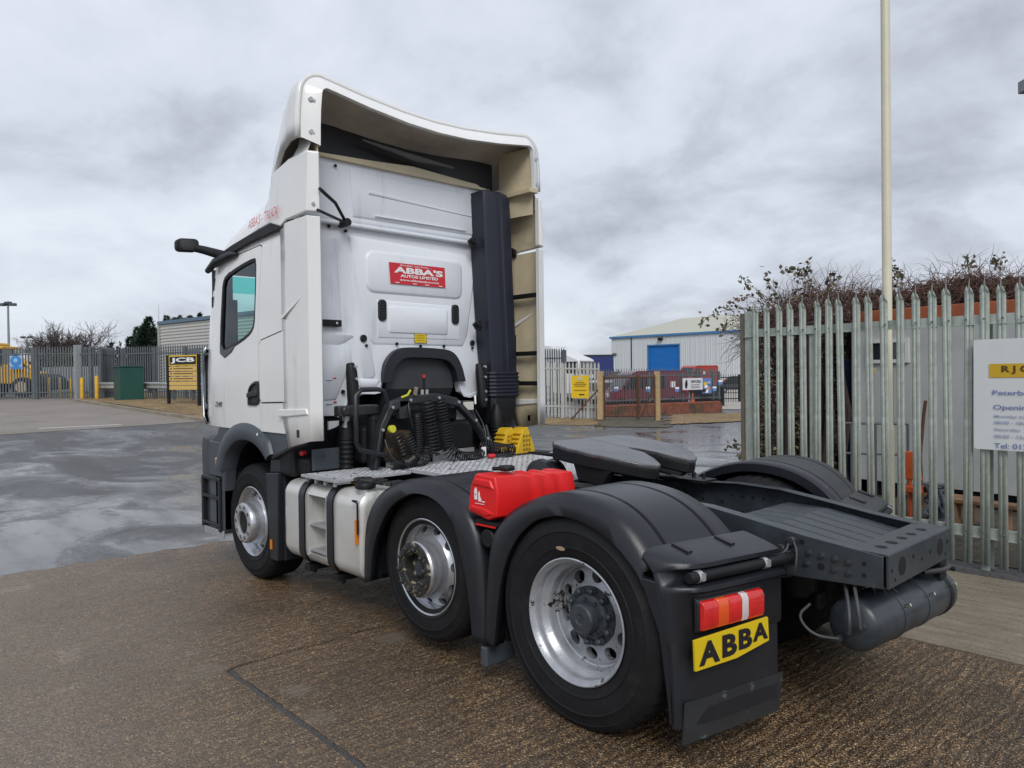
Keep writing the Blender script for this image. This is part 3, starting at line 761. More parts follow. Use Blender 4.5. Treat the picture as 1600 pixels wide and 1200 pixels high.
MB().box((XE+.016, -.425, .812), (XE+.03, .425, .94)).build('cross_member_back', BLACK, T)
# loading ramp between the rails: ridged plates, recessed grooves
for k in range(6):
    y0 = -.36+k*.12; b = MB()
    b.loft([[(-1.07, y0+.006, .925), (-1.07, y0+.114, .925), (-1.07, y0+.114, .905), (-1.07, y0+.006, .905)],
            [(-.62, y0+.006, 1.000), (-.62, y0+.114, 1.000), (-.62, y0+.114, .98), (-.62, y0+.006, .98)],
            [(-.36, y0+.006, 1.005), (-.36, y0+.114, 1.005), (-.36, y0+.114, .98), (-.36, y0+.006, .98)]])
    b.build('ramp_slat', CHAS, T, bevel=.005)
MB().box((-1.2, -.37, .84), (-.2, .37, .89)).build('ramp_base', BLACK, T)
for x in (-.9, -.2, .45, 1.0, 1.9, 2.8): MB().box((x-.06, -.442, .80), (x+.06, .442, .93)).build('cross_member', BLACK, T, bevel=.01)
# under-frame mass, drive shaft, springs
b = MB(); b.box((1.6, -.40, .55), (3.2, .40, .98)); b.box((3.2, -.42, .45), (4.9, .42, 1.35)); b.build('gearbox_and_engine', BLACK, T, bevel=.05)
for s in (1, -1):
    for x in (-.38, .42): MB().cyl((x, .42*s, .42), (x, .42*s, .78), .13, 24).build('air_spring', BLACK, T, smooth=40, bevel=.02)
    MB().box((-.55, .36*s, .36), (.65, .48*s, .46)).build('spring_arm', BLACK, T, bevel=.02)
    MB().box((2.0, .455*s, .50), (3.25, .62*s, .98)).build('side_bracket', BLACK, T)
# towing clevis, right-hand bracket below the beam
b = MB(); b.box((-1.22, -.46, .60), (-1.08, -.36, .80)); b.box((-1.19, -.50, .50), (-1.10, -.44, .78)); b.cyl((-1.28, -.40, .745), (-1.12, -.40, .745), .012, 10); b.build('rear_bracket', BLACK, T, bevel=.01)
b = MB(); b.tube([(-1.20, -.15, .762), (-1.25, -.27, .758), (-1.25, -.40, .75)], .014, 10); b.build('tow_eye', GREASE, T, smooth=40)
# air reservoir
a0, a1 = Vector((-1.075, .40, .590)), Vector((-1.135, -.50, .585)); ax = (a1-a0)
def cylcap(b, p0, p1, r, dome, seg=40):
    d = (p1-p0).normalized(); ps = []; rs = []
    for k in range(7): t = k/6*pi/2; ps.append(p0-d*dome*cos(t)); rs.append(max(.001, r*sin(t)))
    for k in range(7): t = k/6*pi/2; ps.append(p1+d*dome*sin(t)); rs.append(max(.001, r*cos(t)))
    b.tube(ps, rs, seg)
b = MB(); cylcap(b, a0, a1, .128, .055); res = b.build('air_reservoir', CHAS, T, smooth=50)
for t in (.30, .62, .93):
    p = a0.lerp(a1, t); d = ax.normalized()
    b = MB(); b.tube([p-d*.018, p+d*.018], .1325, 40); b.box((p.x-.03, p.y-.012, p.z+.12), (p.x+.03, p.y+.012, .80)); b.build('reservoir_strap', CHAS if t < .9 else BLACK, T, smooth=40, bevel=.002)
    b = MB(); q = p+Vector((-.12, 0, .06)); b.cyl(q, q+Vector((-.022, 0, .012)), .009, 8); b.build('strap_bolt', STEEL, T)
for q in range(9):
    y = .30-q*.085; b = MB(); b.tube([(-1.09, y, .80), (-1.12, y-.02, .74), (-1.12-.02*(q % 3), y-.045, .695)], .0045, 6); b.build('air_line', GREASE, T)
for q, (dx, dz) in enumerate(((-.0, -.02), (-.06, .015), (.045, -.06))):
    p = a0+Vector((dx, .050, dz)); MB().cyl(p, p+Vector((0, .03, 0)), .016, 6).build('hose_fitting', CHAS, T)
b = MB(); b.tube(resample3([(-1.08, .49, .57), (-1.10, .52, .64), (-1.06, .45, .74), (-1.0, .36, .80)], 22), .009, 8); b.build('air_hose', mat('grey_hose', (.055, .06, .065), .5), T, smooth=60)
b = MB(); b.tube(resample3([(-1.135, .49, .605), (-1.13, .50, .70), (-1.08, .42, .79)], 22), .009, 8); b.build('air_hose', MATS['grey_hose'], T, smooth=60)
b = MB(); b.tube(resample3([(-1.03, .48, .53), (-.95, .58, .55), (-.86, .56, .62), (-.88, .46, .66)], 22), .007, 8); b.build('air_hose', MATS['grey_hose'], T, smooth=60)
# bracket between support tube and rail with cables
b = MB(); b.box((-.80, .455, .87), (-.72, .52, .92)); b.cyl((-.76, .455, .915), (-.76, .53, .93), .022, 10); b.cyl((-.70, .455, .83), (-.70, .51, .83), .028, 10); b.cyl((-.80, .46, .965), (-.80, .50, .965), .022, 12)
b.build('tube_bracket', GREASE, T, smooth=40, bevel=.004)
b = MB(); b.tube(resample3([(-.82, .50, .965), (-.845, .52, .93), (-.85, .54, .86), (-.82, .52, .80), (-.74, .47, .77)], 22), .005, 8); b.build('cable', MATS['grey_hose'], T, smooth=60)
b = MB(); b.tube(resample3([(-.79, .50, .95), (-.80, .54, .925), (-.76, .55, .90), (-.68, .50, .87), (-.66, .46, .82)], 22), .006, 8); b.build('cable', MATS['grey_hose'], T, smooth=60)
# ---- fifth wheel (coupling plate), tipped back
fwroot = bpy.data.objects.new('fifth_wheel', None); col.objects.link(fwroot); fwroot.parent = T; fwroot.location = (.57, 0, 1.305); fwroot.rotation_euler = (0, radians(-6.5), 0)
half = [(.40, .0), (.42, .22), (.40, .36), (.33, .43), (.18, .45), (.0, .45), (-.12, .43), (-.24, .37), (-.34, .28), (-.375, .21), (-.36, .16), (-.27, .10), (-.14, .045), (-.04, .035), (.03, .0)]
FWT = mat('greased_plate', (.085, .085, .09), .30, metal=.2, var=.6, vscale=8, bump=.5, bscale=14, dirt=(.40, .30, .18), dscale=10, damt=.62, dedge=.1)
for s in (1, -1):
    b = MB(); n = len(half)
    topz = lambda x: 0 if x > -.18 else -(abs(x+.18))*.16
    A = [(x, y*s, topz(x)) for x, y in half]; Bt = [(x*.995, y*s*.995, topz(x)-.020) for x, y in half]; Cz = [(x*.985, y*s*.985, topz(x)-.085-.02*max(0, x+.1)) for x, y in half]
    b.loft([[(p[0]*.985, p[1]*.985, p[2]+.006) for p in A], A, Bt]); o = b.build('coupling_plate', [FWT], fwroot, smooth=25, bevel=.006)
    b = MB(); b.loft([[(p[0]*.994, p[1]*.994, p[2]-.0005) for p in Bt], Cz]); b.build('plate_skirt', BLACK, fwroot, smooth=25, bevel=.005)
    b = MB(); b.loft([[(x*.9, y*s*.9, topz(x)-.086) for x, y in half], [(x*.85, y*s*.8, topz(x)-.11) for x, y in half]]); b.build('plate_rib', BLACK, fwroot, smooth=30)
    b = MB(); b.prism([(-.16, -.085), (.16, -.085), (.10, -.2), (-.10, -.2)], 'y', .34*s, .41*s); b.build('mounting_bracket', BLACK, fwroot, bevel=.01)
    b = MB(); b.box((-.38+.58, .30*s, 1.065), (.38+.58, .47*s, 1.088)); b.build('mounting_plate', BLACK, T, bevel=.004)
    for x in (.28, .36, .80, .88): b = MB(); b.cyl((x, .43*s, 1.088), (x, .43*s, 1.12), .014, 6); b.build('bolt', BLACK, T)
b = MB(); b.cyl((.06, 0, -.055), (.06, 0, -.12), .09, 24); b.box((.15, -.12, -.12), (.36, .12, -.06)); b.build('locking_jaw', GREASE, fwroot, smooth=40, bevel=.01)
b = MB(); b.tube([(.96, .33, 1.26), (1.05, .38, 1.27), (1.25, .30, 1.255), (1.36, .20, 1.245)], [.014, .014, .010, .006], 8); b.build('release_handle', BLACK, T, smooth=40)
# air spring beside the coupling
b = MB(); b.lathe([(.0001, .50), (.10, .50), (.125, .485), (.13, .44), (.12, .43), (.115, .34), (.0001, .34)], c=(.98, 0, 1.115), ax='y', seg=32); b.build('air_cylinder', PLAS, T, smooth=40)
b = MB(); b.lathe([(.095, .335), (.12, .335), (.12, .325), (.0001, .325)], c=(.98, 0, 1.115), ax='y', seg=32); b.build('rusty_drum', RUST, T, smooth=40)
# ---- deck plates
def deck(name, x0, x1, y0, y1, z, bars=True, parent=T):
    b = MB(); b.box((x0, y0, z-.022), (x1, y1, z)); d = b.build(name, CHEQ, parent, bevel=.003)
    b = MB(); i = 0
    x = x0+.03
    while x < x1-.02:
        y = y0+.03; j = 0
        while y < y1-.02:
            a = (pi/4 if (i+j) % 2 else -pi/4)
            Mx = Matrix.Translation((x, y, z)) @ Matrix.Rotation(a, 4, 'Z')
            b.box((-.015, -.004, -.001), (.015, .004, .004), 0, Mx); y += .032; j += 1
        x += .032; i += 1
    o = b.build('tread_bars', CHEQ, parent, merge=False); o['kind'] = 'stuff'
    b = MB()
    for _ in range(int((x1-x0)*(y1-y0)*45)):
        xx, yy = random.uniform(x0+.04, x1-.04), random.uniform(y0+.04, y1-.04); b.cyl((xx, yy, z), (xx, yy, z+.0045), .008, 8)
    o = b.build('drain_holes', CHEQH, parent, merge=False); o['kind'] = 'stuff'
    return d
deck('deck_plate', 2.34, 2.86, .56, 1.25, 1.055)
b = MB()
for q in range(4): b.box((2.36+q*.14, 1.10, 1.015), (2.40+q*.14, 1.22, 1.033)); b.box((2.37+q*.14, 1.215, 1.0), (2.39+q*.14, 1.235, 1.033))
b.build('deck_bracket', ALU, T)
deck('deck_plate', 1.02, 2.70, -1.22, .552, 1.062)
for y0, y1 in ((-.42, .06), (.10, .55)):
    MB().box((2.712, y0, 1.05), (2.722, y1, 1.15)).build('deck_upstand', ALU, T, bevel=.002)
b = MB()
for q in range(7): b.box((1.84+q*.075, 1.02+random.uniform(-.03, .03), 1.03), (1.89+q*.075, 1.07+random.uniform(-.02, .03), 1.055+random.uniform(0, .02)))
b.cyl((1.9, 1.05, 1.045), (2.35, 1.07, 1.045), .012, 8); b.build('connector_cluster', GREASE, T, bevel=.003)
# ---- fuel tanks
def tank(s):
    tr = bpy.data.objects.new('fuel_tank', None); col.objects.link(tr); tr.parent = T
    def sect(x, ins=0):
        P = rrect(.58+ins, .345+ins, 1.225-ins, .985-ins, .115, 6); return [(x, y*s, z) for y, z in P]
    b = MB()
    cut0, cut1 = 2.49, 2.83
    b.loft([sect(2.02, .05), sect(2.028, .02), sect(2.05), sect(2.2), sect(cut0)], cap1=True); o = b.build('tank_body', TANK, tr, smooth=40)
    b = MB(); b.loft([sect(cut1), sect(3.0), sect(3.16), sect(3.20, .008), sect(3.222, .035), sect(3.23, .07)]); b.build('tank_body', TANK, tr, smooth=40)
    b = MB(); P = [(y*s, z) for y, z in rrect(.58, .345, 1.225, .985, .115, 6)]
    # middle section with step recesses
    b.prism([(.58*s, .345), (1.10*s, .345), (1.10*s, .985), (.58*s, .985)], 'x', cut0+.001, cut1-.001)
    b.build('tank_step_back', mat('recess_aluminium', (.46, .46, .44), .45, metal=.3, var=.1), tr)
    fr = MB(); o_ = rrect(cut0, .345, cut1, .985, .004, 1); 
    for (x0, x1, z0, z1) in ((cut0+.001, cut0+.035, .42, .92), (cut1-.035, cut1-.001, .42, .92)): fr.box((x0, 1.0*s, z0), (x1, 1.224*s, z1))
    def cor(z0, z1, top):
        pr = [(1.0*s, z0), (1.224*s, z0)] if not top else []
        if top: P = [(1.0*s, z0), (1.224*s, z0)]+[((1.109+.115*cos(t*pi/12))*s, .870+.115*sin(t*pi/12)) for t in range(1, 7)]+[(1.0*s, .985)]
        else: P = [(1.0*s, z1), (1.0*s, .345)]+[((1.109+.115*sin(t*pi/12))*s, .460-.115*cos(t*pi/12)) for t in range(0, 6)]+[(1.224*s, z1)]
        fr.prism(P, 'x', cut0+.001, cut1-.001)
    cor(.90, .985, True); cor(.345, .44, False)
    fr.build('tank_step_frame', TANK, tr, bevel=.012, smooth=40)
    for z in (.655, .455):
        b = MB(); b.box((cut0+.03, 1.02*s, z), (cut1-.03, 1.215*s, z+.018))
        for q in range(9): b.box((cut0+.045+q*.024, 1.09*s, z+.018), (cut0+.055+q*.024, 1.21*s, z+.026))
        b.build('step', ALU, tr, bevel=.002)
    for x in (cut0-.050, cut1+.050):
        b = MB(); Pi = rrect(.57, .336, 1.234, .994, .122, 6); Po = rrect(.562, .328, 1.242, 1.002, .13, 6); n = len(Pi); hw = .045
        rings = [[(x-hw, y*s, z) for y, z in Po], [(x+hw, y*s, z) for y, z in Po], [(x+hw, y*s, z) for y, z in Pi], [(x-hw, y*s, z) for y, z in Pi]]
        b.loft(rings, cap0=False, cap1=False); b.build('tank_strap', PLAS, tr, smooth=40)
        b = MB(); b.box((x-.04, .75*s, .28), (x+.04, 1.2*s, .33)); b.cyl((x, 1.13*s, .25), (x, 1.13*s, .33), .018, 8); b.build('strap_bracket', BLACK, tr, bevel=.006)
    b = MB(); c = (2.13, 1.12*s, 0); rz = lambda r, z: (r, z)
    b.lathe([(.060, .955), (.060, 1.0), (.052, 1.005)], c=c, ax='z', seg=24); b.build('filler_neck', ALU, tr, smooth=40)
    b = MB(); b.lathe([(.058, 1.004), (.073, 1.006), (.075, 1.03), (.068, 1.045), (.0001, 1.048)], c=c, ax='z', seg=24, rmod=lambda j, k: .003*(k % 2)); b.build('filler_cap', BLACK, tr, smooth=40)
    MB().box((2.40, .88*s, 1.003), (2.475, 1.09*s, 1.006)).build('yellow_label', YELC, tr)
    MB().box((2.055, 1.226*s, .62), (2.075, 1.250*s, .80)).build('side_reflector', AMB, tr, bevel=.003)
    b = MB(); b.tube([(2.10, 1.21*s, .92), (2.10, 1.245*s, .93), (2.03, 1.25*s, .92), (2.03, 1.25*s, .70)], .008, 8); b.build('reflector_bracket', BLACK, tr, smooth=40)
    return tr
for s in (1, -1): tank(s)
# ---- red box across the frame
rb = bpy.data.objects.new('red_box', None); col.objects.link(rb); rb.parent = T
oct_ = [(.803, 1.025), (.775, 1.175), (.738, 1.240), (.725, 1.250), (.562, 1.242), (.540, 1.150), (.552, 1.015), (.625, .988)]
cx_, cz_ = .67, 1.12
def osc(k, dx=0, dz=0): return [(cx_+(x-cx_)*k+dx, cz_+(z-cz_)*k+dz) for x, z in oct_]
b = MB(); rings = []
for y, k in ((1.258, .94), (1.25, .99), (1.235, 1.0), (1.12, 1.0), (1.02, 1.0)): rings.append([(x, y, z) for x, z in osc(k)])
for i in range(3):
    y = .99-.12*i
    for yy, k in ((y, .93), (y-.03, .93), (y-.05, 1.0), (y-.09, 1.0)): rings.append([(x, yy, z if z > 1.1 else z) for x, z in osc(k)])
rings.append([(x, .615, z) for x, z in osc(1.0)]); rings.append([(x, .60, z) for x, z in osc(.95)])
rings = [[(x, y, z-.032*max(0, 1.25-y)/.65) for x, y, z in r_] for r_ in rings]
b.loft(rings); b.build('box_body', RED, rb, bevel=.006, smooth=25)
b = MB(); b.loft([[(x, 1.252, z) for x, z in ((.760, 1.180), (.730, 1.228), (.590, 1.225), (.560, 1.165))], [(x, 1.268, z) for x, z in ((.745, 1.188), (.722, 1.217), (.60, 1.214), (.578, 1.178))]]); b.build('raised_panel', RED, rb, bevel=.004)
b = MB(); b.loft([[(x, 1.252, z) for x, z in ((.780, 1.035), (.765, 1.065), (.64, 1.058), (.572, 1.035), (.572, 1.020), (.63, 1.003))], [(x, 1.266, z) for x, z in ((.770, 1.044), (.760, 1.058), (.65, 1.052), (.585, 1.034), (.59, 1.028), (.64, 1.015))]]); b.build('raised_panel', RED, rb, bevel=.004)
# jerrycan pictogram
b = MB(); Y = 1.260
b.prism([(.735, 1.098), (.735, 1.150), (.728, 1.165), (.720, 1.168), (.711, 1.150), (.711, 1.098)], 'y', Y, Y+.002); b.prism([(.700, 1.09), (.700, 1.135), (.693, 1.150), (.687, 1.135), (.688, 1.12), (.675, 1.10), (.675, 1.09)], 'y', Y, Y+.002)
b.build('pictogram', WHT, rb); MB().cyl((.723, Y, 1.128), (.723, Y+.003, 1.128), .005, 10).build('pictogram', RED, rb)
MB().box((.645, Y, 1.088), (.670, Y+.002, 1.094)).build('pictogram', WHT, rb); MB().box((.65, Y, 1.075), (.73, Y+.0015, 1.078)).build('pictogram', WHT, rb)
b = MB(); b.lathe([(.045, 1.255), (.05, 1.262), (.05, 1.276), (.045, 1.282), (.0001, 1.282)], c=(.655, 1.08, 0), ax='z', seg=20); b.cyl((.62, 1.08, 1.270), (.73, 1.12, 1.262), .012, 8); b.build('screw_lid', BLACK, rb, smooth=40)
b = MB(); b.box((.56, .70, .955), (.76, 1.24, .975)); b.build('box_bracket', BLACK, T, bevel=.003); MB().box((.58, 1.235, .945), (.75, 1.242, .955)).build('box_bracket_edge', RED, T)
b = MB(); b.cyl((.66, 1.10, .875), (.66, 1.235, .875), .055, 20); b.build('box_foot', BLACK, T, smooth=40, bevel=.01)
b = MB(); b.box((.68, 1.0, .12), (.735, 1.235, .24)); b.build('mudguard_stub', PLASB, T, bevel=.012)
# ---- yellow wheel chocks on the far side of the deck
for q, (x, y, rz) in enumerate(((2.68, -.80, .12), (2.60, -.925, .12))):
    cr_ = bpy.data.objects.new('wheel_chock', None); col.objects.link(cr_); cr_.parent = T; cr_.location = (x, y, 1.063); cr_.rotation_euler.z = rz; cr_.scale = (.9, .82, .95)
    b = MB(); b.prism([(-.16, 0), (.20, 0), (.06, .255), (-.02, .265), (-.13, .08)], 'y' if False else 'x', -.07, .07)
    for k in range(5):
        t = k/5; b.box((-.06, .06+.13*t*0+(.135-.125*t), .03+.21*t), (.06, .085+(.135-.125*t), .05+.21*t))
    b.build('chock_body', YELC, cr_, bevel=.006)
    for k in range(4):
        for j in range(3): MB().box((-.074, -.06+j*.05, .03+k*.045), (-.071, -.03+j*.05, .055+k*.045)).build('chock_pocket', mat('dark_yellow', (.25, .15, .01), .7), cr_)
MB().box((2.45, -1.2, 1.063), (2.85, -.72, 1.073)).build('rubber_mat', BLACK, T, bevel=.003)
# ---- cab shell
XR = 3.10
def cab_ring(z, w, xf, a, b_, xr=XR, inset=0):
    P = []; w -= inset; xf -= inset; xr += inset
    n = 10
    P.append((xr, w, z)); 
    for k in range(4): P.append((lerp(xr, xf-a, (k+1)/5), w, z))
    for k in range(n+1):
        t = k/n*pi/2; P.append((xf-a+a*sin(t), w-b_+b_*cos(t), z))
    return P+[(x, -y, z) for x, y, z in P[::-1]]
LV = [(1.36, 1.248, 5.20, .95, .30), (1.46, 1.25, 5.24, .95, .30), (1.9, 1.25, 5.22, .95, .30), (2.4, 1.248, 5.14, .92, .30), (2.90, 1.238, 5.02, .88, .32), (3.00, 1.225, 4.98, .88, .34), (3.14, 1.185, 4.86, .95, .40), (3.30, 1.10, 4.66, 1.0, .45), (3.46, 1.0, 4.38, .9, .5), (3.60, .86, 4.0, .6, .5), (3.66, .74, 3.75, .4, .4)]
bo = MB(); bo.loft([cab_ring(*l) for l in LV]); outer = bo.build('o', WHITE)
bi = MB(); bi.loft([cab_ring(z, w, xf, a, b_, inset=.055) for z, w, xf, a, b_ in [(1.50, 1.25, 5.24, .95, .30)]+LV[2:-2]]); inner = bi.build('i', WHITE)
WIN = smooth_poly([(4.36, 2.60), (4.345, 2.70), (4.28, 2.772), (3.97, 2.83), (3.67, 2.862), (3.62, 2.84), (3.625, 2.60), (3.648, 2.32), (3.685, 2.235), (3.80, 2.175), (4.1, 2.10), (4.33, 2.065), (4.40, 2.07), (4.405, 2.2), (4.36, 2.60)], 1)[:-1]
wc = MB().prism(WIN, 'y', -2, 2).build('wc', WHITE)
tcut = MB().prism([(1.13, .9), (1.13, 1.50), (.76, 1.51), (.68, 1.63), (.42, 1.675), (.34, 1.70), (.27, 1.90), (.20, 2.0), (-.46, 2.0), (-.53, 1.80), (-.57, 1.66), (-.66, 1.61), (-.78, 1.635), (-.95, 1.68), (-1.12, 1.73), (-1.12, .9)], 'x', 2.9, 3.45).build('tc', WHITE)
wsc = MB().prism([(-.98, 2.02), (.98, 2.02), (.93, 2.88), (-.93, 2.88)], 'x', 4.75, 6).build('ws', WHITE)
me = bool_mesh(outer, [('DIFFERENCE', inner), ('DIFFERENCE', wc), ('DIFFERENCE', wsc), ('DIFFERENCE', tcut)])
shell = bpy.data.objects.new('s', me); col.objects.link(shell)
DOOR = [(3.585, 1.30), (3.59, 1.62), (3.60, 2.0), (3.575, 2.4), (3.54, 2.75), (3.52, 2.93), (3.57, 2.955), (4.62, 2.885), (4.66, 2.3), (4.74, 1.7), (4.76, 1.30)]
def grow(P, d):
    cx = sum(p[0] for p in P)/len(P); cz = sum(p[1] for p in P)/len(P)
    return [(x+(d if x > cx else -d), z+(d if z > cz else -d)) for x, z in P]
doors = []
for s in (1, -1):
    pr_ = MB().prism(grow(DOOR, -.004), 'y', .85*s, 2*s).build('dp', WHITE)
    dm = bool_mesh(shell, [('INTERSECT', pr_)]); bpy.data.objects.remove(pr_)
    dm.materials.clear(); dm.materials.append(WHITE)
    for p in dm.polygons: p.use_smooth = True
    dm.set_sharp_from_angle(angle=radians(30))
    d = bpy.data.objects.new('door', dm); col.objects.link(d); d.parent = T; doors.append(d)
gs = [MB().prism(grow(DOOR, .009), 'y', .85*s, 2*s).build('dg', WHITE) for s in (1, -1)]
cm = bool_mesh(shell, [('DIFFERENCE', g) for g in gs]); cm.materials.clear(); cm.materials.append(WHITE)
for p in cm.polygons: p.use_smooth = True
cm.set_sharp_from_angle(angle=radians(30)); cm.name = 'cab_body'
cab = bpy.data.objects.new('cab_body', cm); col.objects.link(cab); cab.parent = T
for o in (outer, inner, wc, wsc, tcut, shell, *gs): bpy.data.objects.remove(o)
# door trim: window rubber, glass, handle, badge, mirror
def outline_shape(P, k):
    cx = sum(p[0] for p in P)/len(P); cz = sum(p[1] for p in P)/len(P)
    o = []
    n = len(P)
    for i, p in enumerate(P):
        a, c = Vector(P[i-1]), Vector(P[(i+1) % n]); d = (c-a).normalized(); nn = Vector((d.y, -d.x))
        if nn.dot(Vector((p[0]-cx, p[1]-cz))) < 0: nn = -nn
        o.append((p[0]+nn.x*k, p[1]+nn.y*k))
    return o
for s, d in zip((1, -1), doors):
    b = MB(); A = outline_shape(WIN, .004); Bn = outline_shape(WIN, -.028)
    yw = lambda z: 1.2455-.012*max(0, (z-2.3))/.6
    b.loft([[(x, (yw(z)-.03)*s, z) for x, z in A], [(x, (yw(z)+.004)*s, z) for x, z in A], [(x, (yw(z)+.002)*s, z) for x, z in Bn], [(x, (yw(z)-.03)*s, z) for x, z in Bn]], cap0=False, cap1=False)
    b.build('window_seal', BLACK, d, smooth=40)
    b = MB(); b.face([(x, (yw(z)-.012)*s, z) for x, z in outline_shape(WIN, -.02)]); b.build('window_glass', GLASS, d)
    b = MB(); b.prism([(4.41, 2.16), (4.41, 2.05), (4.30, 2.005), (4.14, 2.055), (4.06, 2.115), (4.12, 2.108), (4.33, 2.075)], 'y', 1.240*s, 1.256*s); b.build('window_corner_trim', PLASB, d, bevel=.01, smooth=30)
    b = MB(); P = smooth_poly([(3.80, 1.58), (3.80, 1.70), (3.74, 1.765), (3.60, 1.80), (3.575, 1.76), (3.56, 1.66), (3.59, 1.58), (3.80, 1.58)], 1)[:-1]
    b.loft([[(x, 1.244*s, z) for x, z in P], [(x, 1.262*s, z) for x, z in P], [(3.68+(x-3.68)*.82, 1.266*s, 1.68+(z-1.68)*.82) for x, z in P], [(3.68+(x-3.68)*.78, 1.253*s, 1.68+(z-1.68)*.78) for x, z in P]], cap1=True)
    b.build('handle_recess', PLASD, d, smooth=30)
    b = MB(); b.prism([(3.79, 1.645), (3.79, 1.685), (3.60, 1.72), (3.585, 1.66)], 'y', 1.250*s, 1.278*s); b.build('door_handle', PLASD, d, bevel=.008, smooth=40)
dl = doors[0]
txt('2545', 'model_number', BLK, dl, (4.545, 1.2505, 1.552), (-1, 0, 0), (0, 0, 1), .17, .048, ext=.003, bold=.02, shear=.3)
# glass of the windscreen with tint band
b = MB(); pz_ = lambda z: 5.19-(z-1.9)*.17
b.face([(pz_(z)-.02, y, z) for y, z in ((-.97, 2.02), (.97, 2.02), (.93, 2.70), (-.93, 2.70))]); b.build('windscreen', GLASST, T)
b = MB(); b.face([(pz_(z)-.02, y, z) for y, z in ((-.93, 2.70), (.93, 2.70), (.93, 2.87), (-.93, 2.87))]); b.build('tint_band', GLASSB, T)
# cab interior
FAB = mat('seat_fabric', (.05, .055, .06), .8, var=.2)
b = MB(); b.box((3.3, -1.15, 1.50), (5.05, 1.15, 1.56)); b.box((4.55, -1.14, 1.55), (5.1, 1.14, 2.06)); b.build('dashboard', mat('dash_plastic', (.04, .042, .045), .6), T, bevel=.04)
for y in (.62, -.62):
    sr = bpy.data.objects.new('seat', None); col.objects.link(sr); sr.parent = T
    b = MB(); b.box((3.75, y-.25, 1.62), (4.25, y+.25, 1.86)); b.build('seat_cushion', FAB, sr, bevel=.05, smooth=40)
    b = MB(); b.loft([[(3.80, y-.24, 1.85), (3.80, y+.24, 1.85), (3.68, y+.24, 1.85), (3.68, y-.24, 1.85)], [(3.66, y-.22, 2.40), (3.66, y+.22, 2.40), (3.56, y+.22, 2.40), (3.56, y-.22, 2.40)], [(3.62, y-.12, 2.58), (3.62, y+.12, 2.58), (3.55, y+.12, 2.58), (3.55, y-.12, 2.58)]]); b.build('seat_backrest', FAB, sr, bevel=.04, smooth=40)
b = MB(); P = [(4.42+.10*sin(t*pi/12)*1, -.62+.22*cos(t*pi/12), 2.02+.19*sin(t*pi/12)) for t in range(24)]; b.tube(P, .016, 8, closed=True); b.build('steering_wheel', BLACK, T, smooth=60)
b = MB(); b.box((4.75, .93, 2.04), (4.77, 1.17, 2.60)); b.box((4.74, .98, 2.55), (4.78, 1.17, 2.88)); b.build('door_post_trim', mat('pillar_cloth', (.045, .055, .055), .8), T)
b = MB(); b.box((4.50, -.10, 2.28), (4.54, .10, 2.50)); b.cyl((4.8, 0, 2.75), (4.55, 0, 2.45), .012, 6); b.build('interior_mirror', mat('sun_visor', (.10, .12, .09), .7), T, bevel=.01)
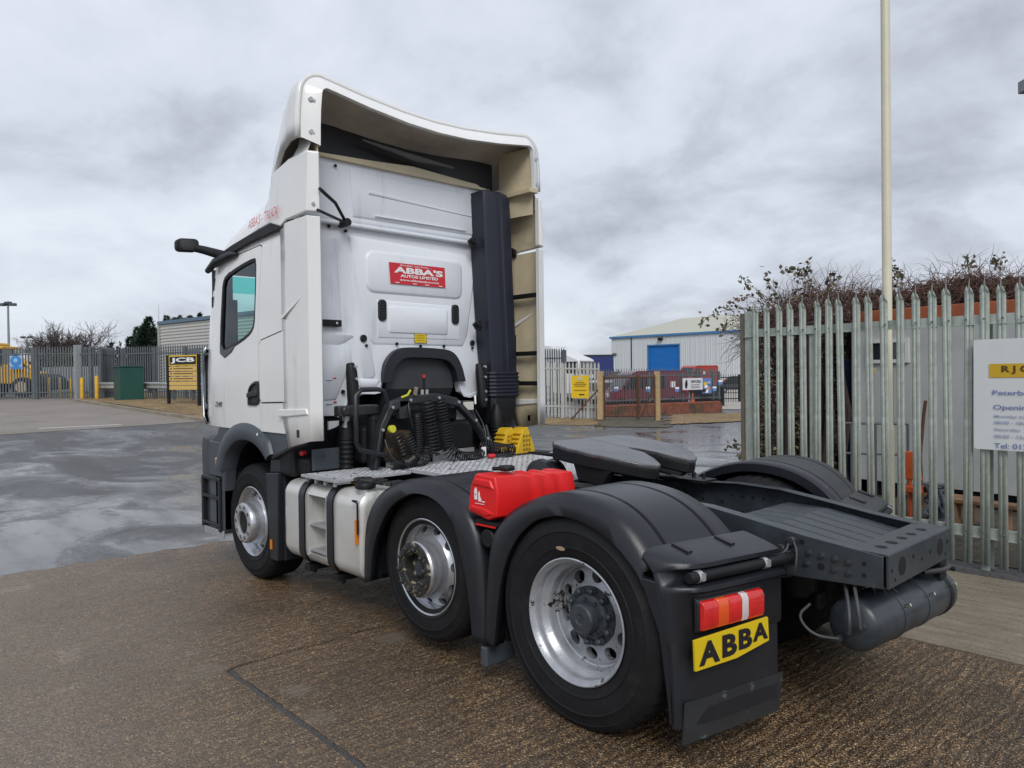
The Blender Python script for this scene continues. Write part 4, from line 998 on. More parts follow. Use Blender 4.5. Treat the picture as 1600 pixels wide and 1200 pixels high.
# roof line gutter strip and side roof fairing
for s in (1, -1):
    b = MB(); P0 = [(4.62, 2.87), (4.40, 2.935), (4.1, 2.985), (3.7, 3.03), (3.28, 3.055), (2.99, 3.065)]
    rings = [[(x, (1.236)*s, z-.032), (x, (1.262)*s, z-.036), (x, (1.262)*s, z+.034), (x, (1.20)*s, z+.055)] for x, z in P0]
    b.loft(rings); b.build('roof_gutter', BLACK, T, smooth=40, bevel=.004)
    # camera arm
    b = MB(); pa = [(4.50, 1.13*s, 2.985), (4.62, 1.25*s, 3.045), (4.66, 1.33*s, 3.075)]
    b.tube([(4.30, 1.16*s, 2.935), (4.46, 1.19*s, 2.985), (4.60, 1.31*s, 3.04), (4.70, 1.39*s, 3.070)], [.050, .046, .040, .036], 12)
    b.build('mirror_camera_arm', BLACK, T, smooth=50)
    b = MB(); hx = Vector((4.72, 1.43*s, 3.085)); P = rrect(-.095, -.060, .095, .062, .04, 4)
    dx = Vector((-.36, -.93*s, 0)); b.loft([[hx+dx*u*k+Vector((0, 0, v*k))+Vector((.0+q, 0, 0)) for u, v in P] for q, k in ((-.06, .8), (-.045, 1), (.03, 1), (.09, .75))]); b.build('mirror_camera', BLACK, T, smooth=40)
    b = MB(); b.tube([(4.70, 1.24*s, 2.86), (4.45, 1.262*s, 2.915), (4.1, 1.265*s, 2.935), (3.98, 1.255*s, 2.93)], [.028, .038, .034, .014], 12); b.build('grab_visor', PLASD, T, smooth=50)
    b = MB(); b.box((4.66, 1.12*s, 2.66), (4.72, 1.19*s, 2.80)); b.box((4.68, 1.13*s, 2.50), (4.74, 1.20*s, 2.62)); b.build('mirror_bracket', BLACK, T, bevel=.02)
    # glossy corner deflector
    b = MB(); rows = []
    for z, xo in ((1.36, -.10), (1.44, -.03), (1.9, 0), (2.06, -.03), (2.13, -.12)):
        rows.append([(5.27+xo-.80*(1-sin(t)), (.985+.28*cos(t)+.012)*s, z) for t in [radians(q) for q in (44, 50, 56, 62, 70, 80, 90)]])
    b.loft(rows, close=False); o = b.build('corner_deflector', mat('glossy_deflector', (.32, .35, .37), .06, metal=.85), T, smooth=60)
    md = o.modifiers.new('solid', 'SOLIDIFY'); md.thickness = .02
    # upper side panel of the roof fairing
    def ufair(x, t):   # t 0..1 bottom to top
        return 1.180 if x < 2.635 else 1.183 if x < 2.64 else 1.276-.02*t-.012*max(0, (x-3.0)/.3)
    b = MB(); rows = []
    for x, zb, zt in ((2.633, 3.09, 3.555), (2.636, 3.09, 3.555), (2.662, 3.09, 3.555), (2.97, 3.075, 3.555), (2.99, 3.075, 3.550), (3.10, 3.00+.04, 3.53), (3.3, 3.10, 3.50), (3.6, 3.10, 3.42), (3.9, 3.08, 3.30)):
        ff = max(0, (x-3.3)/.6)
        rows.append([(x, (lerp(ufair(x, t), 1.20-.20*t, sm(ff)))*s, lerp(zb, zt, t)) for t in (0, .03, .3, .6, .97, 1.0)])
    b.loft(rows, close=False); o = b.build('side_roof_fairing', [WHITE, CREAM], T, smooth=30)
    md = o.modifiers.new('solid', 'SOLIDIFY'); md.thickness = .03; md.offset = -1 if s > 0 else 1; md.material_offset = 1; md.material_offset_rim = 0
    # lower side deflector: upright panel behind the cab
    b = MB(); rows = []
    for x in (2.630, 2.633, 2.655, 2.96, 3.02, 3.14, 3.38):
        zb = 1.325 if x < 2.7 else 1.27 if x < 3.0 else 1.25 if x < 3.1 else 1.45
        if x > 3.2: zb = 1.52
        zt = 3.055
        yo = 1.178 if x < 2.632 else 1.181 if x < 2.64 else 1.272 if x < 3.0 else 1.268 if x < 3.1 else 1.253
        if x > 3.3: yo = 1.251
        rows.append([(x, yo*s, lerp(zb, zt, t)) for t in (0, .13, .135, .4, .7, .997, 1)])
    rows = rows[:6]
    b.loft(rows, close=False); o = b.build('side_deflector', [WHITE, CREAM], T, smooth=30)
    md = o.modifiers.new('solid', 'SOLIDIFY'); md.thickness = .028; md.offset = -1 if s > 0 else 1; md.material_offset = 1; md.material_offset_rim = 0
    # joint panel between door and deflector with the locker lid
    b = MB(); b.prism([(3.565, 1.64), (3.568, 2.10), (3.53, 2.135), (3.00, 2.215), (3.00, 1.625), (3.53, 1.61)], 'y', 1.2505*s, 1.2565*s); b.build('locker_lid', WHITE, T, bevel=.002)
    b = MB(); b.prism([(3.575, 1.635), (3.578, 2.105), (3.535, 2.145), (3.00, 2.226), (3.00, 1.615), (3.535, 1.60)], 'y', 1.249*s, 1.2517*s); b.build('locker_gap_shade', BLACK, T)  # black backing stands in for the shadow gap round the lid
    b = MB(); b.loft([[(3.08, 1.25*s, 2.29), (3.08, 1.288*s, 2.285), (3.08, 1.288*s, 2.31), (3.08, 1.25*s, 2.33)], [(2.95, 1.262*s, 2.345), (2.95, 1.286*s, 2.345), (2.95, 1.284*s, 2.37), (2.95, 1.262*s, 2.38)], [(2.76, 1.268*s, 2.44), (2.76, 1.272*s, 2.44), (2.76, 1.272*s, 2.445), (2.76, 1.268*s, 2.445)]]); b.build('fairing_scoop', WHITE, T, bevel=.003)
    b = MB(); b.prism([(3.17, 1.50), (3.17, 1.56), (3.03, 1.565), (2.70, 1.575), (2.68, 1.53), (3.0, 1.505)], 'y', 1.255*s, 1.284*s); b.build('deflector_rib', WHITE, T, bevel=.008)
    MB().box((2.83, 1.272*s, 1.345), (2.87, 1.276*s, 1.405)).build('rubber_plug', PLASD, T)
    # stay strap between cab wall and deflector
    for z in (1.73, 2.03, 2.61):
        b = MB(); b.box((2.72, 1.18*s, z-.02), (2.76, 1.225*s, z+.02)); b.box((2.66, 1.195*s, z-.022), (3.08, 1.225*s, z+.022)); b.build('deflector_stay', BLACK, T)
    # front corner bumper and wheel arch
    arch_o = [(4.78, .36), (4.76, .80), (4.80, 1.10), (4.70, 1.245), (4.56, 1.30), (4.50, 1.395), (4.20, 1.42), (3.75, 1.49), (3.40, 1.505), (3.10, 1.50), (3.02, 1.40), (3.0, 1.26), (3.22, 1.19), (3.42, 1.13)]
    arch_i = [(3.44, 1.12), (3.55, 1.20), (3.72, 1.262), (3.92, 1.275), (4.12, 1.235), (4.30, 1.12), (4.40, .95), (4.44, .75), (4.44, .36)]
    b = MB(); b.prism(arch_o+arch_i, 'y', 1.10*s, 1.235*s); b.build('front_wing', PLASB, T, bevel=.025, smooth=40, seg=3)
    b = MB(); rows = []
    ip = resample(smooth_poly(arch_i[::-1][2:], 1), 30); cc = Vector((3.93, .75))
    op = [p+(p-cc).normalized()*(.16 if i < 26 else .16-.02*(i-26)) for i, p in enumerate(ip)]
    for y, k in ((1.22, 1), (1.262, .93), (1.275, .75), (1.278, .4), (1.270, .04), (1.262, -.01), (1.12, -.01)): rows.append([(ip[i].lerp(op[i], k).x, y*s, ip[i].lerp(op[i], k).y) for i in range(30)])
    b.loft(rows, close=False); o = b.build('wheel_arch_flare', PLASB, T, smooth=50)
    # liner
    b = MB(); b.loft([[(p.x, y*s, p.y-.0) for p in ip] for y in (1.12, .75)], close=False); b.build('wheel_arch_liner', BLACK, T, smooth=50)
    # bumper corner
    b = MB(); rings = []
    for z, k in ((.34, -.03), (.38, 0), (.84, 0), (.86, .0), (1.10, .01), (1.24, -.02)):
        rings.append([(4.44, 1.235*s, z), (4.60, 1.235*s, z), (4.78+k, 1.225*s, z), (5.10+k, 1.17*s, z), (5.30+k, 1.02*s, z), (5.38+k, .7*s, z), (5.38+k, .0, z), (4.44, .0, z)])
    b.loft(rings); b.build('bumper', mat('bumper_dark', (.03, .034, .038), .5, var=.1), T, bevel=.02, smooth=30)
    b = MB(); b.loft([[(4.45, 1.245*s, z), (4.74, 1.245*s, z), (4.74, 1.14*s, z), (4.45, 1.14*s, z)] for z in (.88, 1.22)]); b.build('bumper_side', PLASB, T, bevel=.015)
    for z in (.40, .66):
        b = MB(); b.box((4.50, 1.05*s, z), (4.90, 1.256*s, z+.03)); b.build('entry_step', PLASD, T, bevel=.005)
    b = MB(); b.box((4.46, 1.236*s, .36), (4.50, 1.262*s, .87)); b.box((4.46, 1.236*s, .84), (4.9, 1.258*s, .875)); b.box((4.90, 1.2*s, .36), (4.94, 1.25*s, .86)); b.build('step_frame', PLASD, T, bevel=.006)
    b = MB(); b.box((4.44, 1.22*s, .30), (4.90, 1.24*s, .37)); b.build('step_lip', ALU, T, bevel=.005)
    b = MB(); b.loft([[(4.475, 1.24*s, .985), (4.535, 1.24*s, .985), (4.535, 1.24*s, 1.075), (4.475, 1.24*s, 1.075)], [(4.48, 1.275*s, .995), (4.53, 1.27*s, .995), (4.53, 1.27*s, 1.065), (4.48, 1.275*s, 1.065)]]); b.build('side_indicator', AMB, T, bevel=.008)
    # flap post behind front wheel
    b = MB(); b.prism([(3.565, 1.0), (3.50, .27), (3.36, .27), (3.33, 1.02)], 'y', 1.13*s, 1.215*s); b.prism([(3.565, 1.0), (3.33, 1.02), (3.33, 1.16), (3.54, 1.19)], 'y', 1.11*s, 1.175*s); b.box((3.33, .80*s, .27), (3.36, 1.16*s, 1.05)); b.build('front_mudguard_rear', PLAS, T, bevel=.008)
    MB().box((3.45, 1.218*s, .36), (3.475, 1.228*s, .44)).build('side_reflector', AMB, T)
    MB().cyl((3.56, 1.284*s, 1.335), (3.56, 1.288*s, 1.335), .012, 12).build('stone_chip', WHT, T)
# lettering on the roof side
txt("ABBA'S - TRUCK", 'lettering', REDS, T, (3.72, 1.252, 3.105), (-.985, .045, .04), (0, -.12, 1), .62, .085, ext=.014, bold=.0)
# ---- cab rear wall (x = 3.10, facing backwards)
WX = 3.085
def wprism(P, d0, d1, name, mt=WHITEB, bev=.004, par=T, sm_=30):
    b = MB(); b.prism(P, 'x', WX-d1, WX-d0); return b.build(name, mt, par, bevel=bev, smooth=sm_, seg=3)
def wlip(P, h, wd, name='pressed_panel', mt=WHITEB, inset=0):
    """raised pressing with soft sloped edge"""
    cy = sum(p[0] for p in P)/len(P); cz = sum(p[1] for p in P)/len(P)
    In = outline_shape(P, -wd)
    b = MB(); b.loft([[(WX+.001, y, z) for y, z in P], [(WX-h*.15, y, z) for y, z in outline_shape(P, -wd*.15)], [(WX-h*.85, y, z) for y, z in outline_shape(P, -wd*.85)], [(WX-h, y, z) for y, z in In]], cap0=False)
    return b.build(name, mt, wall, smooth=50)
WALL = [(1.16, 1.52), (1.16, 3.16), (-1.14, 3.16), (-1.14, 1.74), (-.90, 1.690), (-.78, 1.645), (-.68, 1.615), (-.60, 1.63), (-.565, 1.69), (-.535, 1.80), (-.52, 1.90), (-.46, 1.985), (-.35, 2.03), (.08, 2.045), (.20, 2.02), (.28, 1.95), (.31, 1.86), (.335, 1.75), (.37, 1.69), (.42, 1.678), (.60, 1.685), (.66, 1.66), (.70, 1.60), (.75, 1.51), (.80, 1.485), (.95, 1.49)]
wall = wprism(WALL, 0, -.02, 'cab_rear_wall', bev=.006)
rim_ = [(.79, 1.476), (.745, 1.50), (.69, 1.60), (.65, 1.65), (.60, 1.672), (.42, 1.665), (.36, 1.675)]
b = MB(); b.loft([[(WX-.000, y, z), (WX-.014, y, z-.003), (WX-.014, y, z+.022), (WX-.000, y, z+.03)] for y, z in rim_]); b.build('wall_bottom_flange', WHITEB, wall, smooth=50)
rim2 = [(-.565, 1.665), (-.60, 1.615), (-.68, 1.60), (-.78, 1.63), (-.95, 1.69)]
b = MB(); b.loft([[(WX-.000, y, z), (WX-.014, y, z-.003), (WX-.014, y, z+.022), (WX-.000, y, z+.03)] for y, z in rim2]); b.build('wall_bottom_flange', WHITEB, wall, smooth=50)
# upper body section above the step
b = MB(); up_ = [(.95, 3.14), (.95, 3.66), (-.90, 3.66), (-.90, 3.12)]
b.loft([[(WX-.0, 1.1, 3.12), (WX-.0, -.93, 3.12), (WX-.0, -.93, 3.70), (WX, 1.1, 3.70)], [(WX-.035, 1.1, 3.155), (WX-.035, -.915, 3.155), (WX-.035, -.915, 3.685), (WX-.035, 1.1, 3.685)]]); b.build('upper_rear_panel', WHITEB, wall, bevel=.012, smooth=40, seg=3)
b = MB(); b.prism([(1.1, 3.106), (-.935, 3.098), (-.935, 3.135), (1.1, 3.143)], 'x', WX-.055, WX); b.build('wall_step_flange', WHITEB, wall, bevel=.014, smooth=40, seg=3)
b = MB(); b.prism([(1.1, 3.675), (.45, 3.705), (.0, 3.735), (-.6, 3.705), (-.75, 3.70), (-.80, 3.680), (-.935, 3.668), (-.935, 3.65), (1.1, 3.65)], 'x', WX-.07, WX+.2); b.build('cream_top_edge', CREAM, wall, bevel=.006)
def upl(P, h, wd, mt=WHITEB):
    In = outline_shape(P, -wd); x0 = WX-.035
    b = MB(); b.loft([[(x0+.001, y, z) for y, z in P], [(x0-h*.85, y, z) for y, z in outline_shape(P, -wd*.8)], [(x0-h, y, z) for y, z in In]], cap0=False); b.build('pressed_panel', mt, wall, smooth=50)
upl([(.635, 3.19), (-.79, 3.19), (-.79, 3.60), (.66, 3.60)][::-1], .012, .02)
upl([(.48, 3.40), (-.72, 3.36), (-.72, 3.39), (.46, 3.46)][::-1], .020, .015)
upl([(.42, 3.215), (-.62, 3.215), (-.60, 3.235), (.40, 3.245)][::-1], .030, .010)
upl([(-.825, 3.20), (-.885, 3.20), (-.885, 3.56), (-.825, 3.56)][::-1], .012, .01)
# main pressings
wlip([(.66, 3.04), (.50, 2.20), (.42, 2.10), (-.60, 2.10), (-.66, 2.2), (-.80, 2.98), (-.78, 3.0)][::-1], .010, .02)
WX2 = WX
WX = WX-.010
wlip(rrect(-.60, 2.555, .50, 2.935, .09, 5), .016, .022); 
WX -= .016; wlip(rrect(-.53, 2.61, .42, 2.87, .06, 5), -.010, .015); WX += .016
wlip([(.38, 2.16), (-.55, 2.16), (-.565, 2.49), (.39, 2.50)][::-1], .006, .012)
WX -= .006; wlip(rrect(-.41, 2.205, .27, 2.455, .03, 4), .010, .012); WX += .006
WX = WX2
wlip([(.88, 2.29), (.73, 2.29), (.78, 3.0), (1.0, 3.0), (1.0, 2.29)][::-1], .010, .015)
wlip([(1.0, 1.95), (.62, 2.16), (.66, 2.20), (1.0, 2.20)][::-1], .008, .012)
wlip([(1.0, 1.62), (.80, 1.62), (.76, 1.70), (.64, 1.95), (.64, 2.05), (.70, 2.10), (1.0, 2.10)][::-1], .010, .015)
wlip([(.60, 2.15), (.55, 1.85), (.52, 1.80), (.42, 1.80), (.40, 1.84), (.47, 2.20), (.60, 2.9), (.64, 2.9)][::-1], .008, .012)
wlip([(-.68, 2.1), (-.63, 1.83), (-.74, 1.82), (-.77, 1.86), (-.84, 2.5), (-.87, 2.96), (-.90, 2.96), (-.81, 2.2)], -.008, .0)
wlip([(-.80, 2.08), (-.80, 1.80), (-.84, 1.76), (-1.05, 1.76), (-1.05, 2.12), (-.82, 2.12)], .010, .012)
wlip([(.60, 1.72), (.40, 1.72), (.36, 1.78), (.37, 1.80), (.60, 1.80), (.64, 1.76)], .008, .010)
# openings trim
arch_out = smooth_poly([(-.60, 1.76), (-.555, 1.92), (-.47, 2.04), (-.34, 2.075), (.06, 2.085), (.21, 2.065), (.32, 1.96), (.35, 1.84), (.345, 1.76)], 2)
arch_in = smooth_poly([(-.50, 1.76), (-.475, 1.88), (-.40, 1.955), (-.30, 1.98), (.04, 1.99), (.14, 1.975), (.22, 1.90), (.25, 1.82), (.25, 1.76)], 2)
b = MB(); b.loft([[(WX-.0, *o), (WX-.05, *o), (WX-.05, *i), (WX+.10, *i)] for o, i in zip(arch_out, arch_in)]); b.build('tunnel_surround', PLAS, T, bevel=.006, smooth=40)
b = MB(); b.loft([[(WX+.04, -.52, 1.70), (WX+.04, .27, 1.70), (WX+.04, .27, 2.02), (WX+.04, -.52, 2.02)], [(WX+.3, -.52, 1.3), (WX+.3, .27, 1.3), (WX+.3, .27, 2.02), (WX+.3, -.52, 2.02)]]); b.build('tunnel_panel', mat('tunnel_plastic', (.040, .044, .050), .6, var=.15), T, bevel=.02)
MB().box((3.46, -1.13, 1.0), (3.50, 1.13, 2.06)).build('tunnel_back', BLACK, T)
for y, z in ((.335, 2.408), (-.498, 2.408)):
    b = MB(); P = rrect(y-.042, z-.095, y+.042, z+.095, .035, 5); b.prism(P, 'x', WX-.034, WX); v = b.build('cab_vent', PLASD, wall, bevel=.006, smooth=40)
    b = MB()
    for k in range(6): b.box((WX-.037, y-.03, z-.075+k*.027), (WX-.034, y+.03, z-.063+k*.027))
    b.build('vent_slat', BLACK, v)
for y, z, r in ((.529, 2.152, .033), (-.716, 2.138, .028), (.50, 2.09, .013), (-.715, 2.087, .012), (.18, 2.112, .014), (-.085, 2.095, .014), (-.36, 2.10, .014), (.74, 1.69, .018), (-.90, 1.765, .014), (.85, 3.09, .014), (.69, 3.07, .014), (.80, 3.60, .013)):
    xo = WX-(.035 if z > 3.2 else 0)
    b = MB(); b.lathe([(r, 0), (r, -.010), (r*.75, -.016), (.0001, -.014)], c=(xo-.012, y, z), ax='x', seg=20); b.build('rubber_plug', BLACK, wall, smooth=40)
b = MB(); b.box((WX-.05, .76, 2.245), (WX, .95, 2.30)); b.cyl((WX-.052, .81, 2.272), (WX-.06, .81, 2.272), .012, 8, mi=1); b.build('wall_bracket', [BLACK, STEEL], wall, bevel=.004)
b = MB(); b.tube([(WX-.10, .74, 3.12), (2.62, 1.20, 3.10)], .012, 8); b.tube([(WX-.10, .74, 3.13), (WX-.3, .95, 3.22), (2.60, 1.19, 3.26)], .014, 8); b.cyl((WX-.14, .74, 3.12), (WX-.02, .74, 3.12), .035, 10); b.build('deflector_strut', BLACK, T, smooth=50)
# printed labels
st = bpy.data.objects.new('red_sign', None); col.objects.link(st); st.parent = wall
b = MB(); P4 = [Vector(p) for p in ((WX-.037, .268, 2.842), (WX-.037, -.365, 2.845), (WX-.037, -.372, 2.655), (WX-.037, .252, 2.652))]
b.face(P4); b.build('sign_sheet', REDS, st)
yr = Vector((0, -1, 0)); zu = Vector((0, 0, 1))
for s_, y0, z0, w_, h_, bo_ in (('Another one from.....', .15, 2.818, .36, .016, .01), ("ABBA'S", .215, 2.752, .555, .058, .045), ('AUTOS LIMITED', .145, 2.716, .425, .027, .035), ('www.abbasautos.com', .155, 2.683, .445, .020, .02)):
    txt(s_, 'sign_lettering', WHT, st, (WX-.0385, y0, z0), yr, zu, w_, h_, ext=.0015, bold=bo_)
for y0 in (.20, .01, -.13, -.29):
    MB().box((WX-.040, y0-.045, 2.662), (WX-.0375, y0, 2.668)).build('small_print', WHT, st)
st = bpy.data.objects.new('warning_label', None); col.objects.link(st); st.parent = wall
MB().box((WX-.018, -.155, 2.125), (WX-.016, -.015, 2.215)).build('label_sheet', YEL, st)
b = MB()
for k in range(5): 
    for z in (2.212, 2.122): b.box((WX-.0195, -.155+k*.03, z), (WX-.017, -.142+k*.03, z+.006))
for k in range(3): 
    for y in (-.157, -.019): b.box((WX-.0195, y, 2.135+k*.028), (WX-.017, y+.006, 2.150+k*.028))
b.build('label_hatching', BLK, st)
b = MB()
for k in range(4): b.box((WX-.019, -.13, 2.145+k*.016), (WX-.0175, -.04, 2.149+k*.016))
b.build('label_text', mat('brown_print', (.25, .15, .02), .5), st)
for z in (1.60, 1.80): MB().box((WX-.012, .80, z), (WX-.0105, .83, z+.012)).build('red_mark', REDS, wall); MB().box((WX-.012, .84, z-.015), (WX-.0105, .90, z-.010)).build('red_mark', BLK, wall)
# ---- air intake duct
b = MB(); rings = []
for z, y0, y1, x0 in ((3.615, -.72, -.98, 2.86), (3.60, -.70, -1.03, 2.845), (3.54, -.695, -1.065, 2.84), (3.40, -.70, -1.075, 2.84), (3.0, -.715, -1.09, 2.84), (2.5, -.745, -1.12, 2.85), (2.1, -.775, -1.15, 2.86), (1.84, -.80, -1.165, 2.87)):
    rings.append([(3.07, y0, z), (3.07, y1, z), (x0+.06, y1, z), (x0+.01, y1+.03, z), (x0, y1+.06, z), (x0, y1+.15, z), (x0+.008, y1+.16, z), (x0+.008, y1+.2, z), (x0, y1+.21, z), (x0, y0-.03, z), (x0+.02, y0, z)])
b.loft(rings); b.build('air_intake_duct', NAVY, T, bevel=.006, smooth=35)
b = MB(); rings = []
for k in range(15):
    z = 1.85-k*.018; q = .012 if k % 2 else 0
    rings.append([(3.06, -.79-q*0+q, z), (3.06, -1.17-q, z), (2.90-q, -1.17-q, z), (2.86-q, -1.13, z), (2.86-q, -.83, z), (2.90-q, -.79+q, z)])
b.loft(rings); b.build('intake_bellows', NAVY, T, smooth=20)
b = MB(); rings = []
for z, y0, y1, x0 in ((1.60, -.80, -1.15, 2.87), (1.40, -.81, -1.14, 2.88), (1.33, -.83, -1.11, 2.92), (1.29, -.90, -1.05, 3.0)): rings.append([(3.2, y0, z), (3.2, y1, z), (x0+.03, y1, z), (x0, y1+.04, z), (x0, y0-.04, z), (x0+.03, y0, z)])
b.loft(rings); b.build('intake_elbow', PLASD, T, bevel=.01, smooth=35)
for y, z in ((-.67, 3.10), (-.72, 2.30)):
    b = MB(); b.prism([(y, z-.05), (y, z+.05), (y+.05, z+.05), (y+.10, z+.01), (y+.06, z-.04)], 'x', 2.93, 2.96); b.cyl((2.90, y+.05, z+.01), (2.98, y+.05, z+.01), .022, 12); b.build('duct_bracket', BLACK, T, bevel=.004)
# ---- roof air deflector (large cap)
def capring(x, w_, zb, zc, zm, rc=.16, n=7, back=0):
    P = [(x, w_, zb), (x, w_-.002, lerp(zb, zc-rc, .35)), (x, w_-.008, lerp(zb, zc-rc, .7)), (x, w_-.02, zc-rc)]
    for k in range(1, n+1):
        t = k/n*pi/2; P.append((x+back*sin(t), w_-.02-rc+rc*cos(t), zc-rc+rc*sin(t)))
    for q in (.35, .7): P.append((x+back, (w_-.02-rc)*(1-q), lerp(zc, zm, sin(q*pi/2)**1.0)))
    return P+[(x+back, 0, zm)]+[(a, -y, z) for a, y, z in P[::-1]]
CR = [(2.70, 1.290, 3.655, 4.155, 4.050), (2.74, 1.290, 3.66, 4.157, 4.050), (2.86, 1.282, 3.665, 4.150, 4.03), (3.05, 1.245, 3.64, 4.045, 3.95), (3.20, 1.205, 3.58, 3.93, 3.87), (3.34, 1.175, 3.47, 3.79, 3.79), (3.43, 1.155, 3.38, 3.67, 3.71), (3.50, 1.135, 3.33, 3.55, 3.62)]
rows = [capring(x, w_, zb, zc, zm, rc=.16 if x < 3.3 else .10) for x, w_, zb, zc, zm in CR]
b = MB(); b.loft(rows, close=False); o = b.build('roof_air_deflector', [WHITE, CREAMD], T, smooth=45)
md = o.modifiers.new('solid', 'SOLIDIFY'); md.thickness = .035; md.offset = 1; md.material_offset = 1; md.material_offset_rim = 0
# rear facing flange band of the cap
R0 = capring(2.70, 1.290, 3.655, 4.155, 4.050); R1 = capring(2.62, 1.165, 3.60, 4.055, 3.945, rc=.05)
b = MB(); b.loft([[(2.72, *a[1:]) for a in R0], [(2.695, *a[1:]) for a in R0], [(2.680, lerp(a[1], c_[1], .12), lerp(a[2], c_[2], .12)) for a, c_ in zip(R0, R1)], R1, [(2.66, c_[1]*.997, c_[2]-.004) for c_ in R1]], close=False)
o = b.build('deflector_flange', WHITE, T, smooth=30)
# recess in front of cap on both sides: inner cream side walls
for s in (1, -1):
    b = MB(); rows = []
    for x, yo in ((2.66, 1.175), (3.07, 1.11)):
        rows.append([(x, yo*s, z) for z in (3.40, 3.62, 4.06)])
    b.loft(rows, close=False); o = b.build('inner_side_sheet', CREAM, T); md = o.modifiers.new('s', 'SOLIDIFY'); md.thickness = .008
    if s < 0: b = MB(); b.loft([[(x, y*s, z) for y, z in ((1.195, 3.60), (1.195, 3.64), (1.08, 3.645), (1.08, 3.60))] for x in (2.60, 3.04)]); b.build('cream_ledge', CREAM, T, bevel=.004)
    b = MB(); rows = []
    for x in (2.68, 2.9, 3.05, 3.2, 3.35, 3.5):
        yo = 1.255 if x < 3.0 else 1.255-.30*(x-2.9)
        rows.append([(x, yo*s, 3.46-.1*max(0, x-3.1)), (x, (yo-.012)*s, 3.56), (x, (yo-.045)*s, 3.64), (x, (yo-(.055 if x < 2.95 else .12))*s, 3.70)])
    b.loft(rows, close=False); b.build('roof_recess', WHITE, T, smooth=40)
    for (y, z) in ((1.225, 3.95), (1.225, 3.70)):
        b = MB(); b.cyl((2.665, y*s, z), (2.645, y*s, z), .018, 12); b.cyl((2.660, (y-.025)*s, z-.01), (2.640, (y-.025)*s, z-.01), .012, 8); b.build('deflector_screw', ALU, T, smooth=40)
    b = MB(); b.cyl((2.645, 1.225*s, 3.15), (2.632, 1.225*s, 3.15), .013, 10); b.build('deflector_screw', ALU, T)
b = MB(); b.tube([(3.0, .55, 3.86), (2.98, .0, 3.80), (3.0, -.45, 3.80)], [.01, .03, .01], 8); b.build('spoiler_rib', mat('grey_rib', (.13, .125, .12), .6), T, smooth=50)
MB().box((3.12, -1.05, 3.60), (3.16, 1.05, 3.96)).build('spoiler_front_wall', PLASD, T)
# ---- equipment behind the cab: gantry, hoop, coils, springs
b = MB(); b.tube([(2.52, .66, 1.60), (2.50, .705, 1.70), (2.50, .76, 1.715), (2.50, .91, 1.715), (2.50, .965, 1.67), (2.50, .965, 1.30), (2.50, .93, 1.245), (2.54, .66, 1.175)], .020, 10); b.build('grab_hoop', PLAS, T, smooth=60)
b = MB(); g = [(2.60, .76, 1.08), (2.62, .68, 1.42), (2.62, .58, 1.60), (2.62, .40, 1.655), (2.62, .10, 1.665), (2.62, -.12, 1.62), (2.60, -.30, 1.45), (2.58, -.42, 1.28), (2.56, -.50, 1.12)]
b.loft([[(x-.04, y-.0, z), (x-.04, y-.02, z-.075), (x+.05, y-.02, z-.075), (x+.05, y, z)] for x, y, z in g]); b.build('hose_gantry', mat('gantry_black', (.022, .024, .028), .4, var=.3), T, bevel=.01, smooth=40)
for p in g[1:]:
    MB().cyl((p[0]-.042, p[1]-.01, p[2]-.038), (p[0]-.055, p[1]-.01, p[2]-.038), .013, 8).build('bolt', ALU, T)
b = MB(); b.box((2.75, -.45, 1.10), (3.05, .75, 1.40)); b.box((2.70, .15, 1.12), (2.78, .6, 1.5)); b.box((2.66, .62, 1.06), (2.76, .72, 1.5)); b.box((2.8, -.3, 1.4), (3.0, .25, 1.55)); b.build('valve_block', BLACK, T, bevel=.03)
b = MB(); b.box((2.68, .32, 1.10), (2.74, .58, 1.36)); b.build('rusty_plate', mat('rusty_dirty', (.03, .022, .015), .7, dirt=(.16, .09, .03), dscale=14, damt=.53, dedge=.1), T, bevel=.02)
b = MB(); b.box((2.70, .62, 1.50), (2.78, 1.0, 1.585)); b.cyl((2.68, .93, 1.545), (2.80, .93, 1.545), .04, 16); b.build('cab_mount_arm', GREASE, T, bevel=.012, smooth=40)
for s, y in ((1, .72), (-1, -.72)):
    b = MB(); b.tube([(2.98, y, 1.93), (2.96, y, 1.86), (2.93, y, 1.60), (2.92, y, 1.50)], [.035, .05, .055, .04], 10); b.build('cab_mount', BLACK, T, bevel=.004, smooth=40)
    for z in (1.90, 1.80, 1.66, 1.58): MB().cyl((2.90, y+.0, z), (2.875, y, z), .013, 8).build('bolt', STEEL, T)
    b = MB(); b.lathe([(.05, 1.02), (.05, 1.3), (.058, 1.3), (.058, 1.45), (.045, 1.47), (.03, 1.53)], c=(2.86, y+.12*s, 0), ax='z', seg=16); b.build('cab_damper', BLACK, T, smooth=40)
    b = MB()
    for k in range(6): b.lathe([(.052, 1.06+k*.04), (.062, 1.075+k*.04), (.052, 1.09+k*.04)], c=(2.86, y+.12*s, 0), ax='z', seg=16)
    b.build('damper_bellows', BLACK, T, smooth=40)
MB().cyl((2.84, .86, 1.40), (2.84, .845, 1.50), .035, 12).build('damper_sleeve', ALU, T, smooth=40)
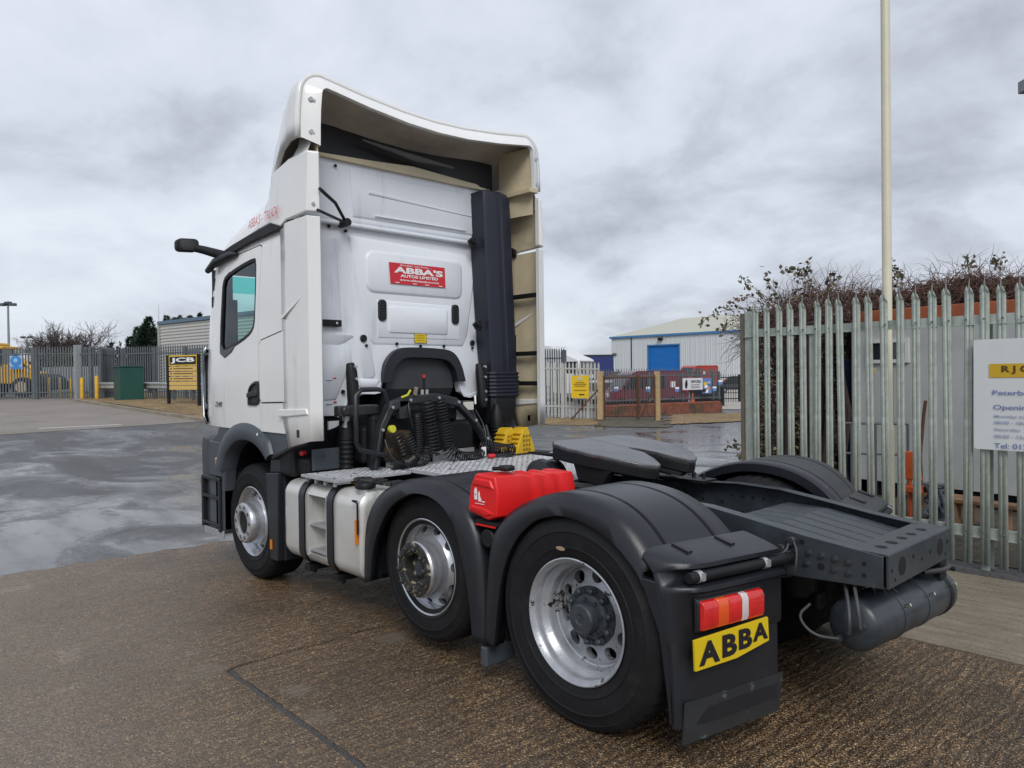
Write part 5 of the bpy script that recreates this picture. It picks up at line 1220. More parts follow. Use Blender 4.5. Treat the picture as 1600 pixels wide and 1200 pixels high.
def coil(P, r, pitch, tr, mt, name='coiled_hose'):
    """helix wound around a path"""
    P = resample3(P, 200); b = MB(); L_ = sum((P[i+1]-P[i]).length for i in range(len(P)-1)); nt_ = L_/pitch; n = int(nt_*10); pts = []
    ref = Vector((.3, .2, .93)).normalized()
    for i in range(n+1):
        t = i/n*(len(P)-1); j = min(int(t), len(P)-2); q = P[j].lerp(P[j+1], t-j); d = (P[j+1]-P[j]).normalized()
        a = d.cross(ref).normalized() if abs(d.dot(ref)) < .98 else d.orthogonal().normalized(); c_ = d.cross(a); th = 2*pi*i/10
        pts.append(q+r*(cos(th)*a+sin(th)*c_))
    b.tube(pts, tr, 5, caps=False); return b.build(name, mt, T, smooth=60)
HOSE = mat('black_hose', (.016, .016, .018), .35)
coil([(2.56, .24, 1.60), (2.55, .22, 1.45), (2.54, .20, 1.30), (2.53, .20, 1.14)], .060, .030, .0065, HOSE)
coil([(2.58, .08, 1.60), (2.57, .06, 1.45), (2.56, .03, 1.30), (2.55, .02, 1.16), (2.50, -.05, 1.10)], .055, .026, .006, HOSE)
coil([(2.56, .34, 1.50), (2.54, .34, 1.30), (2.52, .36, 1.14), (2.50, .48, 1.095), (2.50, .64, 1.095)], .034, .020, .0065, HOSE)
coil([(2.55, .46, 1.34), (2.53, .42, 1.24), (2.50, .40, 1.13), (2.47, .50, 1.10), (2.46, .56, 1.10)], .044, .024, .006, HOSE)
coil([(2.54, .26, 1.20), (2.50, .30, 1.12), (2.47, .42, 1.11)], .050, .026, .006, HOSE)
coil([(2.55, -.02, 1.18), (2.52, -.06, 1.12), (2.50, -.16, 1.10), (2.50, -.30, 1.10), (2.52, -.34, 1.13)], .036, .022, .0065, HOSE)
coil([(2.56, -.38, 1.20), (2.53, -.46, 1.16), (2.50, -.58, 1.13), (2.48, -.70, 1.12)], .050, .022, .0065, HOSE)
coil([(2.56, .56, 1.34), (2.54, .52, 1.25), (2.53, .50, 1.16)], .030, .028, .006, HOSE)
for P in (([(2.56, .66, 1.30), (2.52, .66, 1.22), (2.48, .62, 1.12), (2.46, .50, 1.085)]), ([(2.54, -.70, 1.10), (2.44, -.66, 1.08), (2.40, -.60, 1.08), (2.42, -.44, 1.085)]), ([(2.60, -.30, 1.50), (2.55, -.36, 1.35), (2.52, -.40, 1.22)]), ([(2.62, -.36, 1.50), (2.57, -.42, 1.36), (2.52, -.40, 1.25)]), ([(2.60, .40, 1.62), (2.55, .42, 1.50), (2.56, .38, 1.38)])):
    MB().tube(resample3(P, 16), .0085, 8).build('hose', HOSE, T, smooth=60)
for a_, c_ in (((2.52, -.42, 1.14), (2.86, -.66, 1.34)), ((2.50, -.46, 1.12), (2.86, -.70, 1.33))): MB().cyl(a_, c_, .011, 8).build('tilt_bar', PLASB, T, smooth=40)
MB().cyl((2.45, -.36, 1.09), (2.43, -.42, 1.09), .020, 12).build('red_coupling', REDS, T, smooth=40, bevel=.003)
b = MB(); b.cyl((2.43, -.42, 1.09), (2.42, -.52, 1.092), .014, 10); b.cyl((2.42, -.52, 1.092), (2.42, -.66, 1.10), .01, 8); b.build('coupling_body', HOSE, T, smooth=40)
b = MB(); b.tube([(2.50, -.60+.06*sin(t*pi/8), 1.12+.045*cos(t*pi/8)) for t in range(16)], .008, 6, closed=True); b.tube([(2.46, -.64+.05*sin(t*pi/8), 1.11+.04*cos(t*pi/8)) for t in range(16)], .008, 6, closed=True); b.build('hose_loop', HOSE, T, smooth=50)
b = MB(); b.box((2.50, -.33, 1.09), (2.51, -.38, 1.17)); b.build('white_tag', WHT, T)
MB().cyl((2.56, .605, 1.385), (2.52, .605, 1.388), .032, 14).build('yellow_coupling', mat('yellow_green', (.55, .55, .03), .4), T, smooth=40, bevel=.004)
b = MB(); b.tube([(2.58, .48, 1.64), (2.56, .43, 1.66), (2.56, .40, 1.70)], .010, 6); b.build('yellow_clip', MATS['yellow_green'], T)
b = MB(); b.cyl((2.58, .34, 1.66), (2.56, .34, 1.72), .018, 10); b.build('brass_fitting', mat('brass', (.45, .38, .30), .35, metal=.6), T, smooth=40)
b = MB(); b.cyl((2.60, .25, 1.66), (2.60, .25, 1.70), .014, 10); b.cyl((2.60, .20, 1.66), (2.60, .20, 1.70), .014, 10); b.build('fitting', ALU, T)
b = MB(); b.box((2.60, .215, 1.70), (2.61, .235, 1.80)); b.build('valve_stem', BLACK, T); MB().box((2.598, .215, 1.80), (2.612, .235, 1.83)).build('valve_tip', REDS, T)
b = MB(); b.box((2.58, .40, 1.46), (2.64, .50, 1.62)); b.build('relay_box', GREASE, T, bevel=.01)
# work lamp
wl = bpy.data.objects.new('work_lamp', None); col.objects.link(wl); wl.parent = T
b = MB(); b.box((2.70, -.415, 1.49), (2.78, -.275, 1.585)); b.build('lamp_body', PLASD, wl, bevel=.012); MB().box((2.695, -.405, 1.50), (2.702, -.285, 1.575)).build('lamp_lens', mat('lamp_glass', (.60, .60, .52), .15, coat=.5), wl, bevel=.002)
b = MB(); b.box((2.72, -.30, 1.52), (2.78, -.1, 1.58)); b.cyl((2.74, -.345, 1.46), (2.74, -.345, 1.49), .015, 8); b.build('lamp_bracket', GREASE, T, bevel=.005)
b = MB(); b.cyl((2.95, -.64, 1.62), (2.90, -.60, 1.54), .010, 8); b.build('white_rod', WHT, T)
# dark panel and clutter left of the gantry, under the cab
MB().box((2.90, .84, 1.06), (2.93, 1.12, 1.235)).build('battery_cover', PLASB, T, bevel=.006)
b = MB(); b.box((2.95, .50, 1.02), (3.3, 1.15, 1.16)); b.box((3.12, .46, 1.0), (3.35, 1.20, 1.50)); b.box((3.05, .60, 1.16), (3.14, .80, 1.46)); b.build('cab_underside', BLACK, T, bevel=.03)
MB().cyl((3.04, 1.12, 1.20), (3.02, 1.16, 1.20), .02, 10).build('red_cap', REDS, T)
b = MB()
for k in range(16):
    p = Vector((random.uniform(2.9, 3.05), random.uniform(.55, 1.1), random.uniform(1.05, 1.18))); b.cyl(p, p+Vector((-.04, random.uniform(-.05, .05), random.uniform(-.03, .03))), random.uniform(.008, .02), 8)
b.build('pipe_fittings', GREASE, T, smooth=40)
for k in range(6): 
    y = random.uniform(.5, 1.1); MB().tube(resample3([(2.98, y, 1.12), (2.9, y-.05, 1.2), (2.92, y-.2, 1.22), (3.0, y-.3, 1.1)], 14), .008, 6).build('hose', HOSE, T, smooth=60)
b = MB(); b.prism([(.79, 1.45), (.93, 1.45), (.93, 1.38), (.86, 1.40)], 'x', 2.98, 3.0); b.build('cab_corner_plate', WHITEB, T)
# tanks/boxes under the right-hand side of the frame
MB().box((3.0, -1.2, .4), (3.2, -.5, 1.0)).build('battery_box', BLACK, T, bevel=.02)
# ================================================================== NEAR FENCE (right)
FA, FB = Vector((1.907, -3.906, 0)), Vector((-.889, -3.666, 0))
fd = (FB-FA).normalized(); fn = Vector((fd.y, -fd.x, 0))
if fn.dot(CAM-FA) < 0: fn = -fn                      # towards the camera side
frz = atan2(fd.y, fd.x)
fence = thing('palisade_fence', FA, 'galvanised steel palisade fence beside the rear of the tractor unit, with a white sign', 'fence', rz=frz)
def local(v): return v
def pale_mesh(h, wd=.080, name='pale', mt=GALV, parent=None, th=.003, tri=True, side=1):
    """W-section pale with a three-pointed top; local x along the fence, y towards camera"""
    xs_ = [-.5, -.36, -.16, 0, .16, .36, .5]; ysn = [0, .010, .012, .003, .012, .010, 0]
    xs_ = [x*wd for x in xs_]; b = MB()
    top_ = [h-.105, h-.075, h-.115, h-.0, h-.095, h-.085, h-.12] if tri else [h]*7
    spread = [-.030, -.012, 0, 0.0, 0, .012, .018]; sy = [.020, .012, 0, .0, 0, .010, .018]
    rows = []
    for t in (0, .5, .94): rows.append([(x, side*y, h*t*.985) for x, y in zip(xs_, ysn)])
    rows.append([(x*.98, side*y, h-.15) for x, y in zip(xs_, ysn)])
    rows.append([(x*.9+sp*.2, side*(y+s_), z-.03 if i != 3 else z-.045) for i, (x, y, z, sp, s_) in enumerate(zip(xs_, ysn, top_, spread, sy))])
    rows.append([(x*.45*(1 if i == 3 else .9)+sp*.0, side*(y+s_*1.2), z) for i, (x, y, z, sp, s_) in enumerate(zip(xs_, ysn, top_, spread, sy))])
    b.loft(rows, close=False); o = b.build(name, mt, parent, smooth=25)
    md = o.modifiers.new('s', 'SOLIDIFY'); md.thickness = th
    return o
npal = 26; pitch = .1467
sgn = 1 if (Matrix.Rotation(-frz, 3, 'Z') @ fn).y > 0 else -1
p0 = pale_mesh(2.62, parent=fence, side=sgn)
offs = []
for i in range(npal):
    x = .16+i*pitch
    o = p0 if i == 0 else inst(p0, fence)
    o.location = (x, .028*sgn, .03+random.uniform(-.006, .006)); o.rotation_euler = (random.uniform(-.010, .010), random.uniform(-.010, .010), random.uniform(-.09, .09))
for z in (.33, 2.27):
    b = MB(); b.prism([(0, z-.045), (.006*sgn, z-.045), (.006*sgn, z+.040), (.0, z+.040)], 'x', 0, npal*pitch+.2); b.prism([(0, z+.034), (-.045*sgn, z+.034), (-.045*sgn, z+.040), (0, z+.040)], 'x', 0, npal*pitch+.2); b.prism([(0, z-.051), (.026*sgn, z-.051), (.026*sgn, z-.045), (0, z-.045)], 'x', 0, npal*pitch+.2)
    b.build('rail', GALV, fence)
for x in (-.01, .80, 2.46, 3.9):
    b = MB(); wd = .10 if x < 0 else .075
    b.box((x, -.10*sgn, -.3), (x+.006, .0, 2.52 if x < 0 else 2.26)); b.box((x+.001, -.006*sgn, -.3), (x+wd, .0, 2.52 if x < 0 else 2.25)); b.box((x+.001, -.10*sgn, -.3), (x+wd, -.094*sgn, 2.52 if x < 0 else 2.25)); b.build('fence_post', GALV, fence)
b = MB(); b.lathe([(.0001, .012), (.008, .010), (.010, .004), (.010, 0)], seg=8); bl = b.build('fence_bolt', GALV2, fence, smooth=40); bl.rotation_euler = (0, 0, 0 if sgn > 0 else pi); bl.location = (.16, .034*sgn, 2.27)
for i in range(npal):
    for z in (2.27, .33):
        if i or z < 1: inst(bl, fence, (.16+i*pitch, .034*sgn, z))
b = MB(); b.box((-.055, -.02, -.3), (-.02, .03, 2.50)); fp = b.build('timber_strip', mat('dark_timber', (.13, .115, .09), .85, var=.3), fence)
# ---- white sign on the fence
sA = at(1521, 531, 6.66); sB = at(1521, 703, 6.66)
def fplane(X, Y, off):
    d = ray(X, Y); t = ((FA+fn*off)-CAM).dot(fn)/d.dot(fn); return CAM+d*t
c0, c1 = fplane(1521, 531, .07), fplane(1523, 701, .07)
W_ = 1.0; sx = (fd if fd.dot(r2) > 0 else -fd); 
sgnb = thing('notice_board', (c0.x, c0.y, c1.z), 'large white information board with a yellow plate, fixed to the steel fence', 'sign')
sgnb.rotation_euler.z = atan2(sx.y, sx.x); H_ = c0.z-c1.z
b = MB(); P = rrect(0, 0, W_, H_, .02, 3); b.prism(P, 'y', 0, .006 if True else 0); b.build('board', mat('sign_white', (.66, .69, .69), .45, var=.03), sgnb)
front = Vector((0, 1, 0)) if (Matrix.Rotation(-sgnb.rotation_euler.z, 3, 'Z') @ fn).y > 0 else Vector((0, -1, 0))
fy = -.004 if front.y < 0 else .010
k = H_/(701-531)
def sp(X, Y): return ((X-1521)*k*1.10, fy, (701-Y)*k)
def bx(X0, Y0, X1, Y1, mt, nm, dy=0): 
    a = sp(X0, Y1); c_ = sp(X1, Y0); MB().box((a[0], a[1]-(.001+dy), a[2]), (c_[0], a[1]+.001, c_[2])).build(nm, mt, sgnb)
bx(1541, 569, 1625, 590, mat('ochre_plate', (.60, .38, .02), .5), 'name_plate')
RTX = (1, 0, 0) if front.y < 0 else (1, 0, 0)
BLU = mat('faded_blue_print', (.16, .20, .42), .6); BLU2 = mat('pale_blue_print', (.34, .38, .55), .6); BRN = mat('brown_letters', (.10, .05, .01), .5)
def st_(s_, X, Y, wpx, hpx, mt, bo=.0, nm='sign_lettering'):
    x, y, z = sp(X, Y); txt(s_, nm, mt, sgnb, (x, y-.003, z), (1, 0, 0), (0, 0, 1), wpx*k*1.1, hpx*k, ext=.0005, bold=bo)
st_('R J G C', 1556, 585, 50, 13, BRN, .04)
st_('Peterborough', 1545, 619, 78, 9.5, BLU, .01); st_('Opening Hours', 1546, 641, 84, 9.5, BLU, .01)
st_('Monday to Friday', 1547, 652, 62, 5, BLU2, .02); st_('08:00 - 18:00', 1547, 661, 44, 5, BLU2, .02)
st_('Saturday', 1547, 672, 32, 5, BLU2, .02); st_('08:00 - 12:00', 1547, 682, 44, 5, BLU2, .02); st_('Tel: 01733', 1547, 698, 52, 8, BLU, .01)
# ---- lamp column behind fence
pb = foot(1387, 7.9); pb.z = -.01
col_ = thing('lamp_column', pb, 'tall cream painted steel pole rising behind the palisade fence', 'pole')
b = MB(); b.cyl((0, 0, 0), (0, 0, 1.2), .062, 20); b.tube([(0, 0, 1.2), (0, 0, 1.26), (0, 0, 9.0)], [.062, .050, .042], 20); b.build('column_shaft', POLEM, col_, smooth=40)
b = MB(); b.tube([(0, 0, 8.9), (.3, -.2, 9.1), (.8, -.6, 9.15)], .03, 8); b.cyl((.8, -.6, 9.10), (1.1, -.85, 9.12), .08, 8); b.build('lamp_head', POLEM, col_, smooth=40)
q = at(1361, 580, 7.9)-pb; q2 = at(1372, 580, 7.9)-pb
b = MB(); dxy = (q2-q); b.box((q.x, q.y-.03, q.z-.03), (q2.x+.0, q2.y+.03, q.z+.03)) if abs(dxy.x) > abs(dxy.y) else b.box((q.x-.03, min(q.y, q2.y), q.z-.03), (q.x+.03, max(q.y, q2.y), q.z+.03)); b.build('yellow_box', mat('cream_yellow', (.65, .50, .16), .5), col_, bevel=.004)
# small floodlight at the picture's right edge
fl = at(1600, 135, 7.2)
flt = thing('floodlight', (fl.x-.5, fl.y+.15, 0), 'small grey floodlight on a mast at the right edge of the view', 'floodlight')
ux = r2*.13
b = MB(); c_ = Vector((.5, -.15, fl.z)); cc2 = c_+Vector((r2.x, r2.y, 0))*.07; b.cbox(cc2, (.20, .10, .12), rz=atan2(r2.y, r2.x)); b.build('lamp_head', mat('floodlight_grey', (.22, .24, .26), .5), flt, bevel=.01)
b = MB(); e_ = cc2+Vector((r2.x, r2.y, 0))*.45; b.cyl(cc2, e_, .018, 8); b.cyl((e_.x, e_.y, 0), (e_.x, e_.y, fl.z+.4), .04, 12); b.build('mast', POLEM, flt, smooth=40)
# ---- grey cabin behind the fence
ca = foot(1338, 11.0); cb = foot(1720, 8.6); ca.z = cb.z = 0
cd = (cb-ca).normalized(); crz = atan2(cd.y, cd.x); cl = (cb-ca).length
cabin = thing('portable_cabin', ca, 'pale grey flat roofed portable cabin behind the palisade fence', 'cabin', rz=crz)
CAB = mat('cabin_grey', (.43, .45, .445), .65, var=.08, vscale=1.5, dirt=(.33, .35, .335), dscale=1.2, damt=.5, dedge=.3)
back = 1 if (Matrix.Rotation(-crz, 3, 'Z') @ (ca-CAM)).y > 0 else -1
b = MB(); b.box((0, 0, .22), (cl, 3.0*back, 2.50)); b.build('wall', CAB, cabin)
for i in range(9):
    MB().box((.02+i*.52, -.006*back, .24), (.03+i*.52, 0, 2.49)).build('wall_joint', mat('joint_grey', (.18, .19, .2), .7), cabin)
b = MB(); b.box((-.03, -.05*back, 2.50), (cl, 3.05*back, 2.68)); b.build('roof', mat('red_fascia', (.32, .085, .03), .6, var=.3, vscale=3), cabin, bevel=.01)
MB().box((-.04, -.07*back, .22), (.06, -.005*back, 2.50)).build('corner_pipe', mat('pale_pipe', (.5, .52, .53), .5), cabin, bevel=.02)
wfm = MB(); x0, x1, z0, z1 = .20, .78, 1.92, 2.26
for bb in (((x0, z0), (x1, z0+.05)), ((x0, z1-.05), (x1, z1)), ((x0, z0+.05), (x0+.05, z1-.05)), ((x1-.05, z0+.05), (x1, z1-.05)), ((.47, z0+.05), (.51, z1-.05))): wfm.box((bb[0][0], -.04*back, bb[0][1]), (bb[1][0], -.001*back, bb[1][1]))
wf_ = wfm.build('window', mat('upvc', (.62, .63, .62), .4), cabin); MB().box((x0+.02, -.012*back, z0+.02), (x1-.02, -.0*back-.002*back, z1-.02)).build('pane', DGLASS, wf_)
b = MB(); b.box((.1, .1*back, 0), (cl, 2.9*back, .21)); b.build('plinth', BLACK, cabin)
MB().box((2.0, -.012*back, 2.1), (cl, 0, 2.14)).build('wall_trim', mat('cream_trim', (.5, .47, .38), .6), cabin)
# handrail in front
ha, hb = foot(1318, 9.9), foot(1418, 9.6); ha.z = hb.z = 0
hr = thing('handrail', ha, 'thin dark steel handrail in front of the grey cabin', 'handrail'); d_ = hb-ha
b = MB()
for z in (.72, 1.12): b.cyl((0, 0, z), (d_.x, d_.y, z), .016, 8)
for t in (0, .12, .5, 1): b.cyl((d_.x*t, d_.y*t, 0), (d_.x*t, d_.y*t, 1.12), .018, 8)
b.build('rails', mat('dark_grey_rail', (.08, .09, .10), .5), hr, smooth=40)
# blue tank behind ivy
bt = foot(1326, 11.3); bt.z = 0
b = MB(); b.box((-.22, -.2, 0), (.22, .2, 2.0)); tk = b.build('blue_container', mat('navy_blue', (.010, .016, .045), .4), None, bevel=.03, loc=bt); tag(tk, 'dark blue box standing between the ivy and the grey cabin', 'container')
# orange object, planks and clutter
ob = foot(1421, 8.6); ob.z = 0
oc = thing('orange_barrier', ob, 'orange plastic barrier foot leaning by the lamp column behind the fence', 'barrier')
ORG = mat('orange_plastic', (.50, .085, .02), .6, var=.2)
b = MB(); b.loft([[(-.13, -.03, .55), (.10, -.03, .55), (.10, .03, .55), (-.13, .03, .55)], [(-.06, -.03, .88), (.14, -.03, .86), (.14, .03, .86), (-.06, .03, .88)]]); b.build('barrier_panel', ORG, oc, bevel=.01)
b = MB(); b.box((-.16, -.08, .40), (.10, .08, .48)); b.box((-.02, -.02, .0), (.02, .02, .56)); b.build('barrier_foot', ORG, oc, bevel=.015)
for i, (X, D, l_, lab) in enumerate(((1470, 8.9, .9, 'weathered plank lying on bearers below the cabin, nearest to the lamp column'), (1530, 8.4, .8, 'weathered plank behind the fence under the white information board'))):
    f_ = foot(X, D); b = MB(); b.box((-l_/2, -.1, .28), (l_/2, .1, .33)); b.box((-l_/2+.1, -.08, 0), (-l_/2+.18, .08, .28)); b.box((l_/2-.18, -.08, 0), (l_/2-.1, .08, .28))
    tag(b.build('plank', mat('old_plank', (.22, .12, .06), .8, var=.3), None, bevel=.01, loc=(f_.x, f_.y, 0), rot=(0, 0, crz+.05)), lab, 'plank', 'planks behind the fence')
f_ = foot(1466, 8.4); b = MB()
for k in range(14): b.tube([(random.uniform(-.12, .12), random.uniform(-.12, .12), .05+random.random()*.5) for _ in range(4)], .03, 6)
tag(b.build('rag_heap', mat('grey_rags', (.10, .12, .15), .8, var=.6), None, smooth=50, loc=(f_.x, f_.y, 0)), 'heap of dark tangled rags and pipes beside the orange barrier', 'scrap', None, 'stuff')
pr_ = foot(1440, 8.9); b = MB(); b.tube([(0, 0, .2), (.02, 0, .8), (-.03, .02, 1.3), (-.05, .02, 1.45)], .022, 6)
tag(b.build('rusty_pipe', RUST, None, smooth=50, loc=(pr_.x, pr_.y, 0)), 'bent rusty pipe standing upright against the grey cabin', 'pipe')
# ---- ivy and brambles
LEAF = [mat('leaf_brown', (.095, .062, .055), .7, var=.4, vscale=3), mat('leaf_olive', (.10, .10, .045), .6, var=.4, vscale=3), mat('leaf_green', (.035, .055, .02), .5, var=.4, vscale=3), mat('leaf_tan', (.20, .15, .09), .7, var=.3, vscale=3)]
TWIG = mat('twig', (.12, .066, .055), .8, var=.3)
def leafbush(root, pts_fn, nleaf, size, ntwig, twig_fn, weights=(5, 2, 2, 1)):
    verts, faces, mi = [], [], []
    bag = [i for i, w_ in enumerate(weights) for _ in range(w_)]
    for _ in range(nleaf):
        p = pts_fn(); s_ = size*random.uniform(.5, 1.3); a = Vector([random.gauss(0, 1) for _ in range(3)]).normalized(); c_ = a.orthogonal().normalized(); d = a.cross(c_)
        th = random.random()*6.28; u = (c_*cos(th)+d*sin(th))*s_; v = (d*cos(th)-c_*sin(th))*s_*.42
        i = len(verts); verts += [p-u*.5, p+v*.8-u*.05+a*s_*.12, p+u*.5, p-v*.8-u*.05+a*s_*.10]; faces.append((i, i+1, i+2, i+3)); mi.append(random.choice(bag))
    me = bpy.data.meshes.new('foliage'); me.from_pydata([tuple(v) for v in verts], [], faces)
    for l_ in LEAF: me.materials.append(l_)
    me.polygons.foreach_set('material_index', mi)
    o = bpy.data.objects.new('foliage', me); col.objects.link(o); o.parent = root; o['kind'] = 'stuff'
    b = MB()
    for _ in range(ntwig):
        P, r_ = twig_fn(); b.tube(P, r_, 4, caps=False)
    b.build('branches', TWIG, root, merge=False)['kind'] = 'stuff'
ia = foot(1172, 10.2); ib = foot(1335, 11.0); ic = foot(1660, 9.3)
for p in (ia, ib, ic): p.z = 0
ivy = thing('bramble_bush', (0, 0, 0), 'tangled brown ivy and bramble mass rising behind the fence and over the cabin roof', 'bush')
def topz(X):
    tab = [(1150, 515), (1180, 490), (1230, 466), (1280, 450), (1330, 452), (1380, 456), (1430, 446), (1500, 432), (1560, 430), (1600, 436), (1700, 440)]
    return interp(tab)(X)
def ivy_pt():
    while True:
        X = random.uniform(1168, 1690) if random.random() < .70 else random.uniform(1168, 1345)
        D = interp([(1150, 10.2), (1335, 11.2), (1700, 9.4)])(X)+random.uniform(0, 1.4)
        yt = topz(X)+2+abs(random.gauss(0, 6))+sin(X*.09)*4+sin(X*.31)*3
        if X < 1338: Y = yt+(random.random()**.85)*(790-yt)
        else: Y = yt+(random.random()**1.0)*(490-yt)
        return at(X, Y, D if X < 1338 else D+.1)
def ivy_twig():
    X = random.uniform(1165, 1680); D = interp([(1150, 10.2), (1335, 11.2), (1700, 9.4)])(X)+random.uniform(-.1, 1.0)
    t0 = topz(X); p = at(X, t0+random.uniform(5, 50), D); d = Vector((random.gauss(0, .6), random.gauss(0, .6), random.uniform(-.2, .9))).normalized(); P = [p]
    for _ in range(7):
        d = (d+Vector([random.gauss(0, .28) for _ in range(3)])+Vector((0, 0, -.10))).normalized(); P.append(P[-1]+d*random.uniform(.05, .11))
    return P, [.0055-.0006*i for i in range(8)]
leafbush(ivy, ivy_pt, 95000, .050, 2600, ivy_twig)
b = MB(); 
for a_, c_, z1 in ((ia+Vector((.05, -.6, 0)), ib+Vector((-.1, -.5, 0)), 2.55),):
    n = 22
    for k in range(n):
        p = a_.lerp(c_, k/n); b.tube([(p.x, p.y, 0), (p.x+random.uniform(-.2, .2), p.y+random.uniform(-.2, .2), 1.2), (p.x+random.uniform(-.3, .3), p.y+random.uniform(-.3, .3), z1)], [.06, .05, .02], 6)
b.build('stems', mat('dark_bark', (.03, .022, .018), .9, var=.3), ivy)
MB().loft([[(ia.x+.2, ia.y-1.3, 0), (ib.x, ib.y-1.4, 0), (ib.x, ib.y-1.9, 0), (ia.x+.2, ia.y-1.9, 0)], [(ia.x+.2, ia.y-1.3, 2.5), (ib.x, ib.y-1.4, 2.6), (ib.x, ib.y-1.9, 2.6), (ia.x+.2, ia.y-1.9, 2.5)]]).build('dense_thicket', LEAF[2], ivy)
# sprays overhanging to the left, with big leaves
spray = thing('bramble_spray', (0, 0, 0), 'loose bramble shoots with small leaves arching out left of the corner post', 'shoots')
sp_paths = []
for P in ([(1230, 480), (1205, 470), (1185, 455), (1165, 440), (1160, 435)], [(1230, 480), (1210, 455), (1200, 440), (1197, 427)], [(1225, 490), (1195, 470), (1170, 462), (1145, 470), (1135, 482)], [(1200, 485), (1170, 483), (1135, 483), (1105, 495), (1096, 508)], [(1200, 500), (1160, 495), (1140, 500), (1130, 515), (1128, 520)], [(1262, 470), (1262, 440), (1263, 425), (1262, 413)], [(1262, 440), (1250, 425), (1235, 424), (1226, 424)], [(1240, 475), (1245, 450), (1250, 430), (1262, 414)], [(1300, 450), (1298, 430), (1302, 425)], [(1395, 450), (1393, 415), (1390, 407)], [(1400, 445), (1405, 425), (1412, 428)], [(1520, 420), (1512, 405), (1510, 400)], [(1560, 420), (1555, 405), (1568, 402)], [(1175, 725), (1165, 705), (1152, 690), (1140, 700)], [(1175, 735), (1160, 712), (1150, 708)]):
    sp_paths.append([at(x, y, 9.6+.3*math.sin(i)) for i, (x, y) in enumerate(P)])
b = MB(); lv = []
for P in sp_paths:
    P = resample3(P, 24); b.tube(P, [.006-.00018*i for i in range(24)], 4, caps=False)
    for p in P[3:]:
        for _ in range(random.choice((1, 2, 3))): lv.append(p+Vector([random.gauss(0, .035) for _ in range(3)]))
b.build('branches', TWIG, spray)['kind'] = 'stuff'
it = iter(lv); leafbush(spray, lambda: next(it), len(lv), .065, 0, None, (2, 3, 2, 2))
# ================================================================== BACKGROUND RIGHT / CENTRE
def railing(name, pa, pb, pitch, wd, h, mt, label, cat, parent_parts=True, rails=(.25, .9), posts=(), dz=0, tri=True, step=None, z0f=None, postw=.09, dep=.02):
    """row of uprights between two ground points"""
    root = thing(name, pa, label, cat); d = (pb-pa); L_ = Vector((d.x, d.y)).length; n = int(L_/pitch); u = Vector((d.x, d.y, 0)).normalized(); rz = atan2(u.y, u.x)
    b = MB(); w2 = wd/2
    if tri: b.prism([(-w2, .02), (w2, .02), (w2, h-.10), (w2*.2, h), (-w2*.2, h), (-w2, h-.10)], 'y', -dep/2, dep/2)
    else: b.box((-w2, -dep/2, .02), (w2, dep/2, h))
    base = b.build('pale', mt, root)
    for i in range(n+1):
        t = i*pitch; o = base if i == 0 else inst(base, root)
        z = (gz(pa.x+u.x*t, pa.y+u.y*t)-pa.z if z0f is None else z0f(t)) + dz
        o.location = (u.x*t, u.y*t, z); o.rotation_euler.z = rz
    def zt(t): return (gz(pa.x+u.x*t, pa.y+u.y*t)-pa.z if z0f is None else z0f(t)) + dz
    for r_ in rails:
        b = MB(); m_ = max(2, int(L_/2)); pts = [Vector((u.x*L_*k/m_, u.y*L_*k/m_, zt(L_*k/m_)+h*r_)) for k in range(m_+1)]; nn = Vector((-u.y, u.x, 0))*.03
        b.loft([[p-nn+Vector((0, 0, -.03)), p+nn+Vector((0, 0, -.03)), p+nn+Vector((0, 0, .03)), p-nn+Vector((0, 0, .03))] for p in pts]); b.build('rail', mt, root)
    for t in posts:
        p = Vector((u.x*L_*t, u.y*L_*t, zt(L_*t))); MB().cbox(p+Vector((0, 0, h*.48)), (postw, postw, h*.98), rz).build('fence_post', mt, root)
    return root
fA, fB = foot(770, 31), foot(936, 29.5)
railing('palisade_fence', fA, fB, .15, .07, 2.25, GALVL, 'pale weathered palisade fence behind the gravel verge, with a yellow notice', 'fence', rails=(.2, .88), posts=(.0, .36, .67, .9), postw=.12)
fA2, fB2 = foot(770, 36), foot(882, 32)
railing('palisade_fence', fA2, fB2, .15, .07, 2.9, GALV2, 'taller grey palisade fence beside the white lorry, left of the yellow notice', 'fence', rails=(.2, .85), posts=(.5, 1.0), postw=.14)
def board(name, X0, Y0, X1, Y1, D0, D1, mt, label, cat='sign', th=.03, group=None):
    a, c_ = at(X0, Y1, D0), at(X1, Y1, D1); a2 = at(X0, Y0, D0); d = c_-a; u = Vector((d.x, d.y, 0)); L_ = u.length; u.normalize()
    root = thing(name, a, label, cat, group, rz=atan2(u.y, u.x)); h = a2.z-a.z
    MB().box((0, 0, 0), (L_, th, h)).build('panel', mt, root); return root, L_, h
YSG = mat('yellow_sign', (.72, .48, .01), .5)
ys_, L_, h = board('warning_sign', 893, 587, 920, 622, 29.4, 29.1, YSG, 'yellow notice with black lines of print on the pale palisade fence')
b = MB(); b.box((L_*.36, -.012, h*.80), (L_*.64, -.001, h*.92)); b.build('sign_logo', mat('grey_print', (.5, .5, .45), .5), ys_)
for k, (w_, z) in enumerate(((.5, .68), (.75, .60), (.6, .52), (.7, .33))): MB().box((L_*(.5-w_/2), -.012, h*z), (L_*(.5+w_/2), -.001, h*(z+.035))).build('print_line', mat('dim_print', (.25, .16, .02), .5), ys_)
MB().box((L_*.45, -.012, h*.13), (L_*.75, -.001, h*.18)).build('arrow', BLK, ys_)
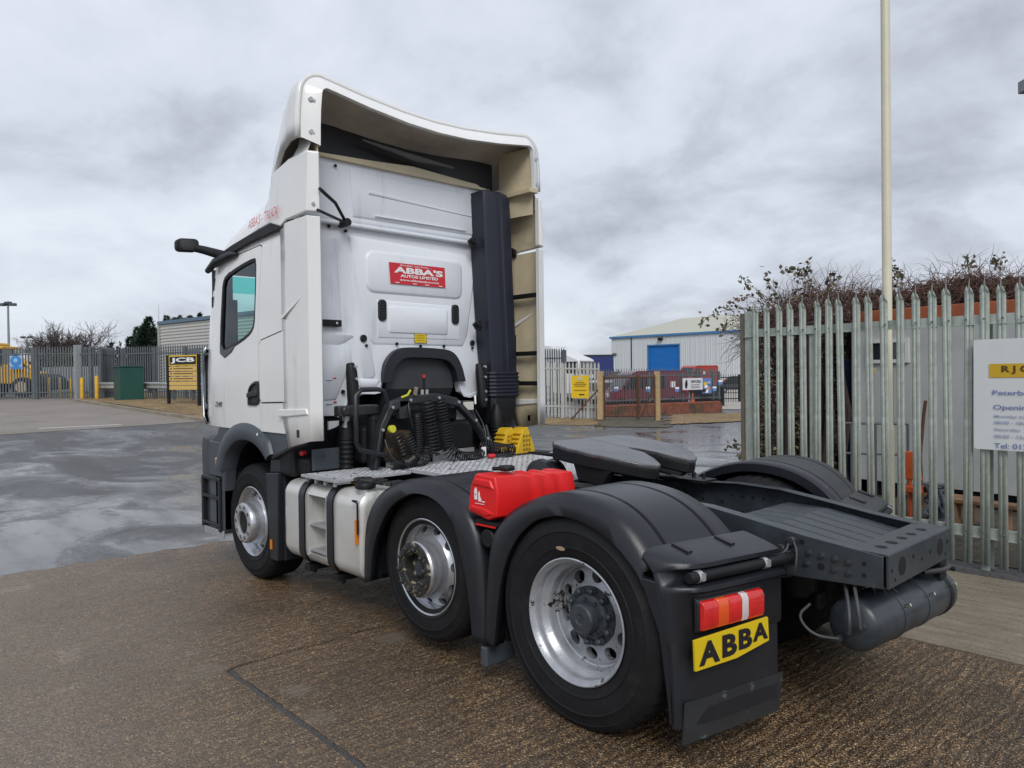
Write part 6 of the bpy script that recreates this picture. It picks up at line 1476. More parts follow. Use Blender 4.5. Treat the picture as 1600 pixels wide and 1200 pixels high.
for X, D, w_, lab in ((938, 29.0, .22, 'left timber gate post beside the pale palisade fence'), (1027, 28.4, .19, 'right timber gate post in front of the low brick wall')):
    f_ = foot(X, D); tp = tag(MB().cbox((0, 0, .93), (w_, w_, 1.92)).build('gate_post', WOOD, None, bevel=.01, loc=f_, rot=(0, 0, .4)), lab, 'post', 'timber gate posts')
# rusty gates
def rgate(X0, D0, X1, D1, h, label, diag):
    a, c_ = foot(X0, D0), foot(X1, D1); a.z = c_.z = 0; d = c_-a; L_ = d.length; root = thing('rusty_gate', a, label, 'gate', 'rusty gates', rz=atan2(d.y, d.x))
    b = MB()
    for z in (.18, h-.08): b.cyl((0, 0, z), (L_, 0, z), .03, 6)
    for x in (0.03, L_-.03): b.cyl((x, 0, .05), (x, 0, h), .035, 6)
    b.build('gate_frame', RUST, root, smooth=40)
    bar = MB().cyl((0, 0, .18), (0, 0, h+.02), .012, 5).build('gate_bar', mat('rusty_grey', (.11, .08, .07), .7, var=.3), root)
    n = int(L_/.13)
    for i in range(n): (bar if i == 0 else inst(bar, root)).location = (.1+i*.13, 0, 0)
    if diag: b = MB(); b.cyl((.1, -.03, .15), (L_-.05, -.03, h*.75), .03, 6); b.build('gate_brace', RUST, root)
    return root
rgate(943, 29, 996, 28.6, 1.75, 'left rusty barred gate leaf hung on the left timber post', False)
rgate(997, 28.5, 1024, 28.3, 1.75, 'right rusty barred gate leaf with a diagonal brace', True)
pa_, pb_ = at(893, 655, 28.4), at(938, 605, 29.0); pa_.z = max(0, pa_.z)
br_ = tag(MB().cyl((0, 0, 0), pb_-pa_, .035, 6).build('timber_brace', RUST, None, loc=pa_), 'rusty steel strut propped against the left timber gate post', 'strut')
# low brick wall and railings
BRICK = mat('brick', (.20, .065, .04), .8, var=.4, vscale=6, dirt=(.06, .05, .03), dscale=1.6, damt=.45, dedge=.15)
wA, wB = foot(935, 31.0), foot(1128, 34.5); wA.z = wB.z = 0; d = wB-wA; wL = d.length
bw = thing('brick_wall', wA, 'low mossy red brick wall carrying grey railings behind the gravel', 'wall', rz=atan2(d.y, d.x))
MB().box((0, 0, -.1), (wL, .23, .42)).build('brickwork', BRICK, bw); 
n = int(wL/.24); cp_ = MB().box((0, -.01, .425), (.225, .24, .495)).build('coping_brick', mat('coping', (.26, .09, .055), .8, var=.25), bw, bevel=.006)
for i in range(1, n): inst(cp_, bw, (i*.24, 0, 0))
wu = d.normalized()
rl = railing('railings', wA+Vector((0, 0, .5))+wu*.1, wB+Vector((0, 0, .5))-wu*.1, .10, .022, 1.30, GALV2, 'grey steel railings standing on the low brick wall', 'railings', rails=(.06, .86), posts=(.0, .38, .66, .93, .985), tri=False, z0f=lambda t: 0, dz=.10)
bn, L_, h = board('banner', 1067, 591, 1098, 609.5, 33.0, 33.5, mat('banner_white', (.62, .63, .66), .6), 'white cloth banner with dark figure and lettering tied to the railings')
MB().prism([(.12*L_, .15*h), (.20*L_, .12*h), (.24*L_, .5*h), (.21*L_, .88*h), (.15*L_, .82*h), (.10*L_, .5*h)], 'y', -.01, -.002).build('figure', BLK, bn)
txt('NPORS', 'banner_lettering', BLK, bn, (.40*L_, -.012, .58*h), (1, 0, 0), (0, 0, 1), .50*L_, .24*h, bold=.02)
for z in (.15, .28, .42): MB().box((.40*L_, -.012, z*h), (.40*L_+.45*L_, -.004, (z+.05)*h)).build('print_line', mat('grey_line', (.2, .2, .22), .5), bn)
bn2, L_, h = board('picture_banner', 1098, 591, 1112, 615, 33.5, 33.8, mat('banner_blue', (.10, .18, .42), .6, var=.3), 'colourful picture banner right of the white banner on the railings')
for x, z, mt in ((.1, .55, YSG), (.2, .35, WHT), (.45, .25, mat('tan_print', (.55, .25, .12), .6)), (.5, .62, mat('sky_print', (.3, .38, .6), .6)), (.0, .1, BLK), (.25, .05, WHT)): MB().box((x*L_, -.012, z*h), ((x+.35)*L_, -.003, (z+.2)*h)).build('banner_patch', mt, bn2)
NB = mat('notice_blue', (.10, .22, .55), .5)
for i, (X, Y, D, lab) in enumerate(((963, 608, 31, 'small blue and white notice behind the left rusty gate leaf'), (1012.5, 608, 31.5, 'small blue and white notice just left of the right timber post'), (1058, 608.5, 32.4, 'small blue and white notice left of the white banner'), (1116.5, 607.5, 33.8, 'small blue and white notice right of the picture banner'), (1125.5, 597.5, 34, 'small blue and white notice hung highest, on the dark railing'))):
    r_, L_, h = board('small_notice', X-3, Y-3.5, X+3, Y+3.5, D, D, NB, lab, 'notice', .02, 'small blue notices on the railings'); MB().box((0, -.01, h*.6), (L_, -.001, h)).build('notice_header', WHT, r_)
tr_ = foot(1140, 49)
railing('railings', foot(1123, 46), foot(1230, 46), .15, .03, 1.75, BLACK, 'dark spiked railings at the far yard, right of the brick wall', 'railings', rails=(.12, .87), posts=(0, .3, .6), tri=True)
railing('railings', foot(900, 44), foot(1122, 44), .15, .04, 2.15, GALV2, 'long far grey palisade fence behind the burgundy van', 'railings', rails=(.12, .9), posts=(0, .3, .6), tri=True)
# ---- vehicles
def simple_wheel(parent, x, y, r, wdt=.2, mt=None):
    w_ = bpy.data.objects.new('wheel', None); col.objects.link(w_); w_.parent = parent; w_.location = (x, y, r)
    MB().cyl((0, -wdt/2, 0), (0, wdt/2, 0), r, 20).build('tyre', RUB, w_, smooth=40, bevel=.02); MB().cyl((0, -wdt/2-.01, 0), (0, wdt/2+.01, 0), r*.6, 14).build('rim', mt or RIMS, w_, smooth=40, bevel=.01)
def van(name, pos, rz, Lh, W, H, paint, label, cat, glass_from=.25, side_win=True, win_rear=False, light=False):
    """front towards -x; profile in x-z"""
    v = thing(name, pos, label, cat, rz=rz)
    prof = [(-Lh/2, .30), (-Lh/2, .75), (-Lh/2+.12, .95), (-Lh/2+Lh*.17, H*.55), (-Lh/2+Lh*.30, H*.93), (-Lh/2+Lh*.36, H), (Lh/2-.15, H), (Lh/2-.03, H-.12), (Lh/2, .95), (Lh/2, .32)]
    b = MB(); b.loft([[(x, y*W/2*k, z if z < 1 else lerp(z, .9, q)) for x, z in prof] for y, k, q in ((-1, .97, .03), (-1, 1, .0), (1, 1, .0), (1, .97, .03))]); bd = b.build('body', paint, v, bevel=.07, smooth=40, seg=3)
    def pl(P, ys, mt, nm):
        b = MB(); b.prism(P, 'y', ys*(W/2+.003), ys*(W/2+.012)); b.build(nm, mt, v)
    for s_ in (1, -1):
        pl([(-Lh/2+Lh*.20, H*.56), (-Lh/2+Lh*.31, H*.88), (-Lh/2+Lh*.44, H*.90), (-Lh/2+Lh*.44, H*.56)], s_, DGLASS, 'side_window')
        if side_win: pl([(-Lh/2+Lh*.46, H*.56), (-Lh/2+Lh*.46, H*.90), (-Lh/2+Lh*.70, H*.90), (-Lh/2+Lh*.70, H*.56)], s_, DGLASS, 'side_window')
        pl([(-Lh/2+.02, .34), (-Lh/2+.02, .50), (Lh/2-.02, .50), (Lh/2-.02, .34)], s_, PLASD, 'sill_trim')
        b = MB(); b.box((Lh/2-.06, (W/2-.16)*s_, .85), (Lh/2+.015, (W/2+.006)*s_, 1.35)); b.build('tail_light', LRED, v, bevel=.01)
        b = MB(); b.box((-Lh/2-.012, (W/2-.40)*s_, .70), (-Lh/2+.1, (W/2-.02)*s_, .88)); b.build('headlight', LWHT, v, bevel=.02)
        b = MB(); b.box((-Lh/2+Lh*.20, (W/2+.0)*s_, H*.58), (-Lh/2+Lh*.24, (W/2+.18)*s_, H*.66)); b.build('door_mirror', PLASD, v, bevel=.02)
        simple_wheel(v, -Lh/2+.75, (W/2-.10)*s_, .33); simple_wheel(v, Lh/2-.85, (W/2-.10)*s_, .33)
    b = MB(); e0, e1 = prof[3], prof[4]; b.loft([[(e0[0]+.05-.02, y*(W/2-.1), e0[1]+.06+.01) , (e1[0]-.02-.02, y*(W/2-.16), e1[1]-.04+.02), (e1[0]-.02, y*(W/2-.16), e1[1]-.04), (e0[0]+.05, y*(W/2-.1), e0[1]+.06)] for y in (-1, 1)]); b.build('windscreen', DGLASS, v)
    b = MB(); b.box((Lh/2-.02, -W/2+.2, H*.56), (Lh/2+.012, W/2-.2, H*.86)); b.build('rear_window', DGLASS, v)
    b = MB(); b.box((-Lh/2-.04, -W/2+.06, .32), (-Lh/2+.1, W/2-.06, .56)); b.box((Lh/2-.1, -W/2+.06, .34), (Lh/2+.05, W/2-.06, .58)); b.build('bumper', PLASD, v, bevel=.03)
    return v
BUR = mat('burgundy_paint', (.16, .018, .035), .3, coat=.5); REDV = mat('red_van_paint', (.42, .035, .02), .35, coat=.3); SILV = mat('silver_car_paint', (.35, .37, .39), .3, coat=.4)
camyaw = YAW
f_ = foot(1001, 37.5); v1 = van('parked_van', f_, camyaw-pi/2+.25, 4.3, 1.8, 1.95, BUR, 'burgundy van parked behind the rusty gates and railings, facing left', 'van')
MB().box((1.2, -.925, 1.12), (1.32, -.912, 1.42)).build('paper_notice', WHT, v1); MB().box((1.36, -.925, 1.12), (1.46, -.912, 1.42)).build('paper_notice', WHT, v1)
f_ = foot(952, 39.5); van('parked_car', f_, camyaw-pi/2+.9, 4.1, 1.7, 1.5, SILV, 'pale silver car parked behind the left timber gate post', 'car')
f_ = foot(1086, 74); v2 = van('parked_van', f_, camyaw-pi/2+.55, 4.6, 1.9, 2.55, REDV, 'red van parked in front of the white warehouse, right of the blue door', 'van', side_win=False)
MB().box((.2, -.965, 1.6), (.5, -.955, 2.05)).build('white_emblem', WHT, v2)
f_ = foot(1152, 66); van('parked_car', f_, camyaw-pi/2-.2, 4.0, 1.75, 1.5, mat('dark_car_paint', (.05, .06, .07), .3, coat=.5), 'dark grey car parked at the far yard beside the corner post', 'car')
# white box lorry
f_ = foot(893, 52); lo = thing('box_lorry', f_, 'white box lorry with dark windscreen parked beyond the palisade fence', 'lorry', rz=camyaw-pi/2-.55)
WL = mat('lorry_white', (.72, .73, .74), .35)
b = MB(); b.box((-9.2, -1.25, 1.0), (-1.0, 1.25, 3.85)); b.build('cargo_box', WL, lo, bevel=.05)
b = MB(); b.loft([[(x, y*1.22, z) for x, z in ((-1.0, .5), (-1.0, 3.75), (-.6, 3.70), (.45, 3.15), (.95, 2.95), (1.18, 2.85), (1.35, 1.7), (1.4, .45))] for y in (-1, 1)]); b.build('cab', WL, lo, bevel=.10, smooth=40, seg=3)
b = MB(); b.loft([[(1.19+.025, y, 2.72), (1.345+.025, y, 1.85), (1.33, y, 1.85), (1.17, y, 2.72)] for y in (-1.08, 1.08)]); b.build('windscreen', DGLASS, lo)
for s_ in (1, -1):
    b = MB(); b.prism([(.1, 1.9), (.1, 2.7), (.95, 2.7), (1.1, 1.9)], 'y', s_*1.222, s_*1.235); b.build('side_window', DGLASS, lo)
    b = MB(); b.box((.95, 1.3*s_, 1.9), (1.15, 1.5*s_, 2.7)); b.build('door_mirror', BLACK, lo, bevel=.03)
    b = MB(); b.box((1.36, .75*s_-.18, .75), (1.42, .75*s_+.18, .95)); b.build('headlight', LWHT, lo)
    for x in (.5, -6.5, -7.7): simple_wheel(lo, x, 1.05*s_, .5, .3)
MB().box((1.33, -1.0, 1.15), (1.41, 1.0, 1.55)).build('grille', PLASD, lo, bevel=.02)
f_ = foot(936, 68); tl = thing('curtain_trailer', f_, 'dark blue curtain sided trailer behind the white box lorry', 'trailer', rz=camyaw-pi/2)
b = MB(); b.box((-4, 0, 1.15), (1.35, 2.5, 3.45)); b.build('curtain_side', mat('navy_curtain', (.012, .025, .14), .5, var=.12), tl, bevel=.02); MB().box((-4, -.02, 3.45), (1.37, 2.5, 3.6)).build('roof_rail', PLASD, tl); MB().box((-4, 0, .9), (1.35, 2.4, 1.15)).build('chassis', BLACK, tl)
for x in (-3, -1.8, -.6): simple_wheel(tl, x, .2, .5, .3)
f_ = foot(975, 62); b = MB(); b.box((-1.2, 0, 0), (1.4, 1.2, 1.95)); tag(b.build('brick_shelter', BRICK, None, loc=f_, rot=(0, 0, camyaw-pi/2)), 'low brick coloured shelter in front of the warehouse, left of the blue door', 'shelter')
# ---- white warehouse
wa, wb = foot(956, 108), foot(1330, 84); wa.z = wb.z = 0; d = wb-wa; wl_ = d.length; wrz = atan2(d.y, d.x)
wh = thing('warehouse', wa, 'white corrugated warehouse with blue roller door and pale pitched roof', 'warehouse', rz=wrz)
def corr(name, c1, scale, axis, amp=1., c2=None):
    m = bpy.data.materials.new(name); m.use_nodes = True; t = m.node_tree; b = t.nodes['Principled BSDF']; tcn = t.nodes.new('ShaderNodeTexCoord'); wv = t.nodes.new('ShaderNodeTexWave'); wv.bands_direction = axis; wv.inputs['Scale'].default_value = scale
    t.links.new(tcn.outputs['Object'], wv.inputs[0]); bp = t.nodes.new('ShaderNodeBump'); bp.inputs['Distance'].default_value = .05; bp.inputs['Strength'].default_value = amp; t.links.new(wv.outputs[1], bp.inputs['Height']); t.links.new(bp.outputs[0], b.inputs['Normal'])
    b.inputs['Base Color'].default_value = (*c1, 1); b.inputs['Roughness'].default_value = .5; return m
eh = 6.9
CORW = corr('corrugated_white', (.62, .65, .66), 1.0, 'X', .5)
dx0, dx1 = None, None
def along(X):   # distance along the warehouse front seen at column X
    r_ = ray(X, 600); A = wa-CAM; den = r_.x*d.y-r_.y*d.x; t = (A.x*d.y-A.y*d.x)/den; p = CAM+r_*t; return (Vector((p.x, p.y, 0))-wa).length
a0_, a1_ = along(1014), along(1061)
dH = 6.0*.93
b = MB(); b.box((0, 0, 0), (a0_, .3, eh)); b.box((a1_, 0, 0), (wl_, .3, eh)); b.box((a0_, 0, dH), (a1_, .3, eh)); b.build('front_wall', CORW, wh)
# ribs built as sheets on the wall, joined
b = MB(); x = .4
while x < wl_:
    if not (a0_-.1 < x < a1_+.1): b.box((x, -.04, 0), (x+.12, -.001, eh-.05))
    else: b.box((x, -.04, dH+.1), (x+.12, -.001, eh-.05))
    x += .75
b.build('cladding_ribs', CORW, wh)['kind'] = 'stuff'
MB().box((a0_, .12, 0), (a1_, .18, dH)).build('roller_door', corr('roller_blue', (.004, .15, .50), 2.0, 'Z', .5), wh)
b = MB(); b.box((a0_-.2, -.06, 0), (a0_, .12, dH+.2)); b.box((a1_, -.06, 0), (a1_+.2, .12, dH+.2)); b.box((a0_-.2, -.06, dH), (a1_+.2, .12, dH+.2)); b.build('door_frame', mat('door_trim_blue', (.05, .18, .42), .5), wh)
MB().box((-.2, -.25, eh), (wl_, .2, eh+.28)).build('gutter', mat('gutter_blue', (.06, .20, .42), .5), wh)
RC = corr('pale_roof', (.46, .46, .37), 1.0, 'X', .3)
b = MB(); b.loft([[(0, -.1, eh+.28), (3, 14, eh+3.4), (3, 28, eh)], [(wl_, -.1, eh+.28), (wl_, 14, eh+3.4), (wl_, 28, eh)]], close=False); o = b.build('roof', RC, wh); md = o.modifiers.new('s', 'SOLIDIFY'); md.thickness = .1
b = MB(); b.face([(0.02, 0, 0), (0.02, 28, 0), (.02, 28, eh), (.02, 0, eh)]); b.build('gable_wall', CORW, wh)
xg = along(987)*.99; MB().box((xg, -.08, 0), (xg+.14, -.001, eh)).build('downpipe', BLACK, wh)
xl = along(1034); MB().box((xl-.3, -.5, eh-.6), (xl+.3, -.05, eh-.2)).build('wall_light', BLACK, wh, bevel=.05)
xl = along(960); MB().box((xl-.1, -.3, eh-2.4), (xl+.5, -.05, eh-2.1)).build('wall_light', GALV2, wh, bevel=.05)
xl = along(1093); b = MB(); b.box((xl-1, -.1, 0), (xl+1, -.01, 2.4)); b.build('side_door', PLASD, wh)
# small traffic cone
f_ = foot(1082, 40); cn = thing('traffic_cone', f_, 'small red traffic cone behind the railings below the banner', 'cone')
MB().cyl((0, 0, 0), (0, 0, .75), .18, 14, r1=.03).build('cone_body', ORG, cn, smooth=40); MB().box((-.22, -.22, 0), (.22, .22, .04)).build('cone_base', ORG, cn)
f_ = foot(1105, 41); b = MB(); b.cbox((0, 0, .55), (1.8, .9, 1.1)); tag(b.build('dark_skip', BLACK, None, bevel=.05, loc=f_, rot=(0, 0, .5)), 'dark skip standing behind the picture banner and railings', 'skip')
# ================================================================== BACKGROUND LEFT
# palisade gates and fences of the machinery yard
def tfence(X0, D0, X1, D1, h, label, posts, mt=GALV2, cat='fence', name='palisade_fence', pitch=.155):
    return railing(name, foot(X0, D0), foot(X1, D1), pitch, .075, h, mt, label, cat, rails=(.13, .86), posts=posts, postw=.12)
tfence(-160, 38.5, 56, 38, 2.68, 'left leaf of the grey palisade gates, in front of the yellow digger', (.0, .99), cat='gate', name='palisade_gate')
tfence(58, 38, 120, 37.6, 2.68, 'right leaf of the grey palisade gates, between gate post and bollards', (.0, .99), cat='gate', name='palisade_gate')
f_ = foot(122, 37.5); tag(MB().cbox((0, 0, 1.35), (.28, .28, 2.74)).build('gate_post', mat('post_grey', (.28, .30, .31), .6, var=.1), None, loc=f_, rot=(0, 0, .2)), 'thick grey steel gate post standing between the palisade gates and the fence', 'post')
tfence(125, 37.5, 158, 37, 2.62, 'short grey palisade section right of the thick gate post', (.55, 1.0))
tfence(159, 37.5, 178, 40, 2.62, 'dense end section of grey palisade behind the green cabinet', (1.0,), pitch=.12)
tfence(166, 38, 420, 33.5, 2.60, 'long grey palisade fence behind the crash barrier and the black and yellow sign', (.12, .33, .52, .72, .9), pitch=.16)
# crash barrier
ba, bb_ = foot(150, 36.6), foot(420, 31.5)
cbr = thing('crash_barrier', ba, 'galvanised crash barrier running along the gravel in front of the fence', 'barrier'); d = bb_-ba; L_ = Vector((d.x, d.y)).length; u = Vector((d.x, d.y, 0)).normalized(); nn = Vector((-u.y, u.x, 0)); nn = nn if nn.dot(CAM-ba) > 0 else -nn
b = MB(); prof = [(0, .45), (.06, .50), (.06, .55), (0, .60), (.0, .63), (.06, .68), (.06, .73), (0, .78)]
rows = []
for k in range(9):
    t = L_*k/8; p = u*t; zg = gz(ba.x+p.x, ba.y+p.y)-ba.z; rows.append([p+nn*a_+Vector((0, 0, z+zg+.05)) for a_, z in prof])
b.loft(rows, close=False); o = b.build('beam', mat('barrier_steel', (.38, .40, .40), .45, metal=.3, var=.12), cbr, smooth=30); md = o.modifiers.new('s', 'SOLIDIFY'); md.thickness = .01
for k in range(9):
    t = L_*(k+.3)/9; p = u*t-nn*.08; zg = gz(ba.x+p.x, ba.y+p.y)-ba.z; b = MB(); b.cbox(p+Vector((0, 0, zg+.42)), (.08, .12, .84), atan2(u.y, u.x)); b.build('barrier_post', GALV2, cbr)
# green cabinet
fL, fR = gp(180, 624), gp(223, 629); cc_ = foot(201, 34.6)
cbn = thing('green_cabinet', cc_, 'dark green steel electricity cabinet standing on the gravel', 'cabinet', rz=YAW+pi/2+.72)
GRN = mat('green_paint', (.010, .065, .050), .4, var=.1, vscale=2); GRN2 = mat('faded_green_paint', (.045, .085, .045), .5, var=.15)
zb = 0; hC = ht(200, 572, 34.6)-cc_.z
MB().box((-.50, -.56, .0), (.50, .56, hC-.05)).build('cabinet_body', GRN, cbn, bevel=.01); MB().box((-.55, -.61, hC-.05), (.55, .61, hC)).build('cabinet_roof', GRN, cbn, bevel=.01)
for s_ in (-1, 1): MB().box((-.51, min(0, s_*.54), .08), (-.503, max(0, s_*.54)-.01, hC-.1)).build('cabinet_door', GRN2, cbn)
MB().box((-.52, .03, .85), (-.512, .08, 1.0)).build('cabinet_lock', ALU, cbn)
# black and yellow sign board with posts
sA, sB = foot(263.5, 31.2), foot(311, 30.4); d = sB-sA; sL = Vector((d.x, d.y)).length; sA.z = sB.z = min(sA.z, sB.z)-.02
js = thing('sign_board', sA, 'yellow and black company sign board on two black posts, standing on gravel', 'sign', rz=atan2(d.y, d.x))
zt_ = ht(263, 555, 31.2)-sA.z; zb_ = ht(263, 609, 31.2)-sA.z
for x in (0, sL): MB().box((x-.055, -.05, 0), (x+.055, .05, zt_)).build('post', BLACK, js)
BEI = mat('sign_amber', (.62, .42, .12), .5)
hh = zt_-.02-zb_; x0, x1 = .07, sL-.07
fr_ = [(1.0, .69), (.665, .50), (.48, .325), (.305, .165), (.145, .0)]
fr_ = [(1.0, .70), (.675, .545), (.52, .40), (.375, .26), (.235, .13), (.11, .0)]
for i, (t1, t0) in enumerate(fr_): MB().box((x0, -.03, zb_+hh*t0), (x1, .0, zb_+hh*t1)).build('sign_panel', YSG if i == 0 else BEI, js)
MB().box((x0+.05, -.036, zb_+hh*.73), (x1-.05, -.031, zb_+hh*.965)).build('logo_background', BLK, js)
txt('JCB', 'logo_lettering', WHT, js, (x0+.12, -.042, zb_+hh*.765), (1, 0, 0), (0, 0, 1), x1-x0-.24, hh*.165, bold=.035)
for t in (.60, .455, .31): MB().box((x0+.28, -.036, zb_+hh*t), (x1-.25, -.031, zb_+hh*(t+.025))).build('print_line', BRN, js); MB().box((x0+.10, -.036, zb_+hh*(t-.01)), (x0+.16, -.031, zb_+hh*(t+.035))).build('arrow', BLK, js)
for t in (.685, .535, .39, .25): MB().box((x0+(x1-x0)*.28, -.045, zb_+hh*t-.012), (x0+(x1-x0)*.38, -.031, zb_+hh*t+.012)).build('bracket', BLK, js)
# round blue sign on the gate
bs, L_, h = board('blue_sign', 15.5, 556, 35, 577, 37.8, 37.8, mat('pale_sign_blue', (.35, .45, .60), .5), 'square sign with a blue disc fixed to the left palisade gate leaf')
MB().cyl((L_/2, -.01, h*.62), (L_/2, -.03, h*.62), L_*.42, 28).build('blue_disc', mat('disc_blue', (.04, .22, .55), .5), bs)
MB().cyl((L_/2, -.031, h*.66), (L_/2, -.04, h*.66), L_*.17, 20).build('head_symbol', mat('pale_print', (.30, .45, .65), .5), bs); MB().box((L_*.08, -.02, h*.03), (L_*.92, -.001, h*.20)).build('print_band', MATS['disc_blue'], bs)
# bollards
BOL = mat('yellow_bollard', (.68, .38, .02), .5, var=.15)
for i, (X, yt, D, lab) in enumerate(((76, 590, 40, 'leftmost yellow bollard, just behind the gate beside the digger'), (93.5, 590, 40, 'second yellow bollard from the digger'), (110.5, 591, 41, 'thin yellow bollard in the middle of the row'), (128, 590, 36.8, 'nearest yellow bollard, just right of the thick gate post'), (151, 587, 36.2, 'yellow bollard at the left end of the crash barrier'))):
    f_ = foot(X, D); h_ = ht(X, yt, D)-f_.z; b = MB(); b.tube([(0, 0, 0), (0, 0, h_-.06), (0, 0, h_-.02), (0, 0, h_)], [.085, .085, .07, .03], 16)
    tag(b.build('bollard', BOL, None, smooth=40, loc=f_), lab, 'bollard', 'yellow bollards')
# yellow digger behind the gates
f_ = foot(12, 44.5); dg_ = thing('yellow_digger', f_, 'yellow backhoe digger with glazed cab parked behind the palisade gates', 'digger', rz=YAW-pi/2)
DY = mat('digger_yellow', (.66, .36, .02), .4, var=.1, vscale=1)
b = MB(); b.prism([(-3.5, .9), (-3.5, 1.9), (-.2, 2.0), (.9, 1.75), (1.5, 1.55), (2.15, 1.45), (2.2, .95), (1.6, .75)], 'y', -.55, .55); b.build('bonnet', DY, dg_, bevel=.06)
b = MB(); b.box((-3.5, -.75, 2.85), (.25, .75, 3.02)); b.build('cab_roof', DY, dg_, bevel=.04)
b = MB()
for x in (-1.7, -.75, .05):
    for y in (-.68, .68): b.tube([(x, y, 1.9), (x+(.1 if x > 0 else 0), y, 2.86)], .05, 6)
b.build('cab_frame', BLACK, dg_); MB().box((-1.65, -.64, 1.95), (.02, .64, 2.85)).build('cab_glass', glassmat('digger_glass', (.35, .42, .45), .1), dg_)
for x, r_ in ((-1.2, .75), (1.45, .58)):
    for y in (-.8, .8): simple_wheel(dg_, x, y, r_, .4, mat('digger_rim', (.45, .36, .25), .6))
b = MB(); b.prism([(2.3, .55), (2.5, 1.35), (2.9, 1.1), (3.3, .5), (2.9, .4)], 'y', -1.0, 1.0); b.build('bucket', BLACK, dg_, bevel=.03)
b = MB(); b.tube([(.5, -.62, 1.9), (1.3, -.62, 2.3), (1.5, -.62, 2.0), (2.6, -.62, 1.0)], .11, 8); b.build('loader_arm', DY, dg_)
b = MB(); b.cbox((1.1, 0, 2.35), (.5, .5, .5)); b.build('white_box', WHT, dg_)
MB().box((-3.5, -.9, .62), (-.1, -.55, .95)).build('chassis_side', DY, dg_, bevel=.02)
f_ = foot(-40, 45.5); b = MB(); b.box((-1.5, -1, .6), (1.6, 1, 3.3)); b.box((-1.2, -1.05, 0), (1.2, 1.05, .6)); tag(b.build('yellow_machine', DY, None, bevel=.1, loc=f_, rot=(0, 0, YAW-pi/2)), 'tall yellow machine body at the left edge behind the gates', 'machine')
for i, (X, lab) in enumerate(((120, 'pale grey open hoarding panels behind the gate posts'),)):
    a_, c_ = foot(66, 47), foot(158, 46); h0 = ht(110, 573, 46.5)-a_.z; d = c_-a_; root = thing('hoarding', a_, lab, 'hoarding', rz=atan2(d.y, d.x)); L_ = Vector((d.x, d.y)).length
    pn = MB().box((0, 0, .25), (.70, .06, h0)).build('hoarding_panel', mat('hoarding_grey', (.30, .34, .37), .6, var=.1), root); q = 1
    while q*.73 < L_: inst(pn, root, (q*.73, 0, 0)); q += 1
a_, c_ = foot(30, 62), foot(170, 58); d = c_-a_; hg = thing('dark_hedge', a_, 'dark hedge line in the yard beyond the palisade gates', 'hedge', rz=atan2(d.y, d.x))
L_ = Vector((d.x, d.y)).length; hz = ht(100, 551, 60)-a_.z
def hpt(): return Vector((random.uniform(-2, L_), random.uniform(-.6, .6), random.random()*hz+random.gauss(0, .08)))
leafbush(hg, hpt, 5000, .28, 0, None, (1, 1, 6, 0)); MB().box((0, -.3, 0), (L_, .3, hz*.9)).build('hedge_core', LEAF[2], hg)
# green embankment roofline far behind
a_, c_ = foot(-200, 120), foot(80, 120); d = c_-a_; b = MB(); b.box((0, 0, 0), (Vector((d.x, d.y)).length, 4, ht(20, 545, 120)-a_.z)); tag(b.build('far_shed', mat('pale_green_sheet', (.42, .47, .36), .6), None, loc=a_, rot=(0, 0, atan2(d.y, d.x))), 'long low pale green shed on the skyline behind the digger', 'shed')
# ---- corrugated building behind the cab
a_, c_ = foot(252, 52), foot(600, 37.5); a_.z -= .6; d = c_-a_; d.z = 0; L_ = d.length; ub = d.normalized()
cbg = thing('corrugated_building', a_, 'grey horizontally corrugated industrial building with blue roof edge behind the fence', 'building', rz=atan2(d.y, d.x))
def bh(X, Y):
    r_ = ray(X, Y); A = a_-CAM; den = r_.x*d.y-r_.y*d.x; t = (A.x*d.y-A.y*d.x)/den; p = CAM+r_*t; return (Vector((p.x-a_.x, p.y-a_.y, 0))).length, p.z-a_.z
_, h0 = bh(253, 507); xx, h1 = bh(342, 492)
hB = h0
CG = mat('cladding_grey', (.50, .50, .48), .5, var=.05)
MB().box((0, 0, 0), (L_, 4, hB)).build('wall', CG, cbg)
n = int((hB-.1)/.21)
b = MB(); b.prism([(0, 0), (-.045, .03), (-.045, .10), (0, .13)], 'x', .01, L_); rb_ = b.build('cladding_rib', CG, cbg)
for i in range(n): (rb_ if i == 0 else inst(rb_, cbg)).location = (0, -.002, hB-.17-.21*i)
MB().box((-.15, -.15, hB), (L_, 4.1, hB+.22)).build('roof_edge', mat('blue_grey_trim', (.10, .17, .24), .5), cbg); MB().box((-.14, -.14, 0), (.02, -.05, hB)).build('corner_trim', mat('pale_trim', (.36, .37, .37), .5), cbg)
xw, _ = bh(303, 530); MB().box((xw-.9, -.08, ht(303, 566, 48)-a_.z), (xw+.9, -.05, ht(303, 543, 48)-a_.z)).build('louvre', mat('louvre_grey', (.16, .18, .19), .6), cbg)
# ---- lamp posts and mast
def lamp_post(X, ytop, D, arms, label, heads):
    f_ = foot(X, D); hh_ = ht(X, ytop, D)-f_.z; r = thing('lamp_post', f_, label, 'lamp post', 'yard lamp posts'); rx = Vector((r2.x, r2.y, 0)).normalized()
    b = MB(); b.tube([(0, 0, 0), (0, 0, hh_)], [.11, .07], 10); b.build('post', mat('lamp_grey', (.22, .27, .27), .5), r, smooth=40)
    for s_, zz_ in heads:
        c_ = rx*s_+Vector((0, 0, hh_+zz_)); b = MB(); b.cyl((0, 0, hh_+zz_-.1), c_, .04, 6); b.cbox(c_, (.55, .35, .22), atan2(rx.y, rx.x)+.5*(1 if s_ > 0 else -1)); b.build('floodlight_head', PLASB, r, bevel=.03)
    return r
lamp_post(15, 476, 60, 2, 'tall grey lamp post with twin floodlights, nearest the left edge', ((-.38, .0), (.38, .0), (0, .12)))
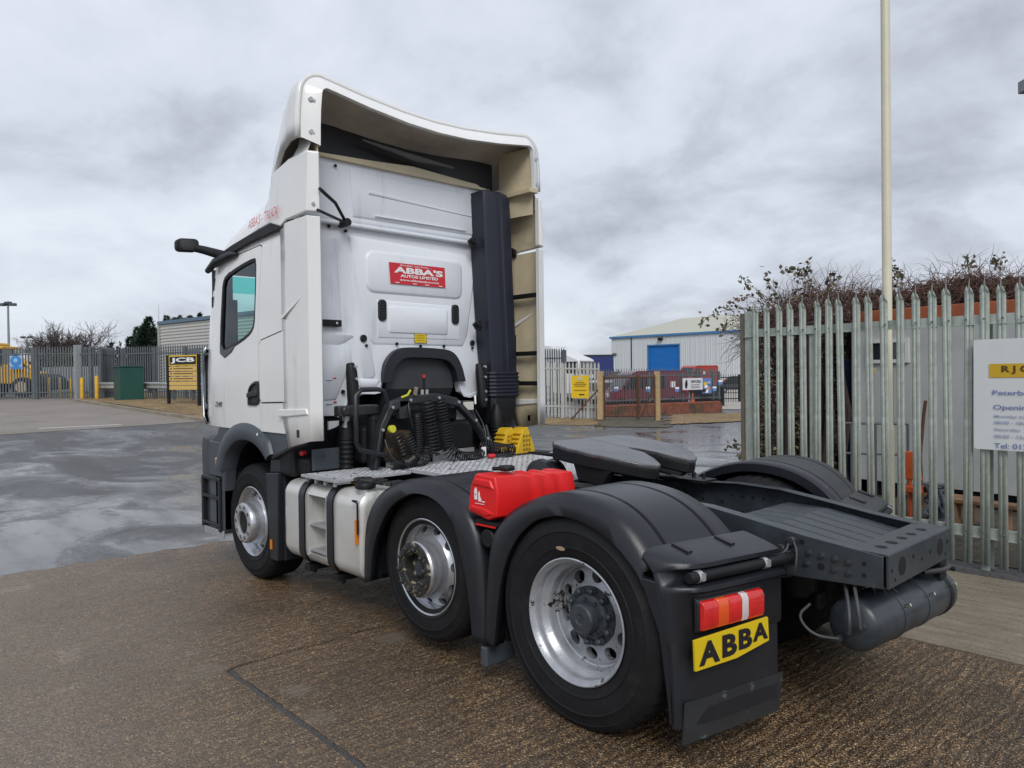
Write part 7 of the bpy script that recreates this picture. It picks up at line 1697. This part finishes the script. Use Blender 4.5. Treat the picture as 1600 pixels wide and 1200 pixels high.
lamp_post(43.5, 527, 85, 2, 'shorter far lamp post with two heads, left of the bare tree', ((-.45, 0), (.35, .0)))
f_ = foot(250, 56); tag(MB().tube([(0, 0, 0), (0, 0, ht(250, 475, 56)-f_.z)], [.05, .015], 8).build('aerial_mast', mat('mast_grey', (.45, .46, .46), .5), None, loc=f_), 'thin pale aerial mast at the corner of the corrugated building', 'mast')
# ---- trees
def bare_tree(X, Ytop, wpx, D, label):
    f_ = foot(X, D); hh_ = ht(X, Ytop, D)-f_.z; W2 = wpx/2*D/FPX; r = thing('bare_tree', f_, label, 'tree'); b = MB()
    def br(p, d, l_, rd, dep):
        n = 4; P = [p]; dd = d
        for _ in range(n): dd = (dd+Vector([random.gauss(0, .16) for _ in range(3)])+Vector((0, 0, .03))).normalized(); P.append(P[-1]+dd*l_/n)
        b.tube(P, [rd*(1-.45*i/n) for i in range(n+1)], 4 if dep else 6, caps=False)
        if dep < 5:
            for _ in range(4 if dep < 4 else 3):
                a = random.uniform(.3, .9); ax_ = dd.orthogonal().normalized(); ax_.rotate(Matrix.Rotation(random.random()*6.28, 3, dd)); nd = (dd*cos(a)+ax_*sin(a)).normalized(); br(P[random.choice((2, 3, 4))], nd, l_*random.uniform(.62, .85), max(.012, rd*.55), dep+1)
    for k in range(7): br(Vector((0, 0, 0)), Vector((random.gauss(0, .22), random.gauss(0, .22), 1)).normalized(), hh_*.27, .16, 0)
    b.build('branches', mat('bare_bark', (.07, .05, .045), .9), r, merge=False)
bare_tree(108, 470, 60, 66, 'bare winter tree with dense fine twigs behind the palisade gates')
def evergreen(X, Ytop, wpx, D, label, grp=None, n=5200):
    f_ = foot(X, D); hh_ = ht(X, Ytop, D)-f_.z; W2 = wpx/2*D/FPX; r = thing('evergreen_tree', f_, label, 'tree', grp)
    MB().tube([(0, 0, 0), (0, 0, hh_*.9)], [.25, .04], 8).build('trunk', MATS['dark_bark'], r)
    sub = [(random.uniform(-W2*.7, W2*.7), random.uniform(-W2*.7, W2*.7), random.uniform(.78, .97)) for _ in range(5)]+[(0, 0, 1)]
    verts, faces, mi = [], [], []
    for _ in range(n):
        cx_, cy_, hs = random.choice(sub); t = random.random()**.8; z = hh_*hs*(.12+.88*t); rad = W2*1.05*(1-t)**.75*(1+.25*sin(z*2.3+cx_*9)); a = random.random()*6.28; q = rad*sqrt(random.uniform(.25, 1))
        p = Vector((cx_*(1-t*.2)+q*cos(a), cy_+q*sin(a), z)); s_ = random.uniform(.12, .30); dv = Vector((cos(a)*.7, sin(a)*.7, random.uniform(-.2, .9))).normalized(); v = dv.orthogonal().normalized()*s_*.4
        v.rotate(Matrix.Rotation(random.random()*6.28, 3, dv)); i = len(verts); verts += [p-v, p+v, p+dv*s_*1.4]; faces.append((i, i+1, i+2)); mi.append(random.choice((0, 0, 1)))
    me = bpy.data.meshes.new('crown'); me.from_pydata([tuple(v) for v in verts], [], faces); me.materials.append(mat('needle_dark', (.012, .030, .016), .7)); me.materials.append(mat('needle_light', (.03, .055, .03), .7)); me.polygons.foreach_set('material_index', mi)
    o = bpy.data.objects.new('crown', me); col.objects.link(o); o.parent = r
G = 'evergreen trees behind the building'
evergreen(176, 534, 14, 72, 'smallest evergreen, leftmost of the group behind the cabinet', G, 900); evergreen(189, 536, 10, 72, 'narrow small evergreen right of the leftmost one', G, 700)
evergreen(216, 512, 40, 71, 'lower dark evergreen at the left side of the broad one behind the cabinet', G, 5000)
evergreen(234, 496, 64, 70, 'broad dark evergreen with its full outline left of the corrugated building', G, 9000)
for X, yt, w_, lab in ((262, 494, 60, 'evergreen crown just above the left corner of the corrugated building'), (283, 494, 50, 'evergreen tip above the building roof, right of the corner'), (299, 494, 40, 'small evergreen tip above the middle of the building roof'), (314, 490, 40, 'evergreen tip above the roof nearest to the truck cab'), (342, 485, 36, 'pale evergreen tip above the roof touching the cab mirror')): evergreen(X, yt, w_, 74, lab, G, 4500)
evergreen(985, 545, 22, 125, 'distant bushy tree behind the curtain trailer', None, 1500)
